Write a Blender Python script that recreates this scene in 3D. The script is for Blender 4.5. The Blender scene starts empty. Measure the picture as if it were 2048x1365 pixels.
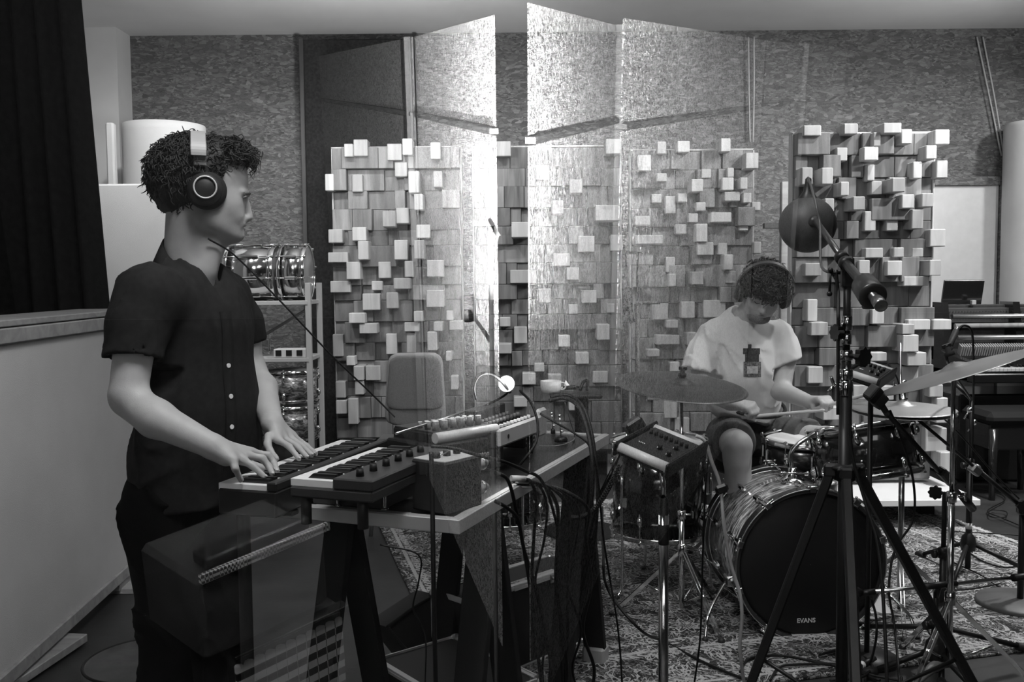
import bpy, bmesh, math, random
import numpy as np
from mathutils import Vector, Matrix, Quaternion, noise
PI = math.pi
C = bpy.context.scene.collection
sc = bpy.context.scene
V = Vector

# ---------------------------------------------------------------- camera
F = 1900.0
CAM = V((0, 0, 1.33))
PITCH = math.atan(122.5 / F)
ROLL = math.radians(0.5)
_f = V((0, math.cos(PITCH), -math.sin(PITCH)))
_u0 = V((0, math.sin(PITCH), math.cos(PITCH)))
_x0 = V((1, 0, 0))
_r = _x0 * math.cos(ROLL) - _u0 * math.sin(ROLL)
_u = _x0 * math.sin(ROLL) + _u0 * math.cos(ROLL)

def ray(px, py):
    return _f + _r * ((px - 1024) / F) + _u * ((682.5 - py) / F)
def P(px, py, Y):
    d = ray(px, py)
    return CAM + d * (Y / d.y)
def PZ(px, py, z):
    d = ray(px, py)
    return CAM + d * ((z - CAM.z) / d.z)
def pix(p):
    q = V(p) - CAM
    w = q.dot(_f)
    return (1024 + F * q.dot(_r) / w, 682.5 - F * q.dot(_u) / w)

# tilted control-room pane and mirrored positions
GP = V((0, 0.30, 1.33)); GB = math.radians(5.9)
GN = V((0, math.cos(GB), math.sin(GB)))
def refl_p(p): return p - GN * (2 * (p - GP).dot(GN))
def refl_d(d): return d - GN * (2 * d.dot(GN))
def RD(px, py, dist):
    d = ray(px, py); return refl_p(CAM + d * (dist / d.y))
def RZ(px, py, z):
    d = ray(px, py); o = refl_p(CAM); r = refl_d(d)
    return o + r * ((z - o.z) / r.z)

cam = bpy.data.cameras.new('camera'); camo = bpy.data.objects.new('camera', cam); C.objects.link(camo)
cam.sensor_width = 36; cam.lens = 36 * F / 2048; cam.clip_start = 0.02
m = Matrix((( _r.x, _u.x, -_f.x), (_r.y, _u.y, -_f.y), (_r.z, _u.z, -_f.z))).to_4x4()
camo.matrix_world = Matrix.Translation(CAM) @ m
sc.camera = camo
sc.view_settings.view_transform = 'Standard'; sc.view_settings.look = 'None'
sc.view_settings.gamma = 1; sc.view_settings.exposure = 0
sc.cycles.use_denoising = True
sc.cycles.caustics_reflective = False; sc.cycles.caustics_refractive = False
sc.cycles.max_bounces = 8; sc.cycles.diffuse_bounces = 4; sc.cycles.transparent_max_bounces = 12
sc.cycles.sample_clamp_indirect = 60

# ---------------------------------------------------------------- materials
MATS = {}
def mat(name, col=.5, rough=.6, metal=0., emit=None, spec=.5, var=0.0, nscale=20, bump=0., bscale=80, coat=0., emit_col=None):
    if name in MATS: return MATS[name]
    m = bpy.data.materials.new(name); m.use_nodes = True
    nt = m.node_tree; b = nt.nodes['Principled BSDF']
    b.inputs['Base Color'].default_value = (col, col, col, 1)
    b.inputs['Roughness'].default_value = rough; b.inputs['Metallic'].default_value = metal
    b.inputs['Specular IOR Level'].default_value = spec; b.inputs['Coat Weight'].default_value = coat
    tc = nt.nodes.new('ShaderNodeTexCoord')
    if var > 0:
        n = nt.nodes.new('ShaderNodeTexNoise'); n.inputs['Scale'].default_value = nscale; n.inputs['Detail'].default_value = 5
        nt.links.new(tc.outputs['Object'], n.inputs['Vector'])
        r = nt.nodes.new('ShaderNodeMapRange')
        r.inputs['From Min'].default_value = .3; r.inputs['From Max'].default_value = .7
        r.inputs['To Min'].default_value = col * (1 - var); r.inputs['To Max'].default_value = min(1, col * (1 + var))
        nt.links.new(n.outputs['Fac'], r.inputs['Value']); nt.links.new(r.outputs['Result'], b.inputs['Base Color'])
    if bump > 0:
        n = nt.nodes.new('ShaderNodeTexNoise'); n.inputs['Scale'].default_value = bscale; n.inputs['Detail'].default_value = 4
        nt.links.new(tc.outputs['Object'], n.inputs['Vector'])
        bp = nt.nodes.new('ShaderNodeBump'); bp.inputs['Strength'].default_value = bump; bp.inputs['Distance'].default_value = .01
        nt.links.new(n.outputs['Fac'], bp.inputs['Height']); nt.links.new(bp.outputs['Normal'], b.inputs['Normal'])
    if emit is not None:
        b.inputs['Emission Color'].default_value = (1, 1, 1, 1); b.inputs['Emission Strength'].default_value = emit
    MATS[name] = m
    return m

def node_mat(name, rough=.7):
    m = bpy.data.materials.new(name); m.use_nodes = True
    MATS[name] = m
    nt = m.node_tree; b = nt.nodes['Principled BSDF']; b.inputs['Roughness'].default_value = rough
    def N(t, **kw):
        n = nt.nodes.new('ShaderNode' + t)
        for k, v in kw.items():
            if k.startswith('_'): setattr(n, k[1:], v)
            else: n.inputs[k].default_value = v
        return n
    return m, nt, b, N, nt.links.new
def ramp(N, stops, interp='LINEAR'):
    r = N('ValToRGB'); cr = r.color_ramp; cr.interpolation = interp
    while len(cr.elements) < len(stops): cr.elements.new(.5)
    for e, (p, c) in zip(cr.elements, stops): e.position = p; e.color = (c, c, c, 1)
    return r
def bump(N, L, b, src, strength, dist=.01):
    bp = N('Bump', Strength=strength, Distance=dist); L(src, bp.inputs['Height']); L(bp.outputs['Normal'], b.inputs['Normal'])

# ---------------------------------------------------------------- mesh building
MW = {}   # world matrix per object name
def frame(z, x=None):
    z = V(z).normalized()
    if x is None: x = V((1, 0, 0)) if abs(z.x) < .9 else V((0, 1, 0))
    x = (V(x) - z * V(x).dot(z)).normalized()
    y = z.cross(x)
    return x, y, z
def spline(pts, n=6):
    pts = [V(p) for p in pts]
    if len(pts) < 3: return pts
    e = [pts[0] * 2 - pts[1]] + pts + [pts[-1] * 2 - pts[-2]]
    out = []
    for i in range(1, len(e) - 2):
        a, b, c, d = e[i - 1:i + 3]
        for k in range(n):
            t = k / n
            out.append(.5 * ((2 * b) + (c - a) * t + (2 * a - 5 * b + 4 * c - d) * t * t + (3 * b - a - 3 * c + d) * t ** 3))
    out.append(pts[-1])
    return out

class MB:
    def __init__(s): s.v = []; s.f = []; s.sm = []
    def add(s, vs, fs, smooth=False):
        o = len(s.v); s.v += [V(v) for v in vs]
        for f in fs: s.f.append([i + o for i in f]); s.sm.append(smooth)
        return s
    def box(s, c, size, ax=None, bev=0.0):
        """c centre, size full, ax (x,y,z axes)"""
        X, Y, Z = [V(a) for a in ax] if ax else (V((1, 0, 0)), V((0, 1, 0)), V((0, 0, 1)))
        c = V(c); hx, hy, hz = size[0] / 2, size[1] / 2, size[2] / 2
        b = min(bev, hx * .9, hy * .9, hz * .9)
        if b <= 0:
            vs = [c + X * (hx * i) + Y * (hy * j) + Z * (hz * k) for k in (-1, 1) for j in (-1, 1) for i in (-1, 1)]
            return s.add(vs, [(0, 2, 3, 1), (4, 5, 7, 6), (0, 1, 5, 4), (2, 6, 7, 3), (0, 4, 6, 2), (1, 3, 7, 5)])
        idx = {}; vs = []
        for i in (-1, 1):
            for j in (-1, 1):
                for k in (-1, 1):
                    for a in range(3):
                        h = [hx - b, hy - b, hz - b]; h[a] += b
                        idx[(i, j, k, a)] = len(vs); vs.append(c + X * (h[0] * i) + Y * (h[1] * j) + Z * (h[2] * k))
        fs = []
        for sg in (-1, 1):
            q = [(sg, -1, -1), (sg, 1, -1), (sg, 1, 1), (sg, -1, 1)]; f = [idx[p + (0,)] for p in q]; fs.append(f if sg > 0 else f[::-1])
            q = [(-1, sg, -1), (-1, sg, 1), (1, sg, 1), (1, sg, -1)]; f = [idx[p + (1,)] for p in q]; fs.append(f if sg > 0 else f[::-1])
            q = [(-1, -1, sg), (1, -1, sg), (1, 1, sg), (-1, 1, sg)]; f = [idx[p + (2,)] for p in q]; fs.append(f if sg > 0 else f[::-1])
        for a, bb, o in ((0, 1, 2), (1, 2, 0), (0, 2, 1)):
            for p in (-1, 1):
                for q in (-1, 1):
                    k1 = [0, 0, 0]; k1[a] = p; k1[bb] = q; k2 = k1[:]; k1[o] = -1; k2[o] = 1
                    f = [idx[tuple(k1) + (a,)], idx[tuple(k1) + (bb,)], idx[tuple(k2) + (bb,)], idx[tuple(k2) + (a,)]]
                    fs.append(f)
        for i in (-1, 1):
            for j in (-1, 1):
                for k in (-1, 1): fs.append([idx[(i, j, k, 0)], idx[(i, j, k, 1)], idx[(i, j, k, 2)]])
        return s.add(vs, fs)
    def quad(s, a, b, c, d): return s.add([a, b, c, d], [(0, 1, 2, 3)])
    def rings(s, rings, closed=False, cap=True, smooth=True):
        n = len(rings[0]); vs = [p for r in rings for p in r]; fs = []
        m_ = len(rings)
        for i in range(m_ if closed else m_ - 1):
            a = i * n; b = ((i + 1) % m_) * n
            for j in range(n): k = (j + 1) % n; fs.append((a + j, a + k, b + k, b + j))
        s.add(vs, fs, smooth)
        if cap and not closed:
            s.add(list(rings[0]), [tuple(range(n))[::-1]]); s.add(list(rings[-1]), [tuple(range(n))])
        return s
    def cyl(s, a, b, r0, r1=None, n=16, cap=True, x=None):
        a, b = V(a), V(b); r1 = r0 if r1 is None else r1
        X, Y, Z = frame(b - a, x)
        rg = [[p + (X * math.cos(2 * PI * i / n) + Y * math.sin(2 * PI * i / n)) * r for i in range(n)] for p, r in ((a, r0), (b, r1))]
        return s.rings(rg, cap=cap)
    def tube(s, pts, r, n=8, res=6, cap=True, smooth_path=True):
        pts = spline(pts, res) if smooth_path else [V(p) for p in pts]
        rr = r if isinstance(r, (list, tuple)) else None
        X, Y, Z = frame(pts[1] - pts[0]); rg = []
        for i, p in enumerate(pts):
            t = (pts[min(i + 1, len(pts) - 1)] - pts[max(i - 1, 0)])
            if t.length < 1e-7: t = Z
            t = t.normalized()
            X = (X - t * X.dot(t)); X = X.normalized() if X.length > 1e-6 else frame(t)[0]
            Y = t.cross(X); Z = t
            if rr:
                u = i / (len(pts) - 1) * (len(rr) - 1); k = min(int(u), len(rr) - 2); R = rr[k] + (rr[k + 1] - rr[k]) * (u - k)
            else: R = r
            rg.append([p + (X * math.cos(2 * PI * j / n) + Y * math.sin(2 * PI * j / n)) * R for j in range(n)])
        return s.rings(rg, cap=cap)
    def lathe(s, o, axis, prof, n=32, x=None, smooth=True, closed=False, cap=False):
        o = V(o); X, Y, Z = frame(axis, x)
        rg = [[o + Z * h + (X * math.cos(2 * PI * i / n) + Y * math.sin(2 * PI * i / n)) * max(r, 1e-5) for i in range(n)] for r, h in prof]
        return s.rings(rg, closed=closed, cap=cap, smooth=smooth)
    def ball(s, c, r, ax=None, n=16, m_=10):
        c = V(c); X, Y, Z = [V(a) for a in ax] if ax else (V((1, 0, 0)), V((0, 1, 0)), V((0, 0, 1)))
        r = (r, r, r) if not isinstance(r, (tuple, list)) else r
        rg = []
        for k in range(m_ + 1):
            th = -PI / 2 + PI * k / m_; cr = max(math.cos(th), 1e-4); sz = math.sin(th)
            rg.append([c + X * (r[0] * cr * math.cos(2 * PI * i / n)) + Y * (r[1] * cr * math.sin(2 * PI * i / n)) + Z * (r[2] * sz) for i in range(n)])
        return s.rings(rg, cap=False)
    def torus(s, c, axis, R, r, n=48, k=8, arc=None):
        X, Y, Z = frame(axis); c = V(c); rg = []
        a0, a1 = arc or (0, 2 * PI); closed = arc is None
        cnt = n if closed else n + 1
        for i in range(cnt):
            a = a0 + (a1 - a0) * i / n; d = X * math.cos(a) + Y * math.sin(a)
            rg.append([c + d * (R + r * math.cos(2 * PI * j / k)) + Z * (r * math.sin(2 * PI * j / k)) for j in range(k)])
        return s.rings(rg, closed=closed)
    def prism(s, poly, d, smooth=False):
        """poly: list of points (planar), extruded by vector d"""
        n = len(poly); a = [V(p) for p in poly]; b = [p + V(d) for p in a]
        s.add(a, [tuple(range(n))[::-1]]); s.add(b, [tuple(range(n))])
        fs = [(i, (i + 1) % n, n + (i + 1) % n, n + i) for i in range(n)]
        return s.add(a + b, fs, smooth)
    def build(s, name, m, parent=None, **kw):
        me = bpy.data.meshes.new(name)
        M = MW.get(parent.name) if parent is not None else Matrix()
        inv = M.inverted() if M is not None else Matrix()
        orig = V((0, 0, 0))
        if parent is None and s.v:
            xs = [v.x for v in s.v]; ys = [v.y for v in s.v]; zs = [v.z for v in s.v]
            orig = V(((min(xs) + max(xs)) / 2, (min(ys) + max(ys)) / 2, min(zs)))
            inv = Matrix.Translation(-orig)
        me.from_pydata([tuple(inv @ v) for v in s.v], [], s.f)
        me.polygons.foreach_set('use_smooth', s.sm)
        bm = bmesh.new(); bm.from_mesh(me); bmesh.ops.remove_doubles(bm, verts=bm.verts, dist=1e-6)
        bmesh.ops.recalc_face_normals(bm, faces=bm.faces); bm.to_mesh(me); bm.free()
        ms = m if isinstance(m, (list, tuple)) else [m]
        for q in ms: me.materials.append(q)
        me.update()
        o = bpy.data.objects.new(name, me); C.objects.link(o)
        if parent is not None: o.parent = parent; MW[o.name] = M
        else: o.location = orig; MW[o.name] = Matrix.Translation(orig)
        for k, v in kw.items(): o[k] = v
        return o

def thing(name, label, cat, loc=(0, 0, 0), rz=0, group=None):
    o = bpy.data.objects.new(name, None); C.objects.link(o); o.empty_display_size = .1
    o.location = loc; o.rotation_euler = (0, 0, rz)
    MW[o.name] = Matrix.Translation(V(loc)) @ Matrix.Rotation(rz, 4, 'Z')
    o['label'] = label; o['category'] = cat
    if group: o['group'] = group
    return o
def tag(o, label, cat, group=None, kind=None):
    o['label'] = label; o['category'] = cat
    if group: o['group'] = group
    if kind: o['kind'] = kind
    return o
def struct(name, mb, m, parent=None):
    o = mb.build(name, m, parent)
    if parent is None: o['kind'] = 'structure'
    return o
def text_mesh(body, size, origin, X, Y, depth=.0008, font=None, align='LEFT', bold=0):
    """world-space lettering as MB"""
    cu = bpy.data.curves.new('t', 'FONT'); cu.body = body; cu.size = size; cu.extrude = depth / 2; cu.align_x = align; cu.offset = bold
    ob = bpy.data.objects.new('t', cu); C.objects.link(ob)
    dg = bpy.context.evaluated_depsgraph_get(); me = bpy.data.meshes.new_from_object(ob.evaluated_get(dg))
    X = V(X).normalized(); Y = V(Y).normalized(); Z = X.cross(Y); o = V(origin)
    b = MB(); b.add([o + X * v.co.x + Y * v.co.y + Z * v.co.z for v in me.vertices], [tuple(p.vertices) for p in me.polygons])
    bpy.data.objects.remove(ob); bpy.data.curves.remove(cu); bpy.data.meshes.remove(me)
    return b

# ================================================================= materials with pattern
def mk_osb():
    m, nt, b, N, L = node_mat('osb', .75)
    tc = N('TexCoord'); 
    mp = N('Mapping'); mp.inputs['Scale'].default_value = (1, 1, 2.4)
    L(tc.outputs['Object'], mp.inputs['Vector'])
    nz = N('TexNoise', Scale=6.0, Detail=3); L(mp.outputs['Vector'], nz.inputs['Vector'])
    mx = N('MixRGB', Fac=.12); L(mp.outputs['Vector'], mx.inputs[1]); L(nz.outputs['Color'], mx.inputs[2])
    v1 = N('TexVoronoi', Scale=24.0); v1.inputs['Randomness'].default_value = 1; L(mx.outputs[0], v1.inputs['Vector'])
    v2 = N('TexVoronoi', Scale=52.0); L(mx.outputs[0], v2.inputs['Vector'])
    r1 = ramp(N, [(0, .06), (.5, .11), (1, .25)]); L(v1.outputs['Color'], r1.inputs['Fac'])
    r2 = ramp(N, [(0, .05), (.5, .12), (1, .24)]); L(v2.outputs['Color'], r2.inputs['Fac'])
    n3 = N('TexNoise', Scale=9.0, Detail=6); L(mp.outputs['Vector'], n3.inputs['Vector'])
    rf = ramp(N, [(.42, 0), (.58, 1)]); L(n3.outputs['Fac'], rf.inputs['Fac'])
    m2 = N('MixRGB'); L(rf.outputs[0], m2.inputs[0]); L(r1.outputs[0], m2.inputs[1]); L(r2.outputs[0], m2.inputs[2])
    # dark slits between flakes
    v3 = N('TexVoronoi', Scale=24.0); v3.feature = 'DISTANCE_TO_EDGE' if hasattr(v3, 'feature') else None; L(mx.outputs[0], v3.inputs['Vector'])
    r3 = ramp(N, [(.0, .45), (.04, 1)]); L(v3.outputs['Distance'], r3.inputs['Fac'])
    m3 = N('MixRGB', _blend_type='MULTIPLY', Fac=.8); L(m2.outputs[0], m3.inputs[1]); L(r3.outputs[0], m3.inputs[2])
    L(m3.outputs[0], b.inputs['Base Color']); bump(N, L, b, v2.outputs['Distance'], .25)
    return m
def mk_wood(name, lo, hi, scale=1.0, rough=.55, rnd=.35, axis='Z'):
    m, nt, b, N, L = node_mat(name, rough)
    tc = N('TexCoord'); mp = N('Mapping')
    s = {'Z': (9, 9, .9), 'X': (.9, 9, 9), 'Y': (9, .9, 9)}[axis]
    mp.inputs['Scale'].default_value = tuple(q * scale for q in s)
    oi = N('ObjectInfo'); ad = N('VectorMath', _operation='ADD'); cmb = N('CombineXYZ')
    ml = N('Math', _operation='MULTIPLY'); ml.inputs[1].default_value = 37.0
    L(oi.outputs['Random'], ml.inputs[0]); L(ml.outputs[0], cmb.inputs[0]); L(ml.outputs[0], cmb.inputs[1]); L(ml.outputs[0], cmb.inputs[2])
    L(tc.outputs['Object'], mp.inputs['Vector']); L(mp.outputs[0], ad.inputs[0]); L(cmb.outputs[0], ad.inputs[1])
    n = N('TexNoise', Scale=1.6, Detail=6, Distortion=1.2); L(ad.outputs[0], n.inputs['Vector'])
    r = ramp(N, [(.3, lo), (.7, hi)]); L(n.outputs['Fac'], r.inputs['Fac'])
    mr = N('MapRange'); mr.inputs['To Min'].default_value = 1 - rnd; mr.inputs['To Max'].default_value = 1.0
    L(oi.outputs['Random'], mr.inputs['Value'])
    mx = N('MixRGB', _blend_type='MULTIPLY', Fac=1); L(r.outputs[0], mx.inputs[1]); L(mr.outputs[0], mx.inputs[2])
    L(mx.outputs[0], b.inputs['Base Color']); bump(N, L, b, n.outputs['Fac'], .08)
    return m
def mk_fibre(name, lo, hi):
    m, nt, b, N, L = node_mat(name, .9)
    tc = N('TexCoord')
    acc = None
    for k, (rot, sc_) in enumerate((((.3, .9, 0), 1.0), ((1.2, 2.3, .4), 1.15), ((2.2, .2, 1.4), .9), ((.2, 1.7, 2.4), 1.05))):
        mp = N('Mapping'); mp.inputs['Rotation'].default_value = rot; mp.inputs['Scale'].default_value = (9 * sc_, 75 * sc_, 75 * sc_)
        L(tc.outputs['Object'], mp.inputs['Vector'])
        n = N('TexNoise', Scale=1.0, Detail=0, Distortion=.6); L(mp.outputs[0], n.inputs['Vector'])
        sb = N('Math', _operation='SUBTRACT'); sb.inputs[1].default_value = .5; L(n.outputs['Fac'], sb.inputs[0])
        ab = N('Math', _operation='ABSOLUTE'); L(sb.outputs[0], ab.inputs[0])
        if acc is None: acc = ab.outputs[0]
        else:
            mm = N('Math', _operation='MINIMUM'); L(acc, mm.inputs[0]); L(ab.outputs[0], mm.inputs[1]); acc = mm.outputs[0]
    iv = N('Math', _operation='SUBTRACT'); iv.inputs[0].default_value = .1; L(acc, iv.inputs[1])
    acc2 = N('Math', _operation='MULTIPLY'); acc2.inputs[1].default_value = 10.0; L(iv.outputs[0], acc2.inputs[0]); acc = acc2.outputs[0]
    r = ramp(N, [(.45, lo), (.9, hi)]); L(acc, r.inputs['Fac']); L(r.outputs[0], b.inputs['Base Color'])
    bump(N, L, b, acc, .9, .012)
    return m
def mk_rug():
    m, nt, b, N, L = node_mat('persian_rug', .95)
    tc = N('TexCoord'); sep = N('SeparateXYZ'); L(tc.outputs['Object'], sep.inputs[0])
    def M(op, a, c=None, d=None):
        n = N('Math', _operation=op)
        for i, q in enumerate((a, c, d)):
            if q is None: continue
            if isinstance(q, (int, float)): n.inputs[i].default_value = q
            else: L(q, n.inputs[i])
        return n.outputs[0]
    X, Yc = sep.outputs[0], sep.outputs[1]
    def cell(v, s, off=0.0): return M('SUBTRACT', M('FRACT', M('ADD', M('MULTIPLY', v, s), off)), .5)
    def flower(s, petals, off):
        cx, cy = cell(X, s, off), cell(Yc, s, off * .7)
        rr = M('SQRT', M('ADD', M('MULTIPLY', cx, cx), M('MULTIPLY', cy, cy)))
        th = M('ARCTAN2', cy, cx)
        w = M('MULTIPLY', M('COSINE', M('MULTIPLY', th, petals)), .09)
        q = M('SUBTRACT', rr, w)
        s1 = M('SINE', M('MULTIPLY', q, 34.0))
        return s1, rr
    f1, r1 = flower(4.6, 8.0, .0)
    f2, r2 = flower(9.0, 6.0, .37)
    v = N('TexVoronoi', Scale=26.0); L(tc.outputs['Object'], v.inputs['Vector'])
    nz = N('TexNoise', Scale=22.0, Detail=3, Distortion=2.5); L(tc.outputs['Object'], nz.inputs['Vector'])
    big = N('TexNoise', Scale=7.0, Detail=2, Distortion=3.0); L(tc.outputs['Object'], big.inputs['Vector'])
    lines = M('LESS_THAN', M('ABSOLUTE', M('SUBTRACT', big.outputs['Fac'], .5)), .022)
    lines2 = M('LESS_THAN', M('ABSOLUTE', M('SUBTRACT', nz.outputs['Fac'], .5)), .028)
    fl1 = M('MULTIPLY', M('GREATER_THAN', f1, .55), M('LESS_THAN', r1, .33))
    fl2 = M('MULTIPLY', M('GREATER_THAN', f2, .5), M('LESS_THAN', r2, .36))
    spots = M('LESS_THAN', v.outputs['Distance'], .16)
    pat = M('MAXIMUM', M('MAXIMUM', M('MULTIPLY', lines, .9), M('MULTIPLY', lines2, .55)), M('MAXIMUM', M('MULTIPLY', fl1, .9), M('MAXIMUM', M('MULTIPLY', fl2, .65), M('MULTIPLY', spots, .6))))
    # borders: dotted guard stripes at fixed distances from the edges
    ex = M('SUBTRACT', 1.50, M('ABSOLUTE', X)); ey = M('SUBTRACT', 1.3, M('ABSOLUTE', Yc))
    e = M('MINIMUM', ex, ey)
    def band(at, w): return M('LESS_THAN', M('ABSOLUTE', M('SUBTRACT', e, at)), w)
    dots = M('GREATER_THAN', M('SINE', M('MULTIPLY', M('ADD', X, Yc), 170.0)), 0.0)
    bands = M('ADD', band(.06, .008), M('ADD', band(.34, .008), M('MULTIPLY', M('ADD', band(.09, .014), M('ADD', band(.31, .014), band(.42, .012))), dots)))
    pat2 = M('MAXIMUM', pat, M('MULTIPLY', M('MINIMUM', bands, 1.0), .9))
    r = ramp(N, [(0, .012), (.5, .12), (1, .62)]); L(pat2, r.inputs['Fac'])
    fine = N('TexNoise', Scale=240.0, Detail=2); L(tc.outputs['Object'], fine.inputs['Vector'])
    fr = ramp(N, [(.3, .6), (.7, 1)]); L(fine.outputs['Fac'], fr.inputs['Fac'])
    mx = N('MixRGB', _blend_type='MULTIPLY', Fac=1); L(r.outputs[0], mx.inputs[1]); L(fr.outputs[0], mx.inputs[2])
    L(mx.outputs[0], b.inputs['Base Color']); bump(N, L, b, fine.outputs['Fac'], .5)
    return m
OSB = mk_osb()
PINE = mk_wood('pine', .42, .66)
PINE_X = mk_wood('pine_plank', .30, .46, 1.0, axis='X', rnd=.1)
PINE_SHADE = mk_wood('pine_recess_shade', .13, .34, rnd=.5)  # darker copy of the pine: recess shade put into the colour
DARKWOOD = mk_wood('dark_wood', .03, .06, rnd=.05)
FIBRE = mk_fibre('wood_wool', .10, .95)
FIBRE_UNLIT = mk_fibre('wood_wool_unlit', .04, .3)  # darker copy for the unlit screens, their missing light put into the colour
RUG = mk_rug()
WHITE = mat('white_paint', .62, .6, var=.06, nscale=3)
WHITE2 = mat('white_fabric', .60, .9, var=.05, nscale=4, bump=.15, bscale=300)
CEIL = mat('ceiling_fabric', .74, .9, var=.05, nscale=2)
CURT = mat('black_curtain', .012, .95, var=.3, nscale=30, spec=.1)
FELT = mat('black_felt', .022, .95, var=.35, nscale=60, spec=.1)
BLACK = mat('black_metal', .009, .42, spec=.35)
BLACKM = mat('black_matt', .014, .8, spec=.25)
RUBBER = mat('black_rubber', .012, .6)
CABLE = mat('cable_rubber', .008, .5, spec=.25)
CHROME = mat('chrome', .75, .12, metal=1)
STEEL = mat('brushed_steel', .5, .3, metal=1)
ALU = mat('aluminium', .55, .38, metal=1)
SILVERP = mat('silver_plastic', .48, .45)
GREYP = mat('grey_plastic', .16, .5)
WHITEP = mat('white_plastic', .78, .35)
BLACKP = mat('black_plastic', .012, .5, spec=.3)
FLOORM = mat('dark_floor', .035, .45, var=.35, nscale=5, bump=.05, bscale=40)
def mk_glass():
    m, nt, b, N, L = node_mat('window_glass')
    nt.nodes.remove(b); out = [n for n in nt.nodes if n.type == 'OUTPUT_MATERIAL'][0]
    t = N('BsdfTransparent'); g = N('BsdfGlossy', Roughness=0.0); mx = N('MixShader', Fac=.13)
    t.inputs['Color'].default_value = (.97, .97, .97, 1)
    L(t.outputs[0], mx.inputs[1]); L(g.outputs[0], mx.inputs[2]); L(mx.outputs[0], out.inputs['Surface'])
    return m
GLASS = mk_glass()

# ================================================================= the shell
YW = 6.9; XL = -3.0; XR = 4.6; ZC = 3.09
struct('floor', MB().box(((XL + XR) / 2, 1.2, -.05), (XR - XL + .4, 13.0, .1)), FLOORM)
struct('wall_back', MB().box(((XL + XR) / 2, YW + .05, ZC / 2), (XR - XL + .4, .1, ZC)), OSB)
struct('wall_left', MB().box((XL - .05, 1.2, ZC / 2), (.1, 11.4, ZC)), WHITE)
struct('wall_right', MB().box((XR + .05, 1.2, ZC / 2), (.1, 11.4, ZC)), OSB)
struct('wall_front', MB().box(((XL + XR) / 2, -5.05, ZC / 2), (XR - XL, .1, ZC)), mat('control_room_wall', .012, .95, spec=.1))
ce = MB().box(((XL + XR) / 2, 1.1, ZC + .05), (XR - XL + .4, 12.0, .1))
struct('ceiling', ce, CEIL)
# partition between the rooms, round the slanted window
part_m = mat('partition_paint', .05, .9)
pb = MB()
for (x0, x1, z0, z1) in ((XL, -1.25, 0, ZC), (1.25, XR, 0, ZC), (-1.25, 1.25, 0, .55), (-1.25, 1.25, 2.15, ZC)):
    pb.box(((x0 + x1) / 2, .30, (z0 + z1) / 2), (x1 - x0, .12, z1 - z0))
struct('wall_partition', pb, part_m)
gx = V((1, 0, 0)); gz = V((0, -math.sin(GB), math.cos(GB)))
pane = MB(); c0 = GP
pane.add([c0 - gx * 1.25 - gz * .78, c0 + gx * 1.25 - gz * .78, c0 + gx * 1.25 + gz * .82, c0 - gx * 1.25 + gz * .82], [(0, 1, 2, 3)])
w = struct('window_1', pane, GLASS)
fr = MB()
for s in (-1, 1): fr.box(c0 + gx * (1.25 * s) + gz * .02, (.04, .14, 1.66), (gx, GN, gz))
for h in (-.8, .84): fr.box(c0 + gz * h, (2.54, .14, .04), (gx, GN, gz))
fo = fr.build('window_frame', BLACKM, w)

# white boxed pier beside the OSB in the far left corner
a = P(160, 78, 6.75); b_ = P(249, 250, 6.75)
struct('column', MB().box(((a.x - .3 + b_.x) / 2, 6.78, ZC / 2), (b_.x - a.x + .3, .24, ZC)), WHITE)
# hanging ceiling seam lines
sm = MB().tube([P(556, 2, 6.2) , P(566, 40, 6.5), P(575, 72, 6.86)], .004)
q = MB()
# door opening on the right: white door between OSB jambs
dl = P(1880, 372, 6.84); dr = P(1996, 372, 6.84)
struct('door_1', MB().box(((dl.x + dr.x) / 2 - .15, 6.86, dl.z / 2), (dr.x - dl.x + .3, .06, dl.z)), mat('white_door', .62, .5, var=.04))
jb = MB().box((dr.x + .05, 6.85, (dl.z + .1) / 2), (.09, .1, dl.z + .1)).box(((dl.x + dr.x) / 2 - .15, 6.85, dl.z + .03), (dr.x - dl.x + .3, .09, .06))
struct('trim_1', jb, OSB)

# ================================================================= curtain and white gobo on the left
def wavy_sheet(x0, x1, Y, z0, z1, amp, waves, nx=160, nz=12, thick=.01, seed=1):
    rnd = random.Random(seed); ph = [rnd.uniform(0, 6) for _ in range(6)]
    mb = MB(); g = []
    for side in (0, 1):
        for k in range(nz + 1):
            tz = k / nz
            for i in range(nx + 1):
                t = i / nx; x = x0 + (x1 - x0) * t
                w_ = math.sin(2 * PI * waves * (t + .05 * math.sin(7 * t + ph[0])) + ph[1]); w_ = math.copysign(abs(w_) ** .7, w_)
                y = Y + amp * w_ * (1 - .25 * tz) + .3 * amp * math.sin(2 * PI * waves * .37 * t + ph[2]) + side * thick
                x2 = x + .12 * (1 - tz) * (t if x1 > x0 else 0) * 0
                g.append(V((x2, y, z0 + (z1 - z0) * tz)))
    n1 = (nx + 1) * (nz + 1); fs = []
    for s in (0, 1):
        for k in range(nz):
            for i in range(nx):
                a = s * n1 + k * (nx + 1) + i; fs.append((a, a + 1, a + nx + 2, a + nx + 1))
    for k in range(nz):
        for i in (0, nx):
            a = k * (nx + 1) + i; fs.append((a, a + nx + 1, n1 + a + nx + 1, n1 + a))
    for i in range(nx):
        for k in (0, nz):
            a = k * (nx + 1) + i; fs.append((a, a + 1, n1 + a + 1, n1 + a))
    mb.add(g, fs, True); return mb
cx1 = P(205, 400, 4.6).x
cm = wavy_sheet(XL, cx1, 4.6, .35, ZC - .04, .06, 6)
for v in cm.v: v.x += (1.2 - v.z) * .055 * max(0, (v.x - XL) / (cx1 - XL))
tag(cm.build('curtain', CURT), 'tall black pleated curtain hanging behind the white gobo', 'curtain')

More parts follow.
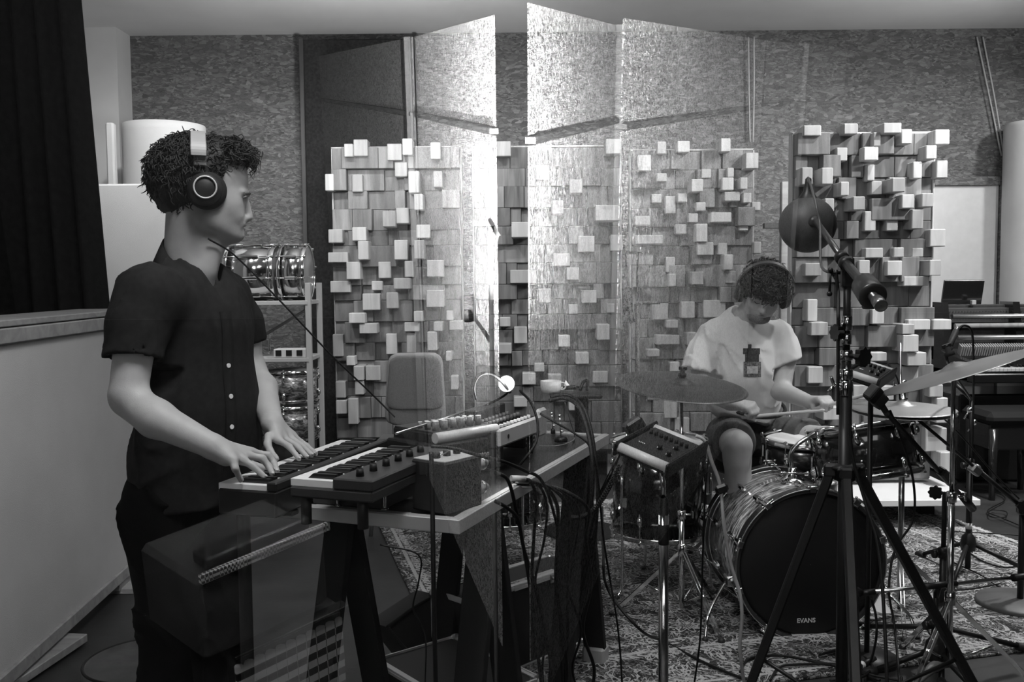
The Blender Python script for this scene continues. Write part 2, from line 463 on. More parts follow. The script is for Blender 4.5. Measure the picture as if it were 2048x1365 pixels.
def gobo():
    g = thing('acoustic_gobo', 'large white fabric gobo panel with wooden top rail beside the standing keyboard player', 'acoustic panel', (-1.66, 3.6, 0))
    A = PZ(290, 1105, .1); B = PZ(20, 1345, .1)
    d = (B - A); d.z = 0; d.normalize(); n = V((-d.y, d.x, 0)); 
    if n.x > 0: n = -n
    A0 = V((A.x, A.y, 0)); L_ = 2.6; up = V((0, 0, 1))
    c = A0 + d * (L_ / 2) + n * .06
    MB().box(c + up * .62, (L_, .10, 1.04), (d, n, up), .006).build('fabric_panel', WHITE2, g)
    MB().box(c + up * .05 + up * .03, (L_ + .01, .12, .05), (d, n, up), .004).build('bottom_rail', PINE_X, g)
    MB().box(c + up * 1.165, (L_ + .02, .135, .05), (d, n, up), .004).box(c + up * 1.205 + n * .07, (L_ + .04, .26, .022), (d, n, up), .003).build('top_rail', PINE_X, g)
    q0, q1 = PZ(150, 1275, .03), PZ(-80, 1425, .03); qd = (q1 - q0).normalized()
    MB().box((q0 + q1) / 2 + V((-qd.y, qd.x, 0)) * -.03, ((q1 - q0).length, .16, .03), (qd, V((-qd.y, qd.x, 0)), up), .003).build('foot_board', PINE_X, g)
    for t, w_ in ((.16, .26),):
        fc = A0 + d * t + V((0, 0, .0))
        MB().box(fc + V((.16, 0, .013)) + n * .02, (.46, w_, .026), None, .003).build('foot_board', PINE_X, g)
        MB().box(fc + n * .06 + up * .035, (.10, .3, .03), (n, d, up), .002).build('foot_block', PINE_X, g)
    return g
gobo()
# a second narrow pale gobo seen behind the first
t2 = thing('acoustic_gobo', 'upright white fabric gobo behind the seam of the first, under the white cylinder', 'acoustic panel', (P(300, 700, 5.2).x, 5.2, 0))
xa, xb = P(198, 500, 5.2).x, P(400, 500, 5.2).x
zt = P(250, 368, 5.2).z
MB().box(((xa + xb) / 2, 5.3, zt / 2 + .04), (xb - xa, .22, zt - .08), None, .01).build('fabric_panel', WHITE2, t2)
MB().box(((xa + xb) / 2, 5.3, .04), (xb - xa, .4, .08), None, .01).build('foot_board', PINE_X, t2)
# round white bass trap standing behind
cc = P(330, 300, 6.1); rr = (P(411, 300, 6.1).x - P(251, 300, 6.1).x) / 2; zt = P(330, 252, 6.1).z
bt = thing('bass_trap', 'big round white cylinder with open slanted rim standing behind the man with headphones', 'bass trap', (cc.x, 6.1, 0))
MB().lathe((cc.x, 6.1, 0), (0, 0, 1), [(rr, 0), (rr, zt - .05), (rr * .985, zt), (rr * .93, zt), (rr * .93, .02), (0.001, .02)], 48).build('cylinder_wall', WHITE2, bt)
MB().box((cc.x - rr * .93, 5.85, zt - .32), (.05, .05, .6), None, .01).build('edge_strip', WHITE2, bt)
# white roll at the right picture edge
cc = P(2070, 400, 6.69); rr = .198; cc.x = P(2010, 400, 6.69).x + rr; zt = P(2040, 246, 6.69).z
bt = thing('bass_trap', 'tall white cylinder standing by the upright piano at the far right', 'bass trap', (cc.x, 6.69, 0))
MB().lathe((cc.x, 6.69, 0), (0, 0, 1), [(rr, 0), (rr, zt - .03), (rr * .96, zt), (.001, zt)], 48).build('cylinder_wall', WHITE2, bt)

# dark felt panel leaning on the OSB wall
x0, x1 = P(614, 400, 6.75).x, P(822, 160, 6.75).x; zt = P(700, 76, 6.75).z
dp = thing('tall_absorber', 'tall dark felt absorber panel standing against the chipboard wall behind the leftmost block diffuser', 'acoustic panel', ((x0 + x1) / 2, 6.8, 0))
MB().box(((x0 + x1) / 2, 6.8, zt / 2), (x1 - x0, .12, zt - .02), None, .006).build('felt_face', FELT, dp)
fb = MB()
for x in (x0 - .012, x1 + .012): fb.box((x, 6.79, zt / 2), (.03, .15, zt - .01), None, .003)
fb.build('side_frame', DARKWOOD, dp)

# ================================================================= block diffusers
def zoomrects(ox, oy, s, rects): return [(ox + a * s, oy + b * s, ox + c * s, oy + d * s) for a, b, c, d in rects]
R1 = zoomrects(640, 260, .2344, [(283,80,408,225),(203,117,283,230),(570,117,700,260),(700,72,788,215),(940,105,1028,250),(40,375,118,520),(270,378,365,530),(750,350,850,538),(635,275,745,400),(965,350,1045,490),(530,690,645,828),(645,665,760,800),(800,543,880,685),(68,848,193,965),(272,830,395,948),(820,808,940,925),(66,1045,238,1133),(320,948,415,1110),(630,940,748,1110),(800,940,888,1103),(222,1125,345,1278),(495,1125,607,1268),(718,1118,793,1258),(910,1110,1055,1255),(85,1290,262,1390),(438,1290,535,1370),(625,1265,775,1360)]) + \
     zoomrects(640, 560, .2344, [(360,117,515,260),(563,107,667,247),(905,87,1057,235),(797,267,883,357),(243,283,385,372),(1073,263,1137,347),(333,372,487,460),(717,363,845,443),(967,357,1047,440),(1100,350,1220,430),(105,465,200,657),(560,460,657,637),(735,450,820,625),(912,443,1000,605),(222,652,298,733),(283,737,375,860),(385,733,515,860),(295,865,373,983),(130,868,218,1010),(133,1028,230,1147),(235,1013,325,1235),(1070,610,1123,695),(1113,820,1180,940)])
R2 = zoomrects(940, 260, .2344, [(218,95,350,225),(350,785,513,918),(710,1053,855,1165),(820,1173,932,1285),(918,905,1065,1045),(1200,893,1305,1033),(1070,640,1280,775),(340,1195,560,1310),(1158,75,1290,205),(560,300,680,430),(850,420,960,540),(700,600,800,720)]) + \
     zoomrects(600, 450, .3443, [(1473,167,1570,240),(1547,247,1620,322),(1633,380,1725,455),(1383,370,1460,455),(1220,262,1372,340),(1242,592,1320,690),(1783,458,1830,512),(1725,577,1800,670),(1158,537,1223,593),(1560,462,1615,520),(1360,805,1420,855),(1150,690,1230,750),(1500,640,1570,710),(1600,740,1680,810),(1290,860,1370,930),(1440,870,1520,940),(1700,850,1790,920),(1560,1000,1640,1080),(1240,1000,1320,1060)])
R3 = zoomrects(1230, 260, .2418, [(350,95,425,200),(515,90,620,185),(875,68,957,180),(1080,187,1188,320),(190,205,300,340),(345,357,430,428),(715,322,797,400),(930,312,985,392),(632,405,730,512),(885,393,983,500),(1035,392,1097,492),(300,530,385,605),(518,525,598,598),(670,598,752,672),(905,510,1035,590),(1060,520,1130,605),(1130,595,1205,670),(415,545,503,693),(608,690,687,767),(793,682,965,765),(165,710,293,790),(500,780,592,862),(672,775,767,928),(1027,760,1103,835),(680,930,817,1037),(850,930,930,1035),(1147,925,1210,1025),(900,1030,980,1160),(418,1050,497,1180),(203,1202,277,1305),(445,1190,508,1295),(637,1172,733,1280),(917,1165,1000,1270),(165,870,400,945)]) + \
     zoomrects(1200, 450, .2491, [(418,630,550,763),(655,617,763,750),(833,605,1010,745),(533,763,630,830),(450,885,640,962),(700,865,780,970),(380,1000,480,1060),(560,1100,640,1180)]) + \
     zoomrects(1200, 720, .2491, [(515,313,620,470),(380,215,470,325),(600,465,720,600),(430,600,520,690)])
R4 = zoomrects(1570, 230, .2564, [(145,80,285,163),(460,65,570,150),(768,60,910,143),(690,133,747,245),(908,110,992,225),(1172,113,1285,230),(403,253,488,360),(615,247,730,355),(1100,235,1185,345),(130,408,217,545),(1183,353,1270,493),(1000,363,1070,497),(640,385,700,515),(285,410,375,542),(432,520,500,632),(672,515,757,622),(837,490,938,603),(530,635,625,743),(912,618,1010,730),(1068,610,1160,720),(620,750,710,907),(790,752,882,905),(990,737,1080,890),(1133,890,1255,1028),(625,1037,767,1117),(848,1033,930,1112),(990,1037,1080,1110),(575,1132,663,1240),(797,1137,915,1255),(1128,1130,1220,1255),(155,1155,285,1258),(310,650,385,760)]) + \
     zoomrects(1600, 450, .2418, [(595,695,697,822),(90,805,232,917),(893,783,1080,870),(1100,783,1255,870),(845,820,950,907),(850,910,983,1053),(890,1055,1047,1168),(583,1055,720,1130),(65,1173,190,1313),(858,425,1070,507),(60,615,145,800)]) + \
     zoomrects(1600, 720, .2418, [(845,55,980,200),(1128,125,1265,195),(665,215,778,335),(1130,315,1223,525),(1040,565,1215,760),(1160,765,1260,930),(1070,205,1185,310),(900,470,990,530),(440,210,560,330),(190,390,330,500)])
def diffuser(name_label, px0, px1, py0, py1, Y, rects, seed, dmin=.10, dmax=.2, feet=True):
    rnd = random.Random(seed)
    Yf = Y - .16
    a = P(px0, py0, Yf); b = P(px1, py1, Yf)
    x0, x1, z1, z0 = a.x, b.x, a.z, b.z
    t = thing('block_diffuser', name_label, 'acoustic diffuser', ((x0 + x1) / 2, Y, 0))
    MB().box(((x0 + x1) / 2, Y + .015, (z0 + z1) / 2), (x1 - x0, .03, z1 - z0), None, .003).build('backing_board', PINE_X, t)
    fm = MB()
    for x in (x0 - .005, x1 + .005): fm.box((x, Y + .005, (z0 + z1) / 2), (.010, .06, z1 - z0 + .02), None, .002)
    for z in (z0 - .006, z1 + .006): fm.box(((x0 + x1) / 2, Y + .005, z), (x1 - x0 + .02, .06, .012), None, .002)
    fm.build('side_frame', PINE, t)
    if feet and z0 > .05:
        for x in (x0 + .05, x1 - .05):
            MB().box((x, Y + .04, z0 / 2), (.07, .05, z0), None, .003).build('leg', PINE_X, t)
    n = 0
    for (a0, b0, a1, b1) in rects:
        d = rnd.uniform(dmin, dmax)
        p = P(a0, b0, Y - d); q = P(a1, b1, Y - d)
        MB().box(((p.x + q.x) / 2, Y - d / 2, (p.z + q.z) / 2), (q.x - p.x - .002, d, p.z - q.z - .002), None, .004).build('wood_block', PINE, t); n += 1
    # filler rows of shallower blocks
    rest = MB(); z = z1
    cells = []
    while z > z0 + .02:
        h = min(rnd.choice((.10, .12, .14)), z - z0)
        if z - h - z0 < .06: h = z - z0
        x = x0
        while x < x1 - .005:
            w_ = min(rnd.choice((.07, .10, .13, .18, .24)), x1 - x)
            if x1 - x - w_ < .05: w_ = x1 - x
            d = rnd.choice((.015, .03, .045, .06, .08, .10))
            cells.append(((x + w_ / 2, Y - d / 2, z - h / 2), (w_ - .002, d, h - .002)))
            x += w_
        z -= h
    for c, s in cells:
        if n < 100: MB().box(c, s, None, .003).build('wood_block', PINE_SHADE, t); n += 1
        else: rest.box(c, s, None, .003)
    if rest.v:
        o = rest.build('wood_block', PINE_SHADE, t); o['kind'] = 'stuff'
    return t, x0, x1, z0, z1
diffuser('block-faced wooden diffuser farthest left, grey chair in front of it', 657, 925, 292, 880, 6.35, R1, 3)
diffuser('block-faced wooden diffuser lit by the window reflection, behind the desk lamp and synthesizer', 945, 1246, 290, 905, 6.35, R2, 8)
diffuser('block-faced wooden diffuser behind the seated drummer and the flat dark cymbal', 1268, 1512, 297, 900, 6.1, R3, 5, .07, .16)
d4 = diffuser('largest and nearest block-faced diffuser, on a low plinth left of the upright piano', 1602, 1876, 262, 965, 5.35, R4, 11, .08, .18, feet=False)
x0, x1, z0, z1 = d4[1:]
pl = MB().box(((x0 + x1) / 2 - .02, 5.2, z0 - .045), (x1 - x0 + .22, .62, .035), None, .004)
o = pl.build('plinth_board', WHITE, d4[0])
for x in (x0 + .05, x1 - .05): MB().box((x, 5.35, (z0 - .06) / 2), (.08, .3, z0 - .06), None, .004).build('leg', BLACKM, d4[0])

# wooden cross stand between the two right diffusers
cp = P(1572, 480, 6.3)
ws = thing('wooden_stand', 'narrow timber upright with a short cross arm between the two right-hand diffusers', 'stand', (cp.x, 6.3, 0))
zt = P(1568, 364, 6.3).z
MB().box((cp.x, 6.3, zt / 2), (.075, .05, zt), None, .004).build('upright', PINE_X, ws)
ca = P(1533, 452, 6.25); 
MB().box((ca.x + .06, 6.25, ca.z), (.16, .04, .035), None, .003).build('cross_arm', DARKWOOD, ws)
MB().box((cp.x, 6.3, .02), (.4, .3, .04), None, .004).build('foot_board', PINE_X, ws)

# ================================================================= rug
RA = PZ(1830, 1005, 0); 
rug_c = V((.99, 4.41, .001))
rg = MB().box((0, 0, .005), (3.0, 2.6, .01), None, .002)
ro = rg.build('patterned_rug', RUG); tag(ro, 'dark patterned oriental rug under the whole drum kit', 'rug')
ro.location = rug_c
fr = MB()
rnd = random.Random(4)
for s in (1,):
    for k in range(400):
        y = -1.29 + 2.58 * k / 399; l = rnd.uniform(.03, .055)
        fr.tube([(s * 1.495, y, .006), (s * (1.50 + l * .5), y + rnd.uniform(-.006, .006), .006), (s * (1.50 + l), y + rnd.uniform(-.012, .012), .003)], .0022, 4, 2)
MW[ro.name] = Matrix()
fo = fr.build('rug_fringe', mat('fringe', .5, .9), ro); fo['kind'] = 'stuff'
ro.rotation_euler.z = math.radians(14.5)

# ================================================================= lights
def spot(name, loc, target, power, size=1.0, blend=.5, rad=.08):
    l = bpy.data.lights.new(name, 'SPOT'); l.energy = power; l.spot_size = size; l.spot_blend = blend; l.shadow_soft_size = rad
    o = bpy.data.objects.new(name, l); C.objects.link(o); o.location = loc
    o.rotation_euler = (V(target) - V(loc)).to_track_quat('-Z', 'Y').to_euler(); return o
def area(name, loc, target, power, sx, sy):
    l = bpy.data.lights.new(name, 'AREA'); l.energy = power; l.shape = 'RECTANGLE'; l.size = sx; l.size_y = sy
    o = bpy.data.objects.new(name, l); C.objects.link(o); o.location = loc
    o.rotation_euler = (V(target) - V(loc)).to_track_quat('-Z', 'Y').to_euler(); return o
w_ = bpy.data.worlds.new('world'); sc.world = w_; w_.use_nodes = True
w_.node_tree.nodes['Background'].inputs[0].default_value = (0, 0, 0, 1)
spot('unseen_ceiling_spot', (-.9, 4.7, 3.0), (-.75, 6.5, 1.2), 85, 1.7, .8, .04)
spot('unseen_ceiling_spot', (.5, 4.8, 3.0), (.3, 6.5, 1.2), 75, 1.7, .8, .04)
spot('unseen_ceiling_spot', (3.3, 3.9, 3.0), (2.2, 5.6, 1.2), 230, 1.6, .8, .04)
spot('unseen_ceiling_spot', (2.4, 4.7, 3.0), (1.5, 6.4, 1.3), 110, 1.7, .8, .04)
spot('unseen_ceiling_spot', (1.9, 3.0, 3.0), (1.25, 3.9, .9), 70, 1.3, .8, .05)
spot('unseen_ceiling_spot', (2.9, 4.2, 2.95), (2.35, 4.3, 0), 330, 1.3, .8, .06)  # added spot that brightens the right of the rug
spot('unseen_ceiling_spot', (4.0, 5.4, 2.95), (3.0, 6.9, 1.0), 90, 1.7, .8, .08)  # added spot without a visible source, brightens the door
area('overhead_fill', (-.2, 1.7, 3.0), (-.7, 2.5, 0), 48, .7, .7)  # added soft fill over the keyboard player and left gobo
spot('unseen_ceiling_spot', (-1.5, 4.5, 3.0), (-2.1, 6.2, 1.5), 140, 1.4, .8, .06)  # added spot that lifts the bass trap and the pier
area('overhead_fill', (1.2, 2.6, 3.0), (1.2, 3.0, 0), 12, 1.2, 1.2)  # added soft fill over the drums and the drummer
spot('ceiling_fill', (-.7, 4.9, 2.1), (-.9, 6.2, 3.1), 85, 2.4, .9, .1)  # added unseen light that lifts the ceiling tone
spot('ceiling_fill', (3.0, 4.8, 2.2), (2.0, 6.2, 3.1), 85, 2.4, .9, .1)  # second added light for the ceiling, right half

# ================================================================= the control room behind the camera, seen mirrored in the pane
def RX(px, Pa, Pb, py=400):
    """intersection of the mirrored ray through px,py with the vertical plane through Pa, Pb"""
    o = refl_p(CAM); r = refl_d(ray(px, py)); d = V(Pb) - V(Pa); n = V((-d.y, d.x, 0))
    return o + r * ((V(Pa) - o).dot(n) / r.dot(n))
O_ = refl_p(CAM); T_ = O_.z + .059 * 2.2
A0 = RZ(620, 115, T_); A1 = RZ(835, 70, T_); A2 = RZ(985, 28, T_)
B0 = RZ(1060, 3, T_)
zt = RX(985, A1, A2, 262).z
Bt = RZ(1525, 212, zt); Bm = RZ(1240, 240, zt); B2 = RZ(2040, 152, zt + .02)
def refl_panel(Pa, Pb, name, label, m, tr=.02, posts=()):
    Pa = V((Pa.x, Pa.y, 0)); Pb = V((Pb.x, Pb.y, 0)); d = (Pb - Pa); L_ = d.length; d.normalize()
    n = V((-d.y, d.x, 0)); cm_ = (Pa + Pb) / 2
    if n.dot(V((0, .3, 0)) - cm_) > 0: n = -n          # n points away from the window
    up = V((0, 0, 1)); c = cm_ + n * .004
    t = thing(name, label, 'acoustic panel', tuple(cm_))
    MB().box(c + up * (zt / 2 - .004), (L_, .002, zt - .012), (d, n, up)).build('lower_absorber', m, t)
    MB().box(c + up * (zt + .004 + (T_ - zt) / 2), (L_, .002, T_ - zt - .012), (d, n, up)).build('upper_absorber', m, t)
    MB().box(c - n * .004 + up * zt, (L_, .02, .012), (d, n, up)).build('timber_rail', DARKWOOD, t)
    for s in posts: MB().box(c - n * .006 + d * (s * L_ - L_ / 2) + up * (T_ / 2), (tr, .03, T_), (d, n, up)).build('timber_post', DARKWOOD, t)
    return t
refl_panel(A0, RX(832, A0, A1), 'wood_wool_screen', 'dark unlit wood wool screen mirrored in front of the tall dark absorber', FIBRE_UNLIT, posts=(.99,))
refl_panel(RX(838, A1, A2), A2, 'wood_wool_screen', 'brightly uplit wood wool screen mirrored left of the lamp pole', FIBRE)
refl_panel(B0, RX(1228, B0, Bm), 'wood_wool_screen', 'brightly lit wood wool screen mirrored right of the lamp pole', FIBRE, posts=(1.02,))
refl_panel(RX(1242, B0, Bt), Bt, 'wood_wool_screen', 'grey wood wool screen mirrored over the block diffuser behind the drummer', FIBRE)
Bd = (Bt - Bm).normalized()
refl_panel(Bt + Bd * .03, Bt + Bd * 1.4, 'wood_wool_screen', 'faint wood wool screen mirrored over the chipboard wall above the big ball', FIBRE_UNLIT, posts=(0.4,))

# lamp pole with two can spotlights
lp = RD(983, 640, 1.4)
pole = thing('lamp_pole', 'slim pole with two can spotlights mirrored in the window left of centre', 'lamp', (lp.x, lp.y, 0))
ptop = RD(983, 460, 1.4)
MB().cyl((lp.x, lp.y, .03), (lp.x, lp.y, ptop.z), .0036, n=12).build('pole', GREYP, pole)
MB().lathe((lp.x, lp.y, 0), (0, 0, 1), [(.05, 0), (.05, .02), (.01, .035), (.001, .035)], 32).build('base_plate', BLACK, pole)
def can(c, d, r, L_, m):
    d = V(d).normalized(); c = V(c)
    o = MB().lathe(c, d, [(.001, -L_ / 2), (r * .75, -L_ / 2), (r, -L_ * .32), (r, L_ / 2), (r * .9, L_ / 2), (r * .88, L_ * .1), (.001, L_ * .1)], 28).build('lamp_can', m, pole)
    MB().lathe(c, d, [(.001, L_ * .16), (r * .6, L_ * .16), (r * .6, L_ * .14), (.001, L_ * .12)], 20).build('bulb', mat('bulb_glow', .8, .5, emit=30), o)
    a = V((lp.x, lp.y, c.z))
    MB().cyl(a, c, .003, n=8).build('lamp_arm', BLACK, pole)
u = V((0, 0, 1))
c1 = RD(936, 618, 1.62)
can(c1, (RD(922, 480, 1.68) - c1), .013, .042, GREYP)
c2 = RD(1013, 503, 1.12)
can(c2, (RD(1020, 400, 1.13) - c2), .0105, .034, mat('lamp_grey', .10, .5))
n = 0
t1 = RX(925, A1, A2, 470)
d1_ = ((t1 - c1).normalized() + V((0, 0, .40))).normalized()
spot('can_spot', c1 + d1_ * .03, c1 + d1_, 1500, 2.0, .8, .012)
t2_ = RX(1110, B0, Bm, 170)
d2_ = ((t2_ - c2).normalized() + V((0, 0, .12))).normalized()
spot('can_spot', c2 + d2_ * .03, c2 + d2_, 2400, 1.8, 1.0, .012)
spot('screen_fill_spot', (1.9, -.3, 1.9), (.50, -1.9, 1.72), 420, .42, .8, .05)  # added unseen spot that brightens the mirrored screens on the right
spot('screen_fill_spot', (-2.0, -.2, 2.2), (-.25, -1.3, 1.0), 110, .75, .6, .05)  # added unseen spot for the mirrored screens on the left
tag(MB().box((.6, -2.4, .004), (7.2, 5.1, .008)).build('haze_blackout', mat('sheet_black', .008, .95, spec=0)), 'added black sheet on the control room floor that keeps its reflection dark', 'rug')  # added black sheet, keeps floor haze out of the pane's reflection

# guitar amplifiers mirrored low on the left
def amp(label, corners, depth, z1, kind):
    pass
a0, a1 = RZ(397, 1148, .45), RZ(655, 1040, .45)
d = (a1 - a0); d.z = 0; L_ = d.length; d.normalize(); n = V((-d.y, d.x, 0))
if n.dot(V((0, .3, 0)) - a0) > 0: n = -n
am = thing('guitar_amplifier', 'black amplifier cabinet with tweed top edging mirrored in front of the keyboard player', 'amplifier', (a0.x, a0.y, 0))
c = V(((a0.x + a1.x) / 2, (a0.y + a1.y) / 2, 0))
MB().box(c + n * .13 + u * .335, (L_, .24, .19), (d, n, u), .012).build('cabinet', mat('amp_vinyl', .05, .6, bump=.2, bscale=200), am)
def mk_tweed():
    m, nt, b, N, L = node_mat('tweed', .8)
    tc = N('TexCoord'); ck = N('TexChecker', Scale=170.0); ck.inputs['Color1'].default_value = (.7, .7, .7, 1); ck.inputs['Color2'].default_value = (.06, .06, .06, 1)
    L(tc.outputs['Object'], ck.inputs['Vector']); L(ck.outputs['Color'], b.inputs['Base Color']); return m
TW = mk_tweed()
MB().box(c - n * .003 + u * .437, (L_, .014, .020), (d, n, u), .002).build('tweed_piping', TW, am)
MB().box(c + n * .05 + u * .447, (L_ * .8, .06, .03), (d, n, u), .004).build('control_panel', mat('amp_panel', .03, .3), am)
# chequered amplifier below
b0, b1 = RZ(462, 1310, .235), RZ(690, 1205, .235)
d = (b1 - b0); d.z = 0; L2 = d.length; d.normalize(); n = V((-d.y, d.x, 0))
if n.dot(V((0, .3, 0)) - b0) > 0: n = -n
c = V(((b0.x + b1.x) / 2, (b0.y + b1.y) / 2, 0))
def mk_check():
    m, nt, b, N, L = node_mat('chequered_cloth', .6)
    tc = N('TexCoord'); ck = N('TexChecker', Scale=55.0); ck.inputs['Color1'].default_value = (.75, .75, .75, 1); ck.inputs['Color2'].default_value = (.02, .02, .02, 1)
    L(tc.outputs['Object'], ck.inputs['Vector']); L(ck.outputs['Color'], b.inputs['Base Color']); return m
a2_ = thing('guitar_amplifier', 'amplifier with chequered front cloth mirrored below the tweed-edged one', 'amplifier', (b0.x, b0.y, 0))
MB().box(c + n * .11 + u * .118, (L2, .2, .222), (d, n, u), .012).build('cabinet', mat('amp_vinyl2', .03, .4), a2_)
MB().box(c + n * .006 + u * .11, (L2 * .94, .012, .18), (d, n, u), .003).build('speaker_cloth', mk_check(), a2_)
MB().box(c - n * .002 + u * .232, (L2, .03, .008), (d, n, u), .002).build('metal_edging', CHROME, a2_)
area('amp_fill', (-.7, -.0, 1.9), (-.6, -1.2, .3), 45, .3, .3)  # added fill with no visible lamp, brightens the mirrored amplifiers

# ================================================================= drum kit
def mk_pearl(name, lo, hi, axis_scale=(2, 60, 60), rough=.28):
    m, nt, b, N, L = node_mat(name, rough)
    b.inputs['Coat Weight'].default_value = .6
    tc = N('TexCoord'); mp = N('Mapping'); mp.inputs['Scale'].default_value = axis_scale
    L(tc.outputs['UV'], mp.inputs['Vector'])
    n = N('TexNoise', Scale=1.0, Detail=5, Distortion=.7); L(mp.outputs[0], n.inputs['Vector'])
    r = ramp(N, [(.3, lo), (.5, (lo + hi) / 2 * .8), (.7, hi)]); L(n.outputs['Fac'], r.inputs['Fac']); L(r.outputs[0], b.inputs['Base Color'])
    return m
def mk_streak(name, lo, hi, s_around=3.0, s_along=30.0, rough=.25):
    """pearl wrap whose streaks run round the shell (local Z is the drum axis)"""
    m, nt, b, N, L = node_mat(name, rough)
    b.inputs['Coat Weight'].default_value = .5
    tc = N('TexCoord'); sp = N('SeparateXYZ'); L(tc.outputs['UV'], sp.inputs[0])
    cm_ = N('CombineXYZ')
    a = N('Math', _operation='MULTIPLY'); a.inputs[1].default_value = s_around; L(sp.outputs[0], a.inputs[0])
    c = N('Math', _operation='MULTIPLY'); c.inputs[1].default_value = s_along; L(sp.outputs[1], c.inputs[0])
    L(a.outputs[0], cm_.inputs[0]); L(c.outputs[0], cm_.inputs[1])
    n = N('TexNoise', Scale=3.0, Detail=6, Distortion=1.4); L(cm_.outputs[0], n.inputs['Vector'])
    r = ramp(N, [(.34, lo), (.5, (lo + hi) * .35), (.66, hi)]); L(n.outputs['Fac'], r.inputs['Fac']); L(r.outputs[0], b.inputs['Base Color'])
    b.inputs['Metallic'].default_value = .25
    return m
def add_uv(o, origin, axis):
    """cylindrical UV round axis (in world space)"""
    me = o.data; uv = me.uv_layers.new(name='UVMap'); X, Y, Z = frame(axis); M = MW[o.name]; O = V(origin)
    for p in me.polygons:
        us = []
        for li in p.loop_indices:
            w = M @ me.vertices[me.loops[li].vertex_index].co - O
            us.append([math.atan2(w.dot(Y), w.dot(X)) / (2 * PI) + .5, w.dot(Z)])
        if max(u[0] for u in us) - min(u[0] for u in us) > .5:
            for u in us:
                if u[0] < .5: u[0] += 1
        for li, u in zip(p.loop_indices, us): uv.data[li].uv = u
WRAP = mk_streak('pearl_wrap', .04, .95, 7, 20)
WRAP_D = mk_streak('dark_pearl_wrap', .02, .12, 9, 20)
WRAP_M = mk_streak('marbled_wrap', .04, .6, 7, 16)
SMOKE = mat('smoked_acrylic', .012, .12, coat=.6)
HEAD = mat('drum_head_white', .72, .6)
HEADK = mat('drum_head_black', .006, .5, spec=.3)
def cyl_n(mb, c, d, r, h, n=16): return mb.cyl(V(c) - V(d) * (h / 2), V(c) + V(d) * (h / 2), r, n=n)

def drum(label, base, axis, R, H, wrap, head, n_lugs=8, phase=0, lug='long', hoop_m=None, hoop_w=.012, head_low=None, name='drum', rods=True, hoop_h=.018, shell_in=.012):
    """base: centre of the lower/back head, axis points to the upper/front head"""
    axis = V(axis).normalized(); base = V(base); X, Y, Z = frame(axis)
    t = thing(name, label, 'drum', tuple(base))
    rs = R - shell_in
    sh = MB().lathe(base, axis, [(rs, .012), (rs, H - .012), (rs - .008, H - .012), (rs - .008, .012)], 64, closed=True).build('shell', wrap, t)
    add_uv(sh, base, axis)
    hm = hoop_m or CHROME
    for h, hd in ((0, head_low or head), (H, head)):
        s = 1 if h else -1
        MB().lathe(base, axis, [(R - .006, h - s * hoop_h), (R + .003, h - s * hoop_h), (R + .003, h - s * hoop_h * .7), (R, h), (R - .002, h + s * .004), (R - .007, h + s * .004), (R - .008, h)], 64, closed=True).build('hoop', hm, t)
        MB().lathe(base, axis, [(.001, h - s * .004), (rs * .96, h - s * .004), (rs - .001, h - s * .009), (rs, h - s * .02)], 48).build('drum_head', hd, t)
    for i in range(n_lugs):
        a = phase + 2 * PI * i / n_lugs; d = X * math.cos(a) + Y * math.sin(a); tn = Z.cross(d)
        if lug == 'long':
            l = MB().box(base + d * (rs + .008) + Z * (H / 2), (.018, .016, H * .42), (tn, d, Z), .005).build('lug', CHROME, t)
        else:
            l = None
            for h in (H * .22, H * .78):
                l = MB().box(base + d * (rs + .009) + Z * h, (.02, .022, .045), (tn, d, Z), .007).ball(base + d * (rs + .014) + Z * h, (.012, .012, .02), (tn, d, Z), 10, 6).build('lug', CHROME, t)
        if rods:
            r_ = MB()
            for h0, h1 in ((-.012, H * .3), (H * .7, H + .012)): r_.cyl(base + d * (R + .002) + Z * h0, base + d * (rs + .013) + Z * h1, .0032, n=8)
            for h in (-.004, H + .004): r_.box(base + d * (R + .003) + Z * h, (.014, .012, .012), (tn, d, Z), .002)
            r_.build('tension_rod', CHROME, t)
    return t, X, Y, Z

# bass drum
BF = P(1622, 1131, 3.43); BB = P(1541, 1067, 3.85)
ax = (BF - BB); BH = ax.length; axn = ax.normalized(); R = .287
bd = thing('bass_drum', 'big pearl-wrapped bass drum with a black front head standing on the rug', 'drum', (BB.x, BB.y, 0))
X, Y, Z = frame(axn, (1, 0, 0))
sh = MB().lathe(BB, axn, [(R - .022, .02), (R - .022, BH - .02), (R - .03, BH - .02), (R - .03, .02)], 96, closed=True).build('shell', WRAP, bd); add_uv(sh, BB, axn)
hoopk = mat('hoop_lacquer', .03, .25, coat=.5)
for h in (.012, BH - .012):
    MB().lathe(BB, axn, [(R - .016, h - .018), (R, h - .018), (R, h + .018), (R - .016, h + .018)], 96, closed=True, smooth=False).build('hoop', hoopk, bd)
    e = MB()
    for q in (-.019, .019): e.torus(BB + axn * (h + q), axn, R - .003, .0028, 96, 6)
    e.build('hoop_edging', CHROME, bd)
    MB().torus(BB + axn * (h - .02 * (1 if h > .1 else -1)), axn, R - .02, .004, 96, 6).build('hoop_edging', CHROME, bd)
MB().lathe(BB, axn, [(.001, BH - .004), (R - .03, BH - .004), (R - .018, BH - .012)], 64).build('front_head', HEADK, bd)
MB().lathe(BB, axn, [(.001, .006), (R - .03, .006), (R - .018, .014)], 64).build('batter_head', HEAD, bd)
nl = 10
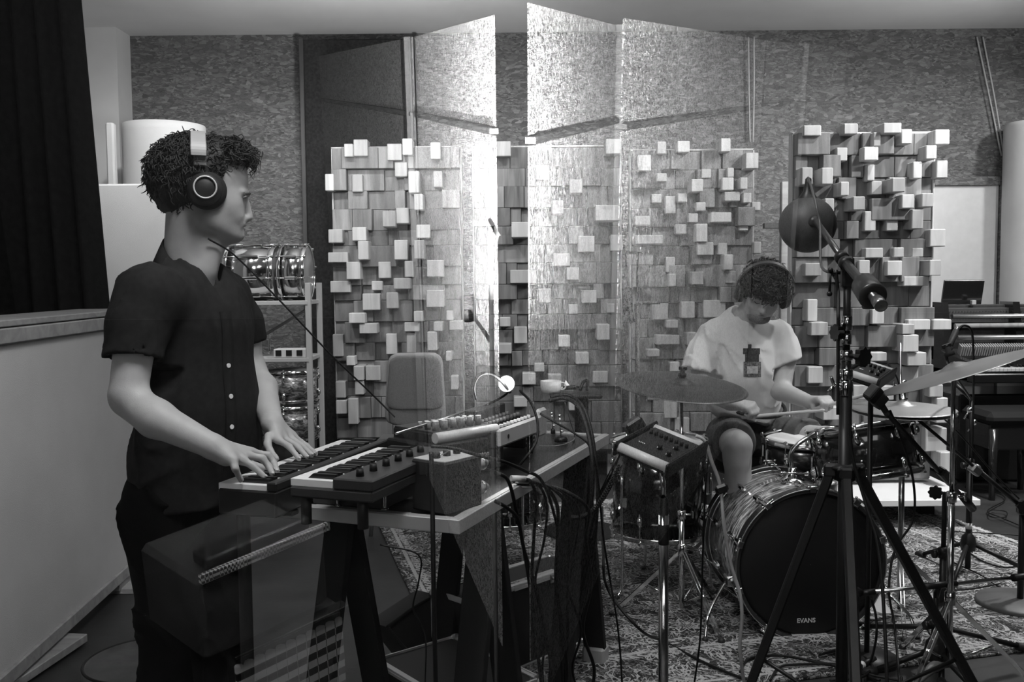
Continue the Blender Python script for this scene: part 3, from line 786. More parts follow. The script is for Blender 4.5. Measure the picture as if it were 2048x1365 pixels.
for i in range(nl):
    a = 2 * PI * (i + .5) / nl; d = X * math.cos(a) + Y * math.sin(a); tn = Z.cross(d)
    for end, h in ((-1, .012), (1, BH - .012)):
        c = BB + d * (R + .004) + axn * h
        cl = MB().box(c + axn * (end * .002), (.028, .006, .044), (tn, d, Z), .002).box(c - d * .008 + axn * (end * .021), (.026, .024, .005), (tn, d, Z), .002).build('claw', CHROME, bd)
        r0 = c + d * .006 + axn * (end * .035); r1 = BB + d * (R - .004) + axn * (BH / 2 + end * .10)
        MB().cyl(r0, r1, .0035, n=8).cyl(r0 - tn * .022, r0 + tn * .022, .0042, n=8).ball(r0 - tn * .022, .0055, n=8, m_=5).ball(r0 + tn * .022, .0055, n=8, m_=5).build('tension_rod', CHROME, bd)
        MB().box(BB + d * (R - .012) + axn * (BH / 2 + end * .09), (.022, .024, .055), (tn, d, Z), .007).build('lug', CHROME, bd)
for sx in (-1, 1):
    p0 = BB + axn * (BH * .72) + V((sx * R * .93, 0, -R * .32)); 
    MB().tube([p0, p0 + V((sx * .03, -.03, -.02)), V((p0.x + sx * .10, p0.y - .12, .09)), V((p0.x + sx * .12, p0.y - .16, .012))], .006, 10).build('spur', CHROME, bd)
    MB().ball((p0.x + sx * .12, p0.y - .16, .012), .012).build('rubber_tip', RUBBER, bd)
    MB().box(p0, (.03, .06, .04), None, .006).build('spur_bracket', CHROME, bd)
lp_ = P(1593, 1247, 3.40)
fl = text_mesh('EVANS', .0235, BB + axn * (BH - .0015) + (P(1594, 1247, 3.43) - BF) , X if X.x > 0 else -X, V((0, 0, 1)), .0006, bold=.0006)
ee = fl.build('head_lettering', mat('print_white', .6, .6), bd)
# mount on the top of the bass drum
tp = BB + axn * (BH * .55) + V((0, 0, R - .015))
MB().lathe(tp, (0, 0, 1), [(.001, -.01), (.045, -.008), (.045, .006), (.03, .014), (.016, .03), (.016, .05), (.001, .05)], 24).build('tom_mount', CHROME, bd)
MB().tube([tp + V((0, 0, .03)), tp + V((0, 0, .12)), tp + V((.10, 0, .19)), tp + V((.17, .02, .2))], .009, 10).build('tom_holder', CHROME, bd)
MB().cyl(tp + V((-.05, -.03, .035)), tp + V((.05, -.03, .035)), .004, n=8).ball(tp + V((-.05, -.03, .035)), .007, n=8, m_=5).ball(tp + V((.05, -.03, .035)), .007, n=8, m_=5).build('wing_screw', CHROME, bd)

# rack tom
tb = P(1742, 952, 3.62); tt = P(1716, 857, 3.70)
axn2 = (V((-.13, .20, .97))).normalized(); Ht = .205
tc_ = P(1728, 903, 3.66)
drum('large dark-wrapped tom mounted tilted above the bass drum, white wall blocks mirrored in its shell', tc_ - axn2 * (Ht / 2), axn2, .20, Ht, SMOKE, HEAD, 8, .35, 'short', name='rack_tom')
# snare on its stand
sc_ = P(1610, 876, 4.0)
st = drum('shallow black snare drum between the legs of the seated drummer', sc_ - V((0, 0, .135)), (0, -.03, 1), .178, .135, mat('snare_shell', .02, .25, coat=.5), HEAD, 10, .2, 'long', name='snare_drum')[0]
MB().box(sc_ + V((.05, -.18, -.03)), (.11, .02, .09), None, .006).build('damper_cloth', BLACKM, st)
# floor tom
fc = P(1318, 1083, 4.0); fc.z = .25
ft = drum('smoked floor tom with chrome lugs standing left of the bass drum', fc, (0, 0, 1), .208, .40, SMOKE, HEAD, 8, .25, 'short', name='floor_tom')[0]
for k in range(3):
    a = -.4 + k * 2.1; d = V((math.cos(a), math.sin(a), 0)); p = fc + d * .22
    MB().tube([p + V((0, 0, .27)), p + V((0, 0, .05)), V((p.x, p.y, .07)), V((p.x + d.x * .03, p.y + d.y * .03, .012))], .006, 10).build('leg', CHROME, ft)
    MB().box(p + V((0, 0, .16)) - d * .012, (.03, .03, .05), None, .006).build('leg_bracket', CHROME, ft)
    MB().ball((p.x + d.x * .03, p.y + d.y * .03, .014), .013, n=10, m_=6).build('rubber_foot', RUBBER, ft)
fc2 = P(1012, 1073, 4.35); fc2.z = .22
ft = drum('second floor tom half hidden behind the synthesizer table and its cables', fc2, (0, 0, 1), .20, .36, SMOKE, HEAD, 8, .1, 'short', name='floor_tom')[0]
for k in range(3):
    a = -1.2 + k * 2.1; d = V((math.cos(a), math.sin(a), 0)); p = fc2 + d * .212
    MB().tube([p + V((0, 0, .2)), p + V((0, 0, .05)), V((p.x, p.y, .07)), V((p.x + d.x * .03, p.y + d.y * .03, .012))], .006, 10).build('leg', CHROME, ft)

# cymbals
def mk_cym(name, lo, hi, rough):
    m, nt, b, N, L = node_mat(name, rough)
    b.inputs['Metallic'].default_value = .85
    tc = N('TexCoord'); sp = N('VectorMath', _operation='LENGTH'); L(tc.outputs['UV'], sp.inputs[0])
    n = N('TexNoise', Scale=3.0, Detail=5); L(tc.outputs['Object'], n.inputs['Vector'])
    w = N('Math', _operation='MULTIPLY'); w.inputs[1].default_value = 900.0; L(sp.outputs['Value'], w.inputs[0])
    s = N('Math', _operation='SINE'); L(w.outputs[0], s.inputs[0])
    r = ramp(N, [(.3, lo), (.7, hi)]); L(n.outputs['Fac'], r.inputs['Fac']); L(r.outputs[0], b.inputs['Base Color'])
    bp = N('Bump', Strength=.15, Distance=.001); L(s.outputs[0], bp.inputs['Height']); L(bp.outputs['Normal'], b.inputs['Normal'])
    return m
CYM_D = mk_cym('cymbal_dark', .09, .17, .42); CYM_L = mk_cym('cymbal_bronze', .38, .58, .42)
def cymbal_mesh(c, axis, R, m, t, name='cymbal_plate', bell=.16, arch=.06):
    axis = V(axis).normalized(); pr = [(.006, bell * R * .55 + arch * R)]
    for k in range(1, 7):
        u = k / 6; pr.append((R * .2 * u, arch * R + bell * R * .5 * math.cos(u * PI / 2)))
    for k in range(1, 11):
        u = k / 10; pr.append((R * (.2 + .8 * u), arch * R * (1 - u ** 1.6)))
    low = [(r, h - .0014) for r, h in pr[::-1]]
    X, Y, Z = frame(axis)
    o = MB().lathe(c, axis, pr + low, 72, closed=True).build(name, m, t)
    me = o.data; uv = me.uv_layers.new(name='UVMap'); M = MW[o.name]
    for p in me.polygons:
        for li in p.loop_indices:
            w = M @ me.vertices[me.loops[li].vertex_index].co - V(c); uv.data[li].uv = (w.dot(X), w.dot(Y))
    return o
def tripod(t, foot, z_col, r_leg, spread, m, ang0=0.0, braces=True, n=3, tube_r=.006, double=False):
    foot = V(foot); foot.z = 0
    for k in range(n):
        a = ang0 + 2 * PI * k / n; d = V((math.cos(a), math.sin(a), 0)); tn = V((-d.y, d.x, 0))
        g = MB()
        if double:
            for s in (-1, 1): g.box((foot + V((0, 0, z_col)) + foot + d * spread + V((0, 0, .015))) / 2 + tn * (s * .006), ((d * spread - V((0, 0, z_col - .015))).length, .003, .014), frame_ax(d * spread - V((0, 0, z_col - .015)), tn), 0)
        else: g.cyl(foot + V((0, 0, z_col)), foot + d * spread + V((0, 0, .014)), tube_r, n=10)
        g.build('leg', m, t)
        MB().ball(foot + d * spread + V((0, 0, .014)), .014, n=10, m_=6).build('rubber_foot', RUBBER, t)
        if braces: MB().cyl(foot + V((0, 0, z_col * .25)), foot + d * spread * .52 + V((0, 0, z_col * .5)), .004, n=8).build('brace', m, t)
def frame_ax(d, tn):
    d = V(d).normalized(); tn = (V(tn) - d * V(tn).dot(d)).normalized(); return (d, tn, d.cross(tn))
def cym_stand(t, foot, top, z_mid, r=.011, m=CHROME, ang0=.4, spread=.27, zc=.28):
    foot = V((foot[0], foot[1], 0)); top = V(top)
    mid = foot + (top - foot) * (z_mid / top.z)
    MB().cyl(foot + V((0, 0, .05)), mid, r, n=14).build('lower_tube', m, t)
    MB().cyl(mid, top, r * .7, n=12).build('upper_tube', m, t)
    MB().lathe(mid, top - mid, [(r, -.02), (r * 1.5, -.018), (r * 1.5, .014), (r, .016)], 16).cyl(mid, mid + V((.035, -.01, 0)), .004, n=8).box(mid + V((.04, -.01, 0)), (.006, .012, .028), None, .002).build('height_clamp', m, t)
    MB().lathe(foot + V((0, 0, zc)), (0, 0, 1), [(r, -.025), (r * 1.6, -.02), (r * 1.6, .02), (r, .025)], 16).build('leg_collar', m, t)
    tripod(t, foot, zc, .006, spread, m, ang0, double=True)
def felt_nut(t, c, axis, m=BLACK):
    axis = V(axis).normalized(); X, Y, Z = frame(axis)
    MB().lathe(c, axis, [(.001, 0), (.016, 0), (.016, .012), (.01, .014), (.008, .03), (.001, .03)], 16).build('cymbal_felt', BLACKM, t)
    MB().box(V(c) + Z * .033, (.032, .006, .014), (X, Y, Z), .002).ball(V(c) + Z * .032, .007, n=8, m_=5).build('wing_nut', m, t)

c = P(1363, 764, 3.62); A_ = V((.075, -.13, .985)).normalized()
t = thing('ride_cymbal', 'wide dark cymbal tilted flat in front of the diffuser, left of the drummer', 'cymbal', (c.x, c.y, 0))
cymbal_mesh(c - A_ * .018, A_, .253, CYM_D, t)
felt_nut(t, c + A_ * .02, A_); 
cym_stand(t, (P(1364, 1000, 3.62).x, 3.62), c, .42, ang0=.9)
MB().box(c - V((0, 0, .035)), (.018, .03, .04), None, .004).cyl(c - V((.03, 0, .04)), c - V((0, 0, .04)), .005, n=8).build('tilter', BLACK, t)

c = P(1908, 733, 3.02); A_ = V((-.30, .14, .94)).normalized()
t = thing('crash_cymbal', 'pale cymbal seen almost edge-on, tilted up to the right edge beside the piano', 'cymbal', (c.x, c.y, 0))
cymbal_mesh(c - A_ * .02, A_, .245, CYM_L, t, bell=.15)
felt_nut(t, c + A_ * .035, A_)
cym_stand(t, (P(1907, 1150, 3.02).x, 3.04), c - V((0, 0, .02)), .62, r=.0105, ang0=-.35, spread=.26)

# hi-hat
c = P(1806, 818, 3.62)
t = thing('hi_hat', 'pair of bronze hi-hat cymbals on a chrome stand above the tilted tom', 'cymbal', (c.x, c.y, 0))
cymbal_mesh(c, (0, -.03, 1), .193, CYM_L, t, 'top_cymbal', bell=.2, arch=.08)
cymbal_mesh(c - V((0, 0, .012)), (0, .03, -1), .193, CYM_L, t, 'bottom_cymbal', bell=.2, arch=.08)
MB().cyl(c - V((0, 0, .3)), P(1801, 686, 3.62), .0036, n=10).build('pull_rod', CHROME, t)
MB().lathe(c + V((0, 0, .03)), (0, 0, 1), [(.001, 0), (.017, 0), (.017, .012), (.009, .014), (.009, .06), (.012, .062), (.012, .08), (.001, .082)], 16).cyl(c + V((-.03, 0, .09)), c + V((0, 0, .09)), .004, n=8).box(c + V((-.036, 0, .09)), (.006, .01, .03), None, .002).build('clutch', CHROME, t)
MB().cyl((c.x, c.y, .04), c - V((0, 0, .04)), .011, n=14).build('lower_tube', CHROME, t)
MB().lathe(c - V((0, 0, .045)), (0, 0, 1), [(.001, 0), (.03, 0), (.034, .01), (.001, .012)], 20).build('cup_seat', CHROME, t)
tripod(t, (c.x, c.y, 0), .26, .006, .27, CHROME, .2, double=True)
MB().box((c.x - .06, c.y + .15, .035), (.09, .27, .012), (V((1, 0, 0)), V((0, .97, .2)), V((0, -.2, .97))), .003).build('pedal', ALU, t)

# snare stand legs (seen under the snare)
sf = V((sc_.x, sc_.y, 0))
t = thing('snare_stand', 'low chrome tripod stand carrying the snare drum', 'stand', (sf.x, sf.y, 0))
MB().cyl(sf + V((0, 0, .05)), sf + V((0, 0, .47)), .011, n=12).build('lower_tube', CHROME, t)
for k in range(3):
    a = .5 + k * 2.1; d = V((math.cos(a), math.sin(a), 0)); MB().tube([sf + V((0, 0, .46)), sf + d * .16 + V((0, 0, .5)), sf + d * .187 + V((0, 0, .525)), sf + d * .187 + V((0, 0, .55))], .006, 8).build('basket_arm', CHROME, t)
tripod(t, sf, .22, .006, .25, CHROME, 1.1, double=True)
# drummer's stool
dst = P(1497, 905, 4.40); dst.z = 0
DR_STOOL = dst
t = thing('drum_stool', 'round black drum stool under the seated drummer', 'stool', tuple(dst))
MB().lathe(dst, (0, 0, 1), [(.001, .43), (.15, .43), (.17, .45), (.17, .49), (.155, .51), (.001, .515)], 40).build('seat', BLACKM, t)
MB().cyl(dst + V((0, 0, .05)), dst + V((0, 0, .43)), .014, n=14).build('pole', CHROME, t)
tripod(t, dst, .28, .008, .27, CHROME, .7, double=True)

# ================================================================= piano and bench
pk = mat('piano_black', .012, .22, coat=.5)
p0 = P(1885, 730, 6.25); p1 = P(2200, 730, 6.25); zk = P(1980, 733, 5.95).z
t = thing('upright_piano', 'open black upright piano with bare action and keys at the right wall', 'piano', ((p0.x + p1.x) / 2, 6.3, 0))
xa, xb = p0.x + .02, p0.x + 1.42
MB().box(((xa + xb) / 2, 6.28, zk / 2 - .09), (xb - xa, .46, zk - .2), None, .01).build('lower_case', pk, t)
MB().box(((xa + xb) / 2, 6.18, zk - .07), (xb - xa, .62, .06), None, .008).build('key_bed', pk, t)
zt_ = P(1960, 610, 6.4).z
MB().box(((xa + xb) / 2, 6.47, (zk + zt_) / 2), (xb - xa, .08, zt_ - zk), None, .005).build('soundboard', DARKWOOD, t)
wk = MB(); 
for i in range(52): wk.box((xa + .06 + i * .0245, 5.96, zk - .018), (.0232, .15, .02), None, .0015)
wk.build('white_keys', mat('piano_ivory', .62, .35), t)
kk = MB()
for i in range(52):
    if i % 7 not in (2, 6): kk.box((xa + .06 + i * .0245 + .012, 6.0, zk + .0), (.0115, .095, .014), None, .002)
kk.build('black_keys', BLACK, t)
for x in (xa - .0, P(2010, 700, 6.3).x + .06):
    pr = [V((x, 6.5, zk - .1)), V((x, 5.95, zk - .1)), V((x, 5.95, zk + .03)), V((x, 6.25, zk + .06)), V((x, 6.33, zt_ + .02)), V((x, 6.5, zt_ + .02))]
    MB().prism(pr, (.045, 0, 0)).build('side_cheek', pk, t)
# action: iron frame with pins, hammer rail, felts
MB().box(((xa + xb) / 2, 6.40, zt_ - .07), (xb - xa - .1, .04, .10), None, .004).build('iron_frame', mat('iron_frame', .10, .4, metal=.3), t)
pins = MB()
for r_ in range(3):
    for i in range(60): pins.cyl((xa + .08 + i * .02 + r_ * .006, 6.375, zt_ - .045 - r_ * .022), (xa + .08 + i * .02 + r_ * .006, 6.36, zt_ - .043 - r_ * .022), .003, n=5)
pins.build('tuning_pins', STEEL, t)
for k, (zz, yy, m_) in enumerate(((.30, 6.30, ALU), (.24, 6.26, PINE), (.165, 6.22, ALU))):
    MB().cyl((xa + .06, yy, zk + zz), (xb - .06, yy, zk + zz), .016, n=12).build('action_rail', m_, t)
hm = MB()
for i in range(80): hm.box((xa + .08 + i * .0155, 6.22, zk + .085), (.009, .05, .07), (V((1, 0, 0)), V((0, .9, .4)), V((0, -.4, .9))), .002)
hm.build('hammers', mat('hammer_felt', .42, .9), t)
lid = P(1925, 612, 6.42)
MB().box((P(1925, 588, 6.46).x, 6.46, zt_ + .085), (.27, .02, .17), (V((1, 0, 0)), V((0, .96, .25)), V((0, -.25, .96))), .002).build('raised_lid', pk, t)
MB().box((P(1952, 612, 6.36).x, 6.40, zt_ + .016), (.03, .03, .03), None, .003).build('latch', PINE, t)
MB().box(((xa + xb) / 2, 6.32, .09), (xb - xa, .5, .12), None, .01).build('plinth', pk, t)

bp_ = P(1950, 812, 5.75); zb = P(1990, 815, 5.75).z
xa2, xb2 = P(1938, 900, 5.75).x, P(2075, 900, 5.75).x
t = thing('piano_bench', 'black padded piano bench in front of the open piano', 'bench', ((xa2 + xb2) / 2, 5.7, 0))
MB().box(((xa2 + xb2) / 2, 5.7, zb - .04), (xb2 - xa2, .36, .08), None, .03).build('seat', BLACKM, t)
MB().box(((xa2 + xb2) / 2, 5.7, zb - .15), (xb2 - xa2 - .04, .30, .16), None, .01).build('apron', pk, t)
for sx in (xa2 + .05, xb2 - .05):
    for sy in (5.56, 5.84): MB().cyl((sx, sy, .0), (sx, sy, zb - .1), .018, .028, n=12).build('leg', pk, t)

# ================================================================= smooth solid figures (distance fields turned into one continuous mesh)
class Field:
    def __init__(s, h=.005): s.p = []; s.h = h; s.lo = np.array([1e9] * 3); s.hi = -s.lo.copy()
    def _bb(s, a, b, r):
        a = np.array(a, float); b = np.array(b, float); lo = np.minimum(a, b) - r; hi = np.maximum(a, b) + r
        return lo, hi
    def cap(s, a, b, ra, rb=None, k=.012, flat=None, fs=1.0, cut=False):
        """tapered capsule, optionally flattened: distance along unit vector flat scaled by fs"""
        rb = ra if rb is None else rb; a_ = np.array(V(a)); b_ = np.array(V(b)); ba = b_ - a_; L2 = max(float(ba @ ba), 1e-12)
        n = None if flat is None else np.array(V(flat).normalized())
        def f(X):
            q = X - a_; t = np.clip(q @ ba / L2, 0, 1); d = q - t[..., None] * ba
            if n is not None: d = d + (d @ n)[..., None] * n * (fs - 1)
            return np.sqrt((d * d).sum(-1)) - (ra + (rb - ra) * t)
        lo, hi = s._bb(a_, b_, max(ra, rb) * (1.0 if fs >= 1 else 1 / fs)); s.p.append((f, lo, hi, k, cut)); return s
    def path(s, pts, rs, k=.008, **kw):
        for i in range(len(pts) - 1): s.cap(pts[i], pts[i + 1], rs[i], rs[i + 1], k, **kw)
        return s
    def ell(s, c, r, ax=None, k=.02, cut=False):
        c_ = np.array(V(c)); A = np.array([V(a).normalized() for a in ax]) if ax else np.eye(3); r_ = np.array(r, float)
        def f(X):
            q = (X - c_) @ A.T; k0 = np.sqrt(((q / r_) ** 2).sum(-1)); k1 = np.sqrt(((q / r_ ** 2) ** 2).sum(-1)) + 1e-9
            return k0 * (k0 - 1) / k1
        s.p.append((f, c_ - r_.max(), c_ + r_.max(), k, cut)); return s
    def cutplane(s, o, n, k=.004):
        """removes what lies on the side n points to"""
        o_ = np.array(V(o)); n_ = np.array(V(n).normalized())
        s.p.append((lambda X: -((X - o_) @ n_), None, None, k, True)); return s
    def cutslab(s, a, n, R, k=.004):
        """removes what lies beyond plane (a, n) but only within R of a"""
        o_ = np.array(V(a)); n_ = np.array(V(n).normalized())
        def f(X):
            q = X - o_; return np.maximum(-(q @ n_), np.sqrt((q * q).sum(-1)) - R)
        s.p.append((f, o_ - R, o_ + R, k, True)); return s
    def mesh(s, noise_amp=0, noise_scale=20, seed=0, wr=None):
        h = s.h
        lo = np.min([p[1] for p in s.p if p[1] is not None and not p[4]], axis=0) - 4 * h; hi = np.max([p[2] for p in s.p if p[2] is not None and not p[4]], axis=0) + 4 * h
        n = np.ceil((hi - lo) / h).astype(int) + 1
        D = np.full(n, .05, np.float32)
        axs = [lo[i] + h * np.arange(n[i]) for i in range(3)]
        for f, a, b, k, cut in s.p:
            if a is None: i0 = np.zeros(3, int); i1 = n
            else:
                m_ = k + 5 * h + (.03 if not cut else 0)
                i0 = np.clip(np.floor((a - m_ - lo) / h).astype(int), 0, n); i1 = np.clip(np.ceil((b + m_ - lo) / h).astype(int) + 1, 0, n)
            if (i1 <= i0).any(): continue
            X = np.stack(np.meshgrid(*[axs[i][i0[i]:i1[i]] for i in range(3)], indexing='ij'), -1)
            d = f(X); sl = tuple(slice(i0[i], i1[i]) for i in range(3)); A = D[sl]
            if cut:
                d = -d; hh = np.clip(.5 + .5 * (d - A) / k, 0, 1); D[sl] = A + (d - A) * hh + k * hh * (1 - hh)
            else:
                hh = np.clip(.5 + .5 * (A - d) / k, 0, 1); D[sl] = A + (d - A) * hh - k * hh * (1 - hh)
        if wr is not None:
            for (wf) in wr:
                X = np.stack(np.meshgrid(*axs, indexing='ij'), -1); D = D + wf(X).astype(np.float32)
        # surface nets
        S = D < 0
        c = np.zeros(tuple(n - 1), np.int8)
        for i in (0, 1):
            for j in (0, 1):
                for k_ in (0, 1): c += S[i:n[0] - 1 + i, j:n[1] - 1 + j, k_:n[2] - 1 + k_]
        act = (c > 0) & (c < 8); idx = np.full(act.shape, -1, np.int64); I = np.argwhere(act); idx[act] = np.arange(len(I))
        acc = np.zeros((len(I), 3)); cnt = np.zeros(len(I))
        cor = [(i, j, k_) for i in (0, 1) for j in (0, 1) for k_ in (0, 1)]
        for p in cor:
            for q in cor:
                if sum(q) == sum(p) + 1 and all(q[t] >= p[t] for t in range(3)):
                    a = D[I[:, 0] + p[0], I[:, 1] + p[1], I[:, 2] + p[2]]; b = D[I[:, 0] + q[0], I[:, 1] + q[1], I[:, 2] + q[2]]
                    m_ = (a < 0) != (b < 0); t = np.where(m_, a / np.where(m_, a - b, 1), 0)
                    pt = np.array(p) + t[:, None] * (np.array(q) - np.array(p)); acc[m_] += pt[m_]; cnt[m_] += 1
        vs = lo + h * (I + acc / cnt[:, None])
        fs = []
        for ax in range(3):
            a1, a2 = (ax + 1) % 3, (ax + 2) % 3
            s0 = [slice(1, -1)] * 3; s0[ax] = slice(0, -1); s1 = list(s0); s1[ax] = slice(1, None)
            A = S[tuple(s0)]; B = S[tuple(s1)]; E = np.argwhere(A != B)
            off = np.ones(3, int); off[ax] = 0; E = E + off
            sgn = S[E[:, 0], E[:, 1], E[:, 2]]
            def g(d1, d2):
                q = E.copy(); q[:, a1] -= d1; q[:, a2] -= d2; return idx[q[:, 0], q[:, 1], q[:, 2]]
            Q = np.stack([g(0, 0), g(1, 0), g(1, 1), g(0, 1)], 1); Q[~sgn] = Q[~sgn][:, ::-1]; fs.append(Q)
        F_ = np.concatenate(fs); F_ = F_[(F_ >= 0).all(1)]
        # light smoothing
        e = np.concatenate([F_[:, [0, 1]], F_[:, [1, 2]], F_[:, [2, 3]], F_[:, [3, 0]]])
        for _ in range(2):
            sm = np.zeros_like(vs); ct = np.zeros(len(vs))
            for q in (0, 1, 2): pass
            np.add.at(sm, e[:, 0], vs[e[:, 1]]); np.add.at(ct, e[:, 0], 1); np.add.at(sm, e[:, 1], vs[e[:, 0]]); np.add.at(ct, e[:, 1], 1)
            vs = vs * .55 + .45 * sm / np.maximum(ct, 1)[:, None]
        return vs, F_
    def build(s, name, m, parent, **kw):
        vs, F_ = s.mesh(**kw)
        inv = np.array(MW[parent.name].inverted()); vs = vs @ inv[:3, :3].T + inv[:3, 3]
        me = bpy.data.meshes.new(name); me.from_pydata(vs.tolist(), [], F_.tolist()); me.polygons.foreach_set('use_smooth', [True] * len(F_))
        me.materials.append(m); me.update()
        o = bpy.data.objects.new(name, me); C.objects.link(o); o.parent = parent; MW[o.name] = MW[parent.name]; return o

def wrinkle(scale, amp, stretch=(1, 1, 1), seed=0):
    """soft cloth folds"""
    rs = np.random.RandomState(seed); ks = rs.normal(size=(7, 3)) * np.array(stretch); ks /= np.linalg.norm(ks, axis=1)[:, None]; ph = rs.uniform(0, 6.28, 7); fr = scale * rs.uniform(.6, 1.7, 7)
    def f(X):
        o = 0
        for k, p, q in zip(ks[:5], ph, fr):
            w = 1 - np.abs(np.sin((X @ k) * q * .5 + p + 1.3 * np.sin((X @ np.roll(k, 1)) * q * .45 + p))); g = .5 + .5 * np.sin((X @ np.roll(k, 2)) * q * .3 + 2 * p); o = np.maximum(o, (w ** 5) * g)
        return -amp * o
    return f

def strands(c, ax, r, n, length, rad, m, parent, name, seed, keep, curl=.5, spread=1.0, wave=2.0, gravity=(0, 0, -1), comb=None):
    """short tufts growing from an ellipsoid (centre c, axes ax, radii r); keep(local unit dir) decides where"""
    rnd = random.Random(seed); mb = MB(); c = V(c); A = [V(a).normalized() for a in ax]; g = V(gravity)
    k = 0; guard = 0
    while k < n and guard < n * 20:
        guard += 1
        d = V((rnd.gauss(0, 1), rnd.gauss(0, 1), rnd.gauss(0, 1))).normalized()
        kp = keep(d)
        if kp <= 0 or rnd.random() > kp: continue
        nrm = (A[0] * (d.x / r[0]) + A[1] * (d.y / r[1]) + A[2] * (d.z / r[2])).normalized()
        p = c + A[0] * (d.x * r[0]) + A[1] * (d.y * r[1]) + A[2] * (d.z * r[2])
        t = nrm.orthogonal().normalized(); t = Quaternion(nrm, rnd.uniform(0, 6.28)) @ t
        if comb is not None: t = (V(comb(d)) - nrm * V(comb(d)).dot(nrm)); t = t.normalized() if t.length > 1e-4 else nrm.orthogonal().normalized()
        t = (t + V((rnd.gauss(0, .35), rnd.gauss(0, .35), rnd.gauss(0, .35)))).normalized()
        b = nrm.cross(t); L_ = length * rnd.uniform(.7, 1.25); ph = rnd.uniform(0, 6.28); pts = []
        for i in range(5):
            u = i / 4
            q = p + t * (L_ * u * .8) + nrm * (L_ * (spread * (u - u * u * .9) * .6)) + b * (math.sin(ph + u * wave * PI) * curl * L_ * .3) + nrm * (math.cos(ph + u * wave * PI) * curl * L_ * .14) + g * (L_ * .12 * u * u)
            pts.append(q)
        mb.tube(pts, [rad, rad * 1.1, rad * .9, rad * .25], 5, 2, cap=False); k += 1
    return mb.build(name, m, parent)

SKIN = mat('skin', .38, .55, var=.06, nscale=25, bump=.06, bscale=350)
HAIR = mat('dark_hair', .016, .5, spec=.35); HAIR2 = mat('brown_hair', .016, .6, spec=.3)
SHIRT_K = mat('black_shirt', .016, .9, var=.2, nscale=60, bump=.0, bscale=300, spec=.15)
TROUS = mat('black_trousers', .006, .95, spec=.08)
LIPS = mat('lips', .16, .5); EYEW = mat('eye_white', .6, .2); EYEK = mat('iris', .02, .1); BROW = mat('eyebrow_hair', .03, .8)
NAIL = mat('nail', .42, .35)
UPV = V((0, 0, 1))

def finger(fd, pts, r=.0088, k=.006):
    n = len(pts); fd.path(pts, [r * (1.08 - .28 * i / (n - 1)) for i in range(n)], k)

# ----------------------------------------------------------------- the keyboard player
MY = 2.45
mp = thing('person', 'man with headphones in a dark short-sleeved shirt standing and playing the keyboard', 'person', (P(370, 900, MY).x, MY, 0))
f_ = V((.87, -.49, 0)); l_ = V((.49, .87, 0))
hf = V((.95, .31, -.03)).normalized(); hs = UPV.cross(hf).normalized(); hu = hf.cross(hs)
s_ = MY / F
def hp(px, py, side=0.0, Y=MY):
    c = P(400, 370, Y); return c + hf * ((px - 400) * s_ / 1.0) + UPV * ((370 - py) * s_) + hs * side
b = Field(.0046)
hax = (hf, hs, UPV)
b.ell(hp(398, 352), (.108, .079, .092), hax, .02)              # cranium
b.ell(hp(440, 360), (.068, .068, .075), hax, .02)              # forehead
b.ell(hp(436, 412), (.062, .060, .085), hax, .02)              # face
for s in (-1, 1):
    b.ell(hp(446, 408, s * .034), (.036, .028, .040), hax, .03)   # cheeks
    b.ell(hp(466, 432, s * .030), (.016, .014, .014), hax, .02)
    b.ell(hp(489, 394, s * .026), (.012, .013, .009), hax, .012, cut=True)   # eye hollows
    b.cap(hp(405, 436, s * .052), hp(456, 464, s * .018), .024, .022, .03)   # jaw
    b.cap(hp(488, 383, s * .012), hp(478, 383, s * .044), .0085, .008, .008)   # brow ridge
    b.ell(hp(485, 433, s * .012), (.009, .007, .007), hax, .004)    # nostril wings
b.cap(hp(487, 388), hp(493, 428), .0065, .0095, .008)            # nose
b.ell(hp(492, 432), (.010, .0095, .0085), hax, .006)
b.ell(hp(472, 446), (.018, .030, .016), hax, .012)             # muzzle
b.ell(hp(478, 447), (.008, .021, .0052), hax, .005)            # upper lip
b.ell(hp(476, 454), (.008, .018, .0055), hax, .005)
b.ell(hp(469, 469), (.017, .021, .013), hax, .014)             # chin
b.ell(hp(481, 450.5), (.008, .022, .0012), hax, .003, cut=True)
nb = P(379, 545, 2.46)
b.cap(hp(380, 420), nb, .058, .066, .02, flat=hs, fs=1.0)
b.cap(hp(430, 455), nb + f_ * .04 + UPV * .01, .034, .042, .02)
b.ell(hp(428, 498), (.012, .012, .014), hax, .015)
# torso under the shirt
b.cap(P(300, 590, 2.28), P(452, 592, 2.60), .045, .045, .04)
b.cap(nb - UPV * .14, nb - UPV * .50, .075, .08, .04)
# near arm
el = P(258, 800, 2.20); wr_ = P(424, 893, 2.13)
b.path([P(292, 600, 2.28), P(269, 690, 2.23), P(257, 785, 2.20)], [.044, .046, .043], .015)
b.cap(el, P(312, 838, 2.17), .042, .044, .02); b.cap(P(312, 838, 2.17), wr_, .043, .028, .015, flat=UPV, fs=1.0)
kn = {}
def hand(wrist, tips, thumb, up, r=.0088):
    for p in tips: b.cap(wrist, p[0], .021, .0125, .012)
    for p in tips: finger(b, p, r)
    finger(b, thumb, r * 1.12)
ZK = .884
t_l = PZ(482, 961, ZK); t_r = PZ(529, 954, ZK + .004); t_m = PZ(545, 949, ZK + .006); t_i = PZ(554, 943, ZK + .006)
fing_n = [[P(466, 921, 2.11), P(470, 937, 2.10), t_l], [P(485, 921, 2.14), P(505, 932, 2.14), t_r], [P(495, 912, 2.17), P(525, 917, 2.18), P(538, 934, 2.18), t_m], [P(502, 905, 2.20), P(536, 911, 2.22), P(548, 927, 2.22), t_i]]
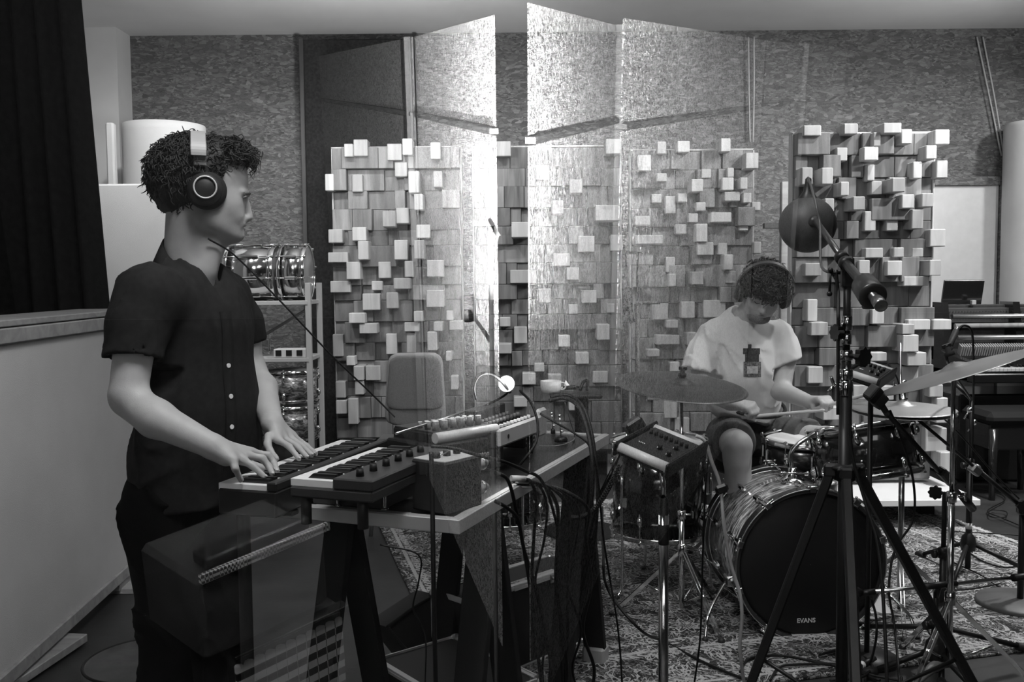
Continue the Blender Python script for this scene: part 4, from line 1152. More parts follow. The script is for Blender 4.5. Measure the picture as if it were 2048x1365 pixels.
hand(wr_, fing_n, [P(450, 905, 2.19), P(490, 922, 2.24), P(515, 934, 2.26), PZ(535, 938, ZK)], UPV)
b.cap(wr_, P(452, 912, 2.13), .024, .024, .012)
# far arm
b.path([P(452, 596, 2.60), P(490, 690, 2.65), P(500, 742, 2.66)], [.042, .042, .041], .015)
wf = P(544, 846, 2.45)
b.cap(P(500, 742, 2.66), P(524, 778, 2.60), .042, .041, .02); b.cap(P(524, 778, 2.60), wf, .041, .028, .015)
fing_f = [[P(556, 880, 2.40), P(579, 894, 2.38), PZ(598, 918, ZK + .004)], [P(567, 877, 2.43), P(595, 893, 2.41), PZ(614, 915, ZK + .004)], [P(577, 874, 2.46), P(604, 892, 2.44), PZ(624, 911, ZK + .004)], [P(584, 871, 2.48), P(613, 893, 2.48), PZ(632, 908, ZK + .004)]]
hand(wf, fing_f, [P(537, 872, 2.40), P(535, 890, 2.37), P(541, 904, 2.36), PZ(553, 918, ZK + .01)], UPV)
# legs, continuous with the rest
hipz = P(370, 960, 2.45)
for s, px_ in ((-1, 0), (1, 1)):
    h0 = hipz + l_ * (s * .085); kneep = V((h0.x + .01, h0.y, .47)) + f_ * .03; ank = V((h0.x, h0.y, .09)) - f_ * .01
    b.cap(nb - UPV * .5, h0, .06, .05, .03); b.cap(h0, kneep, .056, .052, .03); b.cap(kneep, ank, .052, .036, .02); b.cap(ank - UPV * .04, ank - UPV * .045 + f_ * .14, .036, .03, .02)
bo_man = b.build('body', SKIN, mp)
# nails
nm = MB()
for fg in fing_n + fing_f:
    d = (fg[-1] - fg[-2]).normalized(); u_ = (UPV - d * UPV.dot(d)).normalized(); nm.ball(fg[-1] + u_ * .0048 + d * .001, (.0052, .0042, .0016), (d, u_.cross(d), u_), 8, 5)
nm.build('fingernails', NAIL, mp)
# eye, brow, lips
from mathutils.bvhtree import BVHTree
def surf(o, p, d):
    M = MW[o.name]; inv = M.inverted(); me = o.data
    if 'bvh' not in surf.__dict__: surf.bvh = {}
    if o.name not in surf.bvh: surf.bvh[o.name] = BVHTree.FromPolygons([v.co[:] for v in me.vertices], [tuple(q.vertices) for q in me.polygons])
    h = surf.bvh[o.name].ray_cast(inv @ V(p), inv.to_3x3() @ V(d))
    return (M @ h[0], (M.to_3x3() @ h[1]).normalized()) if h[0] is not None else (None, None)
for s in (-1, 1):
    side = hp(483, 392.5, s * .031); od = (hf * .8 + hs * (s * .6)).normalized()
    pt, nr = surf(bo_man, side + od * .06, -od)
    if pt is None: continue
    ex = (hs * s - hf * .35); ex = (ex - nr * ex.dot(nr)).normalized(); ey = nr.cross(ex); ey = -ey if ey.z < 0 else ey
    e = MB().ball(pt - nr * .004, (.0105, .0052, .0068), (ex, ey, nr), 16, 10).build('eye', EYEW, mp)
    MB().ball(pt - nr * .0004 - ex * .003, (.0048, .0048, .0034), (ex, ey, nr), 12, 6).build('iris', EYEK, e)
    MB().tube([pt - ex * .012 + ey * .001 + nr * .001, pt + ey * .0058 + nr * .0035, pt + ex * .012 + ey * .0005 + nr * .0005], [.0014, .003, .0014], 8).tube([pt - ex * .011 - ey * .002, pt - ey * .0058 + nr * .002, pt + ex * .011 - ey * .001], [.001, .0018, .001], 8).build('eyelid', SKIN, mp)
    MB().tube([pt - ex * .012 + ey * .0025 + nr * .0022, pt + ey * .0044 + nr * .0058, pt + ex * .0125 + ey * .0015 + nr * .0016], [.0006, .0011, .0006], 6).build('eyelashes', BROW, mp)
    MB().tube([pt - ex * .013 + ey * .014 + nr * .004, pt + ex * .002 + ey * .0185 + nr * .006, pt + ex * .019 + ey * .013 - nr * .001], [.0022, .0034, .0014], 8).build('eyebrow', BROW, mp)
MB().tube([hp(486, 446.5, 0), hp(484, 447, .010), hp(477, 444, .021), hp(476, 443, -.0)], .001, 5).v
lp1 = MB()
for py, dx in ((446, -1.8), (455, -4)):
    lp1.tube([hp(474 + dx, py - 2.0, -.024), hp(482.5 + dx, py, -.011), hp(485.5 + dx, py + .3, 0), hp(482.5 + dx, py, .011), hp(474 + dx, py - 2.0, .024)], [.0012, .0036, .0040, .0036, .0012], 8)
lp1.build('lips', LIPS, mp)
# shirt
sh = Field(.006)
sh.cap(P(304, 596, 2.28), P(448, 594, 2.58), .072, .064, .05)
ch = nb - UPV * .17 + f_ * .005
sh.ell(ch, (.130, .165, .20), (f_, l_, UPV), .05)
sh.cap(nb - UPV * .03, nb - UPV * .14, .085, .13, .05)
sh.ell(nb - UPV * .36 + f_ * .022, (.128, .168, .22), (f_, l_, UPV), .05)
sh.cap(nb - UPV * .48 + f_ * .005 + l_ * .06, nb - UPV * .64 + l_ * .06, .115, .118, .05)
sh.cap(nb - UPV * .48 + f_ * .005 - l_ * .06, nb - UPV * .64 - l_ * .06, .115, .118, .05)
sh.path([P(296, 592, 2.28), P(275, 650, 2.25), P(267, 726, 2.22)], [.074, .066, .066], .03)
sh.path([P(452, 594, 2.60), P(480, 645, 2.64), P(496, 692, 2.66)], [.062, .058, .056], .03)
hem = P(360, 1003, 2.45)
sh.cutplane(V((0, 0, hem.z)), (0, 0, -1), .004)
ad = (P(257, 785, 2.20) - P(275, 640, 2.25)).normalized()
sh.cutslab(P(268, 718, 2.22), ad, .13)
sh.cap(P(268, 712, 2.22), P(262, 760, 2.21), .054, .054, .003, cut=True)
ad = (P(500, 742, 2.66) - P(480, 645, 2.64)).normalized()
sh.cutslab(P(494, 686, 2.655), ad, .11)
sh.cap(nb + UPV * .10 + f_ * .02, nb - UPV * .015 + f_ * .02, .078, .066, .01, cut=True)
sh.cap(nb + UPV * .05 + f_ * .09, nb - UPV * .07 + f_ * .125, .055, .01, .01, cut=True)
so = sh.build('shirt', SHIRT_K, mp, wr=[wrinkle(30, .008, (1, 1, .4), 3)])
# collar
col = MB(); ring = []
def colring(r, z, open_=.35, drop=0.0):
    pts = []
    for i in range(25):
        a = -PI + open_ + (2 * PI - 2 * open_) * i / 24
        d = -f_ * math.cos(a) + l_ * math.sin(a)          # a=0 at the back
        fr = (1 - math.cos(a)) / 2
        pts.append(nb + d * (r * (1 + .1 * fr)) + UPV * (z - .115 * fr ** 1.1 - drop * fr) + f_ * .012)
    return pts
r0 = colring(.068, .02); r1 = colring(.066, .088); r2 = colring(.071, .094); r3 = colring(.098, .036, .25, .012); r4 = colring(.094, .034, .25, .012); r5 = colring(.069, .080)
def strip(mb, A, B):
    n = len(A); mb.add(A + B, [(i, i + 1, n + i + 1, n + i) for i in range(n - 1)], True)
for A, B_ in ((r0, r1), (r1, r2), (r2, r3), (r3, r4), (r4, r5), (r5, r0)): strip(col, A, B_)
col.build('collar', SHIRT_K, mp)
# placket and buttons down the front
from mathutils.bvhtree import BVHTree
def surf(o, p, d):
    M = MW[o.name]; inv = M.inverted(); me = o.data
    if 'bvh' not in surf.__dict__: surf.bvh = {}
    if o.name not in surf.bvh: surf.bvh[o.name] = BVHTree.FromPolygons([v.co[:] for v in me.vertices], [tuple(q.vertices) for q in me.polygons])
    h = surf.bvh[o.name].ray_cast(inv @ V(p), inv.to_3x3() @ V(d))
    return (M @ h[0], (M.to_3x3() @ h[1]).normalized()) if h[0] is not None else (None, None)
ctr = nb + f_ * .02
plk = []; bt_ = MB(); sd = (f_ * .80 - l_ * .10).normalized()
for i in range(30):
    z = -.10 - .56 * i / 29; o_ = ctr + UPV * z
    hit, nn = surf(so, o_ + sd * .5, -sd)
    if hit: plk.append(hit + sd * .0015)
pm = MB()
wv = sd.cross(UPV).normalized()
A1_ = [p + wv * .016 for p in plk]; A2_ = [p - wv * .016 for p in plk]; strip(pm, [p + sd * .002 for p in A1_], [p + sd * .002 for p in A2_]); strip(pm, A1_, [p + sd * .002 for p in A1_]); strip(pm, A2_, [p + sd * .002 for p in A2_])
pm.build('placket', SHIRT_K, mp)
for py in (741, 804, 869, 915):
    z = P(503, py, 2.3).z; 
    hit = min(plk, key=lambda q: abs(q.z - z))
    MB().cyl(hit + sd * .001, hit + sd * .004 , .0058, n=14).build('button', mat('pearl_button', .75, .3), mp)
# sleeve hem lines
# trousers
tr = Field(.007)
hip = V((hipz.x, hipz.y, hem.z))
tr.ell(hip + UPV * .03, (.120, .170, .12), (f_, l_, UPV), .04)
for s in (-1, 1):
    h0 = hip + l_ * (s * .078) - UPV * .03; kn_ = V((h0.x, h0.y, .48)) + f_ * .02; an = V((h0.x, h0.y, .10)) - f_ * .015 - l_ * (s * .01)
    tr.cap(h0, kn_, .098, .075, .03); tr.cap(kn_, an, .077, .072, .03)
tr.cutplane((0, 0, .05), (0, 0, -1))
tr.build('trousers', TROUS, mp, wr=[wrinkle(34, .012, (1, 1, 1.6), 8)])
for s in (-1, 1):
    an = hip + l_ * (s * .075); an.z = .05
    Field(.006).cap(an - f_ * .05, an + f_ * .13, .045, .038, .02).cutplane((0, 0, .003), (0, 0, -1)).build('shoe', BLACKM, mp)
# hair
hc = hp(398, 350)
hr = Field(.005)
hr.ell(hp(394, 350), (.117, .086, .100), hax, .01)
hr.ell(hp(352, 395), (.045, .062, .055), hax, .03)
hr.ell(hp(440, 318), (.062, .070, .038), hax, .02)
hr.cutslab(hp(455, 372), hf + UPV * .15, .085, .006)          # keep the face free
hr.cap(hp(468, 330, .03), hp(480, 352, .03), .05, .07, .01, cut=True); hr.cap(hp(468, 330, -.03), hp(480, 352, -.03), .05, .07, .01, cut=True)
hr.ell(hp(425, 470), (.10, .12, .055), hax, .01, cut=True)
hr.ell(hp(350, 465), (.07, .12, .05), hax, .01, cut=True)
ho = hr.build('hair', HAIR2, mp, wr=[wrinkle(70, .004, (1, 1, 1), 5)])
def keep(d):
    if d.z > .25: return 1 if d.x < .86 else 0
    if d.z > -.05: return 1 if d.x < .52 else 0
    if d.z > -.8 and d.x < .10 - .3 * abs(d.z): return 1
    return 0
strands(hp(394, 352), hax, (.117, .085, .104), 2300, .030, .0017, HAIR2, ho, 'hair_tufts', 5, keep, curl=.7, spread=.7, comb=lambda d: (hf * (.6 if d.x > .2 else -.3) - UPV * (.5 if d.x < .2 else -.3)))
def keep2(d): return 1 if (d.z > .15 and d.x > .25) else 0
strands(hp(448, 316), hax, (.060, .066, .030), 420, .048, .0019, HAIR2, ho, 'front_curls', 9, keep2, curl=1.1, spread=1.4, wave=2.6)
# headphones, a thing worn by him
hd = thing('headphones', 'black over-ear headphones with a pale ring, worn by the standing keyboard player', 'headphones', tuple(hp(409, 385, -.09)))
CUPM = mat('headphone_plastic', .014, .5)
for s in (-1, 1):
    cc = hp(409, 384, s * .088)
    sd_ = hs * s
    MB().lathe(cc, sd_, [(.001, .026), (.030, .025), (.036, .018), (.040, .006), (.042, 0), (.040, -.006), (.001, -.006)], 40, x=UPV).build('ear_cup', CUPM, hd)
    MB().torus(cc - sd_ * .012 + hf * .004 - UPV * .002, sd_, .033, .0155, 36, 10).build('ear_pad', BLACKM, hd)
    MB().lathe(cc + UPV * .002, sd_, [(.0245, .0255), (.0285, .0245), (.0285, .0285), (.0245, .0285)], 40, closed=True).build('pale_ring', mat('ring_silver', .55, .35), hd)
    MB().box(hp(401, 330, s * .093), (.030, .008, .030), (hf, sd_, UPV), .003).build('slider', GREYP, hd)
    MB().box(hp(401, 318.5, s * .0945), (.022, .009, .007), (hf, sd_, UPV), .001).box(hp(402, 332, s * .0965), (.026, .003, .004), (hf, sd_, UPV), .001).build('metal_clip', CHROME, hd)
def band(w0, w1, off):
    rgs = []
    for i in range(33):
        a = PI * i / 32; c_ = hp(399, 322)
        p = c_ + hs * (-math.cos(a) * (.094 + off)) + UPV * (math.sin(a) * (.060 + off) ); n_ = (hs * (-math.cos(a)) + UPV * math.sin(a)).normalized()
        w = w0
        rgs.append([p + hf * (w * x) + n_ * y for x, y in ((-1, -.003), (1, -.003), (1, .003), (-1, .003))])
    return MB().rings(rgs, smooth=False)
bo = band(.0195, .0195, .006).build('headband', CUPM, hd)
band(.0175, .0175, .010).build('band_cover', mat('band_silver', .34, .45), hd)

# ----------------------------------------------------------------- the drummer
DY = 4.12
dp_ = thing('person', 'curly-haired man in a printed white t-shirt and shorts seated playing the drum kit', 'person', (P(1490, 900, 4.3).x, 4.3, 0))
SKIN2 = mat('skin_drummer', .42, .55, var=.06, nscale=25, bump=.06, bscale=350)
TSH = mat('white_cotton', .66, .9, bump=.1, bscale=600); SHORTS = mat('grey_shorts', .075, .85, var=.15, nscale=90, bump=.15, bscale=500)
du = V((.10, -.52, .85)).normalized(); dfv = V((-.16, -.84, -.52)); dfv = (dfv - du * dfv.dot(du)).normalized(); dsv = du.cross(dfv).normalized()
HC = P(1527, 584, 4.02)
def dq(f, s, u): return HC + dfv * f + dsv * s + du * u
dax = (dfv, dsv, du)
b = Field(.0052)
b.ell(dq(-.005, 0, .018), (.096, .076, .088), dax, .02)
b.ell(dq(.035, 0, -.035), (.058, .060, .082), dax, .02)
for s in (-1, 1):
    b.ell(dq(.055, s * .036, -.03), (.028, .024, .034), dax, .012)
    b.cap(dq(.0, s * .054, -.06), dq(.062, s * .018, -.10), .018, .017, .02)
    b.cap(dq(.092, s * .012, .012), dq(.080, s * .042, .012), .008, .0075, .008)
    b.ell(dq(.102, s * .011, -.036), (.009, .007, .006), dax, .004)
    b.ell(dq(-.006, s * .078, -.02), (.018, .009, .03), dax, .004)
    b.ell(dq(.078, s * .031, -.002), (.012, .013, .012), dax, .004)
b.cap(dq(.092, 0, .005), dq(.110, 0, -.032), .0075, .011, .008)
b.ell(dq(.072, 0, -.062), (.02, .028, .016), dax, .012)
b.ell(dq(.086, 0, -.056), (.008, .021, .005), dax, .004); b.ell(dq(.085, 0, -.067), (.008, .018, .0055), dax, .004)
b.ell(dq(.068, 0, -.098), (.02, .023, .016), dax, .014)
dnb = P(1483, 652, 4.14)
b.cap(dq(-.02, 0, -.05), dnb, .054, .062, .025)
shR = P(1428, 668, 4.16); shL = P(1560, 668, 4.16)
b.cap(shR, shL, .04, .04, .03)
pel = P(1495, 862, 4.38)
b.cap(dnb - UPV * .14 + V((0, .05, 0)), pel, .07, .09, .04)
# right arm (picture left)
eR = P(1398, 778, 4.08); wR = P(1460, 808, 3.90)
b.path([shR, P(1403, 720, 4.14), eR], [.042, .043, .040], .015); b.cap(eR, wR, .040, .029, .02)
gripR = P(1512, 832, 3.86)
# left arm (picture right)
eL = P(1562, 782, 4.10); wL = P(1622, 806, 3.92)
b.path([shL, P(1571, 725, 4.14), eL], [.040, .042, .041], .015); b.cap(eL, wL, .042, .028, .02)
# sticks (needed for the grip)
S1a, S1b = P(1512, 833, 3.86), P(1650, 821, 3.72)
S2a, S2b = P(1632, 818, 3.88), P(1757, 783, 3.66)
def fist(w, g, sdir, palm_n, r=.0092, sgn=1):
    """closed hand: knuckles past the stick, four fingers wrapping round it, thumb along the side"""
    sdir = V(sdir).normalized(); fw = (g - w); fw = (fw - sdir * fw.dot(sdir) * .6).normalized(); n = V(palm_n); n = (n - fw * n.dot(fw)).normalized()
    lat = fw.cross(n).normalized()
    kc = g - fw * .018 + n * .016
    for i in range(4):
        o = lat * ((i - 1.5) * .0175 * sgn); L_ = (1.0, 1.08, 1.02, .88)[i]
        k0 = kc + o - fw * (.004 * abs(i - 1)); b.cap(w, k0, .022, .0135, .012)
        p1 = k0 + fw * (.030 * L_) - n * .004; p2 = p1 - n * (.024 * L_) + fw * .004; p3 = p2 - fw * (.020 * L_) - n * .002
        finger(b, [k0, p1, p2, p3], r, .005)
    t0 = w + (kc - w) * .45 - n * .012 - lat * (.022 * sgn)
    finger(b, [t0, t0 + fw * .028 - n * .01 - lat * (.006 * sgn), g - n * .014 - lat * (.026 * sgn), g - n * .013 - lat * (.030 * sgn) + fw * .018], r * 1.1, .006)
    return lat
fist(wR, P(1504, 826, 3.86), S1b - S1a, V((.15, -.5, .85)), sgn=1)
fist(wL, P(1652, 811, 3.85), S2b - S2a, V((.1, -.25, .95)), sgn=-1)
# legs
hR = pel + V((-.10, -.04, -.03)); kR = P(1474, 886, 3.80); kR.z -= .012
hL = pel + V((.10, -.04, -.03)); kL = P(1655, 872, 4.02); kL.z -= .02
b.cap(hR, kR, .082, .058, .04); b.cap(kR, kR + V((0, -.005, -.06)), .058, .053, .02)
aR = V((kR.x + .04, kR.y - .01, .09)); b.cap(kR + V((0, -.003, -.05)), aR, .052, .034, .02); b.ell(kR + V((.01, .03, -.16)), (.05, .055, .11), None, .03)
b.cap(aR - UPV * .045, aR + V((.02, -.15, -.055)), .035, .028, .02)
b.cap(hL, kL, .082, .058, .04); aL = V((kL.x + .0, kL.y + .03, .09)); b.cap(kL, aL, .055, .034, .02); b.cap(aL - UPV * .04, aL + V((.02, -.15, -.05)), .035, .028, .02)
b.build('body', SKIN2, dp_)
for s in (-1, 1):
    bw = MB().tube([dq(.098, s * .012, .018), dq(.095, s * .028, .022), dq(.080, s * .047, .016)], [.003, .0045, .002], 6).build('eyebrow', BROW, dp_)
    MB().tube([dq(.092, s * .020, -.004), dq(.092, s * .031, -.008), dq(.084, s * .043, -.004)], [.0012, .002, .0012], 6).build('closed_eyelid', BROW, dp_)
    MB().lathe(aR + V((0, 0, -.09)) if s < 0 else aL + V((0, 0, -.09)), (0, 0, 1), [(.001, .0), (.045, .0), (.048, .03), (.038, .07), (.001, .07)], 20).ball((aR if s < 0 else aL) + V((.015, -.10, -.055)), (.042, .10, .033), None, 16, 8).build('shoe', mat('shoe_canvas', .12, .8), dp_)
MB().tube([dq(.088, -.022, -.062), dq(.0945, 0, -.0615), dq(.088, .022, -.062)], [.001, .0022, .001], 6).build('mouth_line', LIPS, dp_)
bd_ = Field(.005); bd_.ell(dq(.060, 0, -.088), (.034, .045, .032), dax, .01); bd_.cap(dq(0, -.057, -.055), dq(.05, -.03, -.10), .012, .016, .015); bd_.cap(dq(0, .057, -.055), dq(.05, .03, -.10), .012, .016, .015)
bd_.ell(dq(.095, 0, -.058), (.03, .03, .014), dax, .006, cut=True)
bd_.build('short_beard', mat('stubble', .17, .9, var=.4, nscale=300), dp_)
# t-shirt
ts = Field(.0065)
ts.cap(P(1432, 675, 4.16), P(1552, 672, 4.15), .062, .060, .05)
tx = V((1, .02, 0)).normalized(); ty = V((0, 1, 0))
cc = (P(1490, 735, 4.17)); ts.ell(cc, (.165, .115, .17), (tx, ty, UPV), .05)
ts.ell(P(1488, 790, 4.24), (.150, .125, .13), (tx, ty, UPV), .05)
ts.cap(P(1464, 800, 4.20), P(1470, 838, 4.24), .085, .10, .05); ts.cap(P(1520, 780, 4.20), P(1522, 812, 4.24), .075, .08, .05)
ts.cap(dnb + V((.0, .01, .005)), cc, .085, .12, .05)
ts.path([P(1428, 672, 4.16), P(1405, 710, 4.14), P(1393, 742, 4.10)], [.066, .062, .060], .03)
ts.path([P(1560, 672, 4.15), P(1572, 700, 4.14), P(1580, 726, 4.12)], [.058, .055, .056], .03)
ts.cutslab(P(1394, 740, 4.11), (-.25, -.15, -1), .12); ts.cutslab(P(1578, 724, 4.13), (.35, -.1, -1), .12)
ts.cap(dnb + V((.03, -.04, .12)), dnb + V((.012, -.01, .03)), .068, .062, .008, cut=True)
ts.cutslab(P(1500, 842, 4.2), (-.25, -.2, -1), .25)
to = ts.build('t_shirt', TSH, dp_, wr=[wrinkle(34, .011, (1, .4, .55), 12)])
# printed picture on the chest (generic grey bottle-like block print)
pr = MB(); grid = []
for (x0, y0, x1, y1, m_) in ((1486, 697, 1520, 709, 0), (1490, 709, 1518, 724, 0), (1487, 724, 1522, 755, 1), (1496, 689, 1503, 699, 0), (1494, 733, 1516, 748, 2)):
    mbp = MB(); nx, ny = 6, 6; pts = []
    lift = .0015 if m_ < 2 else .0028
    for j in range(ny + 1):
        for i in range(nx + 1):
            px, py = x0 + (x1 - x0) * i / nx, y0 + (y1 - y0) * j / ny
            d = ray(px, py); h_, n_ = surf(to, CAM + d * (3.0 / d.y), d)
            pts.append((h_ or P(px, py, 4.03)) - d.normalized() * lift)
    fs = [(j * (nx + 1) + i, j * (nx + 1) + i + 1, (j + 1) * (nx + 1) + i + 1, (j + 1) * (nx + 1) + i) for j in range(ny) for i in range(nx)]
    mbp.add(pts, fs, True).build('shirt_print', (mat('print_dark', .03, .9, var=.5, nscale=90), mat('print_mid', .12, .9, var=.9, nscale=120), mat('print_pale', .4, .9, var=.3, nscale=100))[m_], to)
# shorts
so2 = Field(.0065)
so2.ell(pel + V((0, -.01, .0)), (.165, .13, .10), None, .04)
so2.cap(hR + V((0, 0, .0)), kR + (hR - kR) * .22 + V((0, 0, .005)), .105, .088, .04); so2.cap(hL, kL + (hL - kL) * .28, .105, .088, .04)
so2.cutslab(kR + (hR - kR) * .26, kR - hR, .14); so2.cutslab(kL + (hL - kL) * .30, kL - hL, .14)
so2.build('shorts', SHORTS, dp_, wr=[wrinkle(40, .010, (1, 1, .6), 4)])
MB().torus(P(1512, 812, 4.19) , (0.05, -.3, 1), .125, .008, 40, 8).build('belt', BLACKM, dp_)
MB().tube([P(1500, 814, 4.06), P(1508, 806, 4.05), P(1514, 815, 4.05)], .004, 6).build('drawstring', mat('drawstring', .5, .9), dp_)
# hair
def keepd(d):
    if d.z > .15: return 1
    return 1 if d.x < .15 and d.z > -.75 else (0.9 if d.z > -.05 else 0)
hb = Field(.006).ell(dq(-.012, 0, .03), (.105, .088, .092), dax, .01).ell(dq(.045, 0, .052), (.05, .07, .04), dax, .02).ell(dq(.10, 0, -.055), (.07, .08, .055), dax, .01, cut=True)
hb_ = hb.build('curly_hair', HAIR, dp_, wr=[wrinkle(110, .006, (1, 1, 1), 3)])
strands(dq(-.008, 0, .03), dax, (.108, .090, .094), 1300, .036, .0030, HAIR, hb_, 'hair_curls', 21, keepd, curl=1.5, spread=.9, wave=3.2)
# drummer's headphones
hd2 = thing('headphones', 'black headphones with a thin shiny band, worn by the drummer over his curls', 'headphones', tuple(HC))
rg = []
for i in range(33):
    a = PI * i / 32; n_ = (dsv * (-math.cos(a)) + du * math.sin(a)); p = dq(.012, 0, .02) + dsv * (-math.cos(a) * .118) + du * (math.sin(a) * .128)
    rg.append([p + dfv * x + n_ * y for x, y in ((-.012, -.002), (.012, -.002), (.010, .004), (-.010, .004))])
MB().rings(rg, smooth=False).build('headband', mat('band_gloss', .03, .18, coat=.8), hd2)
for s in (-1, 1):
    MB().lathe(dq(.004, s * .088, -.02), dsv * s, [(.001, .03), (.028, .028), (.036, .016), (.038, .0), (.001, 0)], 28).build('ear_cup', CUPM, hd2)
    MB().torus(dq(.004, s * .090, -.02), dsv * s, .03, .011, 28, 8).build('ear_pad', BLACKM, hd2)
# drumsticks
STICK = mat('hickory', .55, .5)
for (a_, b_), lab in (((S1a, S1b), "pale drumstick held level in the drummer's hand nearest the ride cymbal"), ((S2a, S2b), "pale drumstick pointing up to the hi-hat in the drummer's other hand")):
    d_ = (b_ - a_).normalized(); e = a_ + d_ * .40 if False else b_
    o = MB().tube([a_ - d_ * .06, a_, a_ + (b_ - a_) * .7, b_ - d_ * .02, b_ - d_ * .008, b_], [.0075, .0075, .007, .0045, .006, .003], 10, 3).build('drumstick', STICK)
    tag(o, lab, 'drumstick', 'drumsticks')

# ================================================================= table with keyboards and effects
TZ = .80
Nn = PZ(918, 1043, TZ); Rr = PZ(1218, 870, TZ); Ll = PZ(543, 1000, TZ)
tu = (Rr - Nn).normalized(); tv = (Nn - Ll); tv = (tv - tu * tv.dot(tu)).normalized()     # tu runs away from the camera, tv towards the right
TL_, TW = (Rr - Nn).length, .51
def T(a, b, z=0.0): return Nn + tu * a - tv * b + V((0, 0, z))     # a along the table from the near corner, b inwards from the right edge
t = thing('trestle_table', 'black-topped table with pale aluminium edging carrying keyboards and effects', 'table', (T(TL_ / 2, TW / 2).x, T(TL_ / 2, TW / 2).y, 0))
MB().box(T(TL_ / 2, TW / 2, -.016), (TL_ - .05, TW - .05, .022), (tu, tv, UPV)).build('table_top', mat('table_black', .012, .35), t)
ef = MB()
for a, b, sx, sy in ((TL_ / 2, .012, TL_, .026), (TL_ / 2, TW - .012, TL_, .026), (.012, TW / 2, .026, TW - .05), (TL_ - .012, TW / 2, .026, TW - .05)):
    ef.box(T(a, b, -.014), (sx, sy, .032), (tu, tv, UPV), .0015).box(T(a, b, -.001), (sx - .004, sy * .55, .009), (tu, tv, UPV), .001)
ef.build('edge_frame', mat('edge_alu', .52, .45, metal=.55), t)
for a_ in (.27, TL_ - .20):
    MB().box(T(a_, TW / 2, -.055), (.06, TW - .04, .05), (tu, tv, UPV), .003).build('trestle_beam', BLACKM, t)
    for bb in (.05, TW - .05):
        for s in (-1, 1):
            p0, p1 = T(a_, bb, -.04), T(a_ + s * .20, bb, 0); p1.z = .03; d = (p1 - p0)
            MB().box((p0 + p1) / 2, (d.length, .075, .028), frame_ax(d, tv), .002).build('trestle_leg', BLACKM, t)
            MB().box((p1.x, p1.y, .03), (.07, .08, .06), (tu, tv, UPV), .008).build('foot_cap', mat('foot_grey', .35, .7), t)

# --- keyboards
def keyboard(name, label, O, ax, ay, n_white, L_, kw, case_h, m_case, lip=.02, back=.035, z_case=-.02):
    """O near-left front corner of the key tops; ax along the keys (away), ay from the player towards the back"""
    k = thing(name, label, 'keyboard', tuple(O))
    W = L_ / n_white
    c = O + ax * (L_ / 2) + ay * ((kw + back) / 2 + .0) + V((0, 0, z_case - case_h / 2))
    MB().box(c, (L_ + .012, kw + back - .004, case_h), (ax, ay, UPV), .004).build('case', m_case, k)
    MB().box(O + ax * (L_ / 2) + ay * (kw + back / 2 + .001) + V((0, 0, z_case / 2 + .004)), (L_ + .012, back - .004, -z_case + .008), (ax, ay, UPV), .003).build('rear_panel', m_case, k)
    wk = MB()
    for i in range(n_white): wk.box(O + ax * (W * (i + .5)) + ay * (kw / 2) + V((0, 0, -.008)), (W - .0009, kw - .002, .016), (ax, ay, UPV), .0008)
    wk.build('white_keys', mat('key_white', .78, .3), k)
    bk = MB()
    for i in range(n_white):
        if i % 7 not in (2, 6) and i < n_white - 1:
            cc = O + ax * (W * (i + 1)) + ay * (kw * .66) + V((0, 0, .0))
            hw = W * .27; x0 = -kw * .32; x1 = kw * .32
            pts = [cc + ay * x0 + V((0, 0, .0)), cc + ay * (x0 + .012) + V((0, 0, .010)), cc + ay * x1 + V((0, 0, .0105)), cc + ay * x1 + V((0, 0, -.01)), cc + ay * x0 + V((0, 0, -.01))]
            bk.prism([p - ax * hw for p in pts], ax * (2 * hw))
    bk.build('black_keys', mat('key_black', .008, .3), k)
    return k
ku = V((math.cos(math.radians(73)), math.sin(math.radians(73)), 0)); kv = V((ku.y, -ku.x, 0))
K1 = PZ(436, 966, .874)
k1 = keyboard('keyboard', 'lower black keyboard with white keys that the standing man is playing', K1, ku, kv, 26, .60, .125, .060, mat('keyboard_case', .012, .4), back=.03, z_case=-.012)
K2 = PZ(580, 957, .905)
ku2 = V((math.cos(math.radians(70)), math.sin(math.radians(70)), 0)); kv2 = V((ku2.y, -ku2.x, 0))
k2 = keyboard('keyboard', 'smaller second keyboard beside the first one on the table', K2, ku2, kv2, 19, .40, .105, .024, mat('keyboard_case_grey', .03, .45), back=.10, z_case=-.016)
# control panel of the second keyboard: knobs on the rear panel
for i in range(6):
    c = K2 + ku2 * (.03 + i * .06) + kv2 * .155 + V((0, 0, .008)); MB().cyl(c, c + V((0, 0, .016)), .009, .008, n=16).box(c + V((0, 0, .017)), (.002, .012, .001), (ku2, kv2, UPV)).build('knob', BLACKP, k2)
for a in (.03, .36):
    for b_ in (.02, .16): MB().cyl(V((K2 + ku2 * a + kv2 * b_).xy.to_3d()) + V((0, 0, TZ)), V((K2 + ku2 * a + kv2 * b_).xy.to_3d()) + V((0, 0, K2.z - .038)), .012, n=12).build('support_foot', RUBBER, k2)
# support under the first keyboard
s1 = thing('keyboard_stand', 'black support under the played keyboard beside the table', 'stand', tuple((K1 + ku * .3 + kv * .09).xy.to_3d()))
for a in (.08, .50):
    base = (K1 + ku * a + kv * .012); 
    MB().cyl((base.x, base.y, .02), (base.x, base.y, K1.z - .085), .016, n=12).build('post', BLACKM, s1)
    MB().box((base.x + kv.x * .06, base.y + kv.y * .06, K1.z - .079), (.03, .16, .012), (ku, kv, UPV), .003).build('bracket', BLACKM, s1)
    MB().box((base.x, base.y, .012), (.04, .5, .024), (ku, kv, UPV), .006).build('foot_bar', BLACKM, s1)

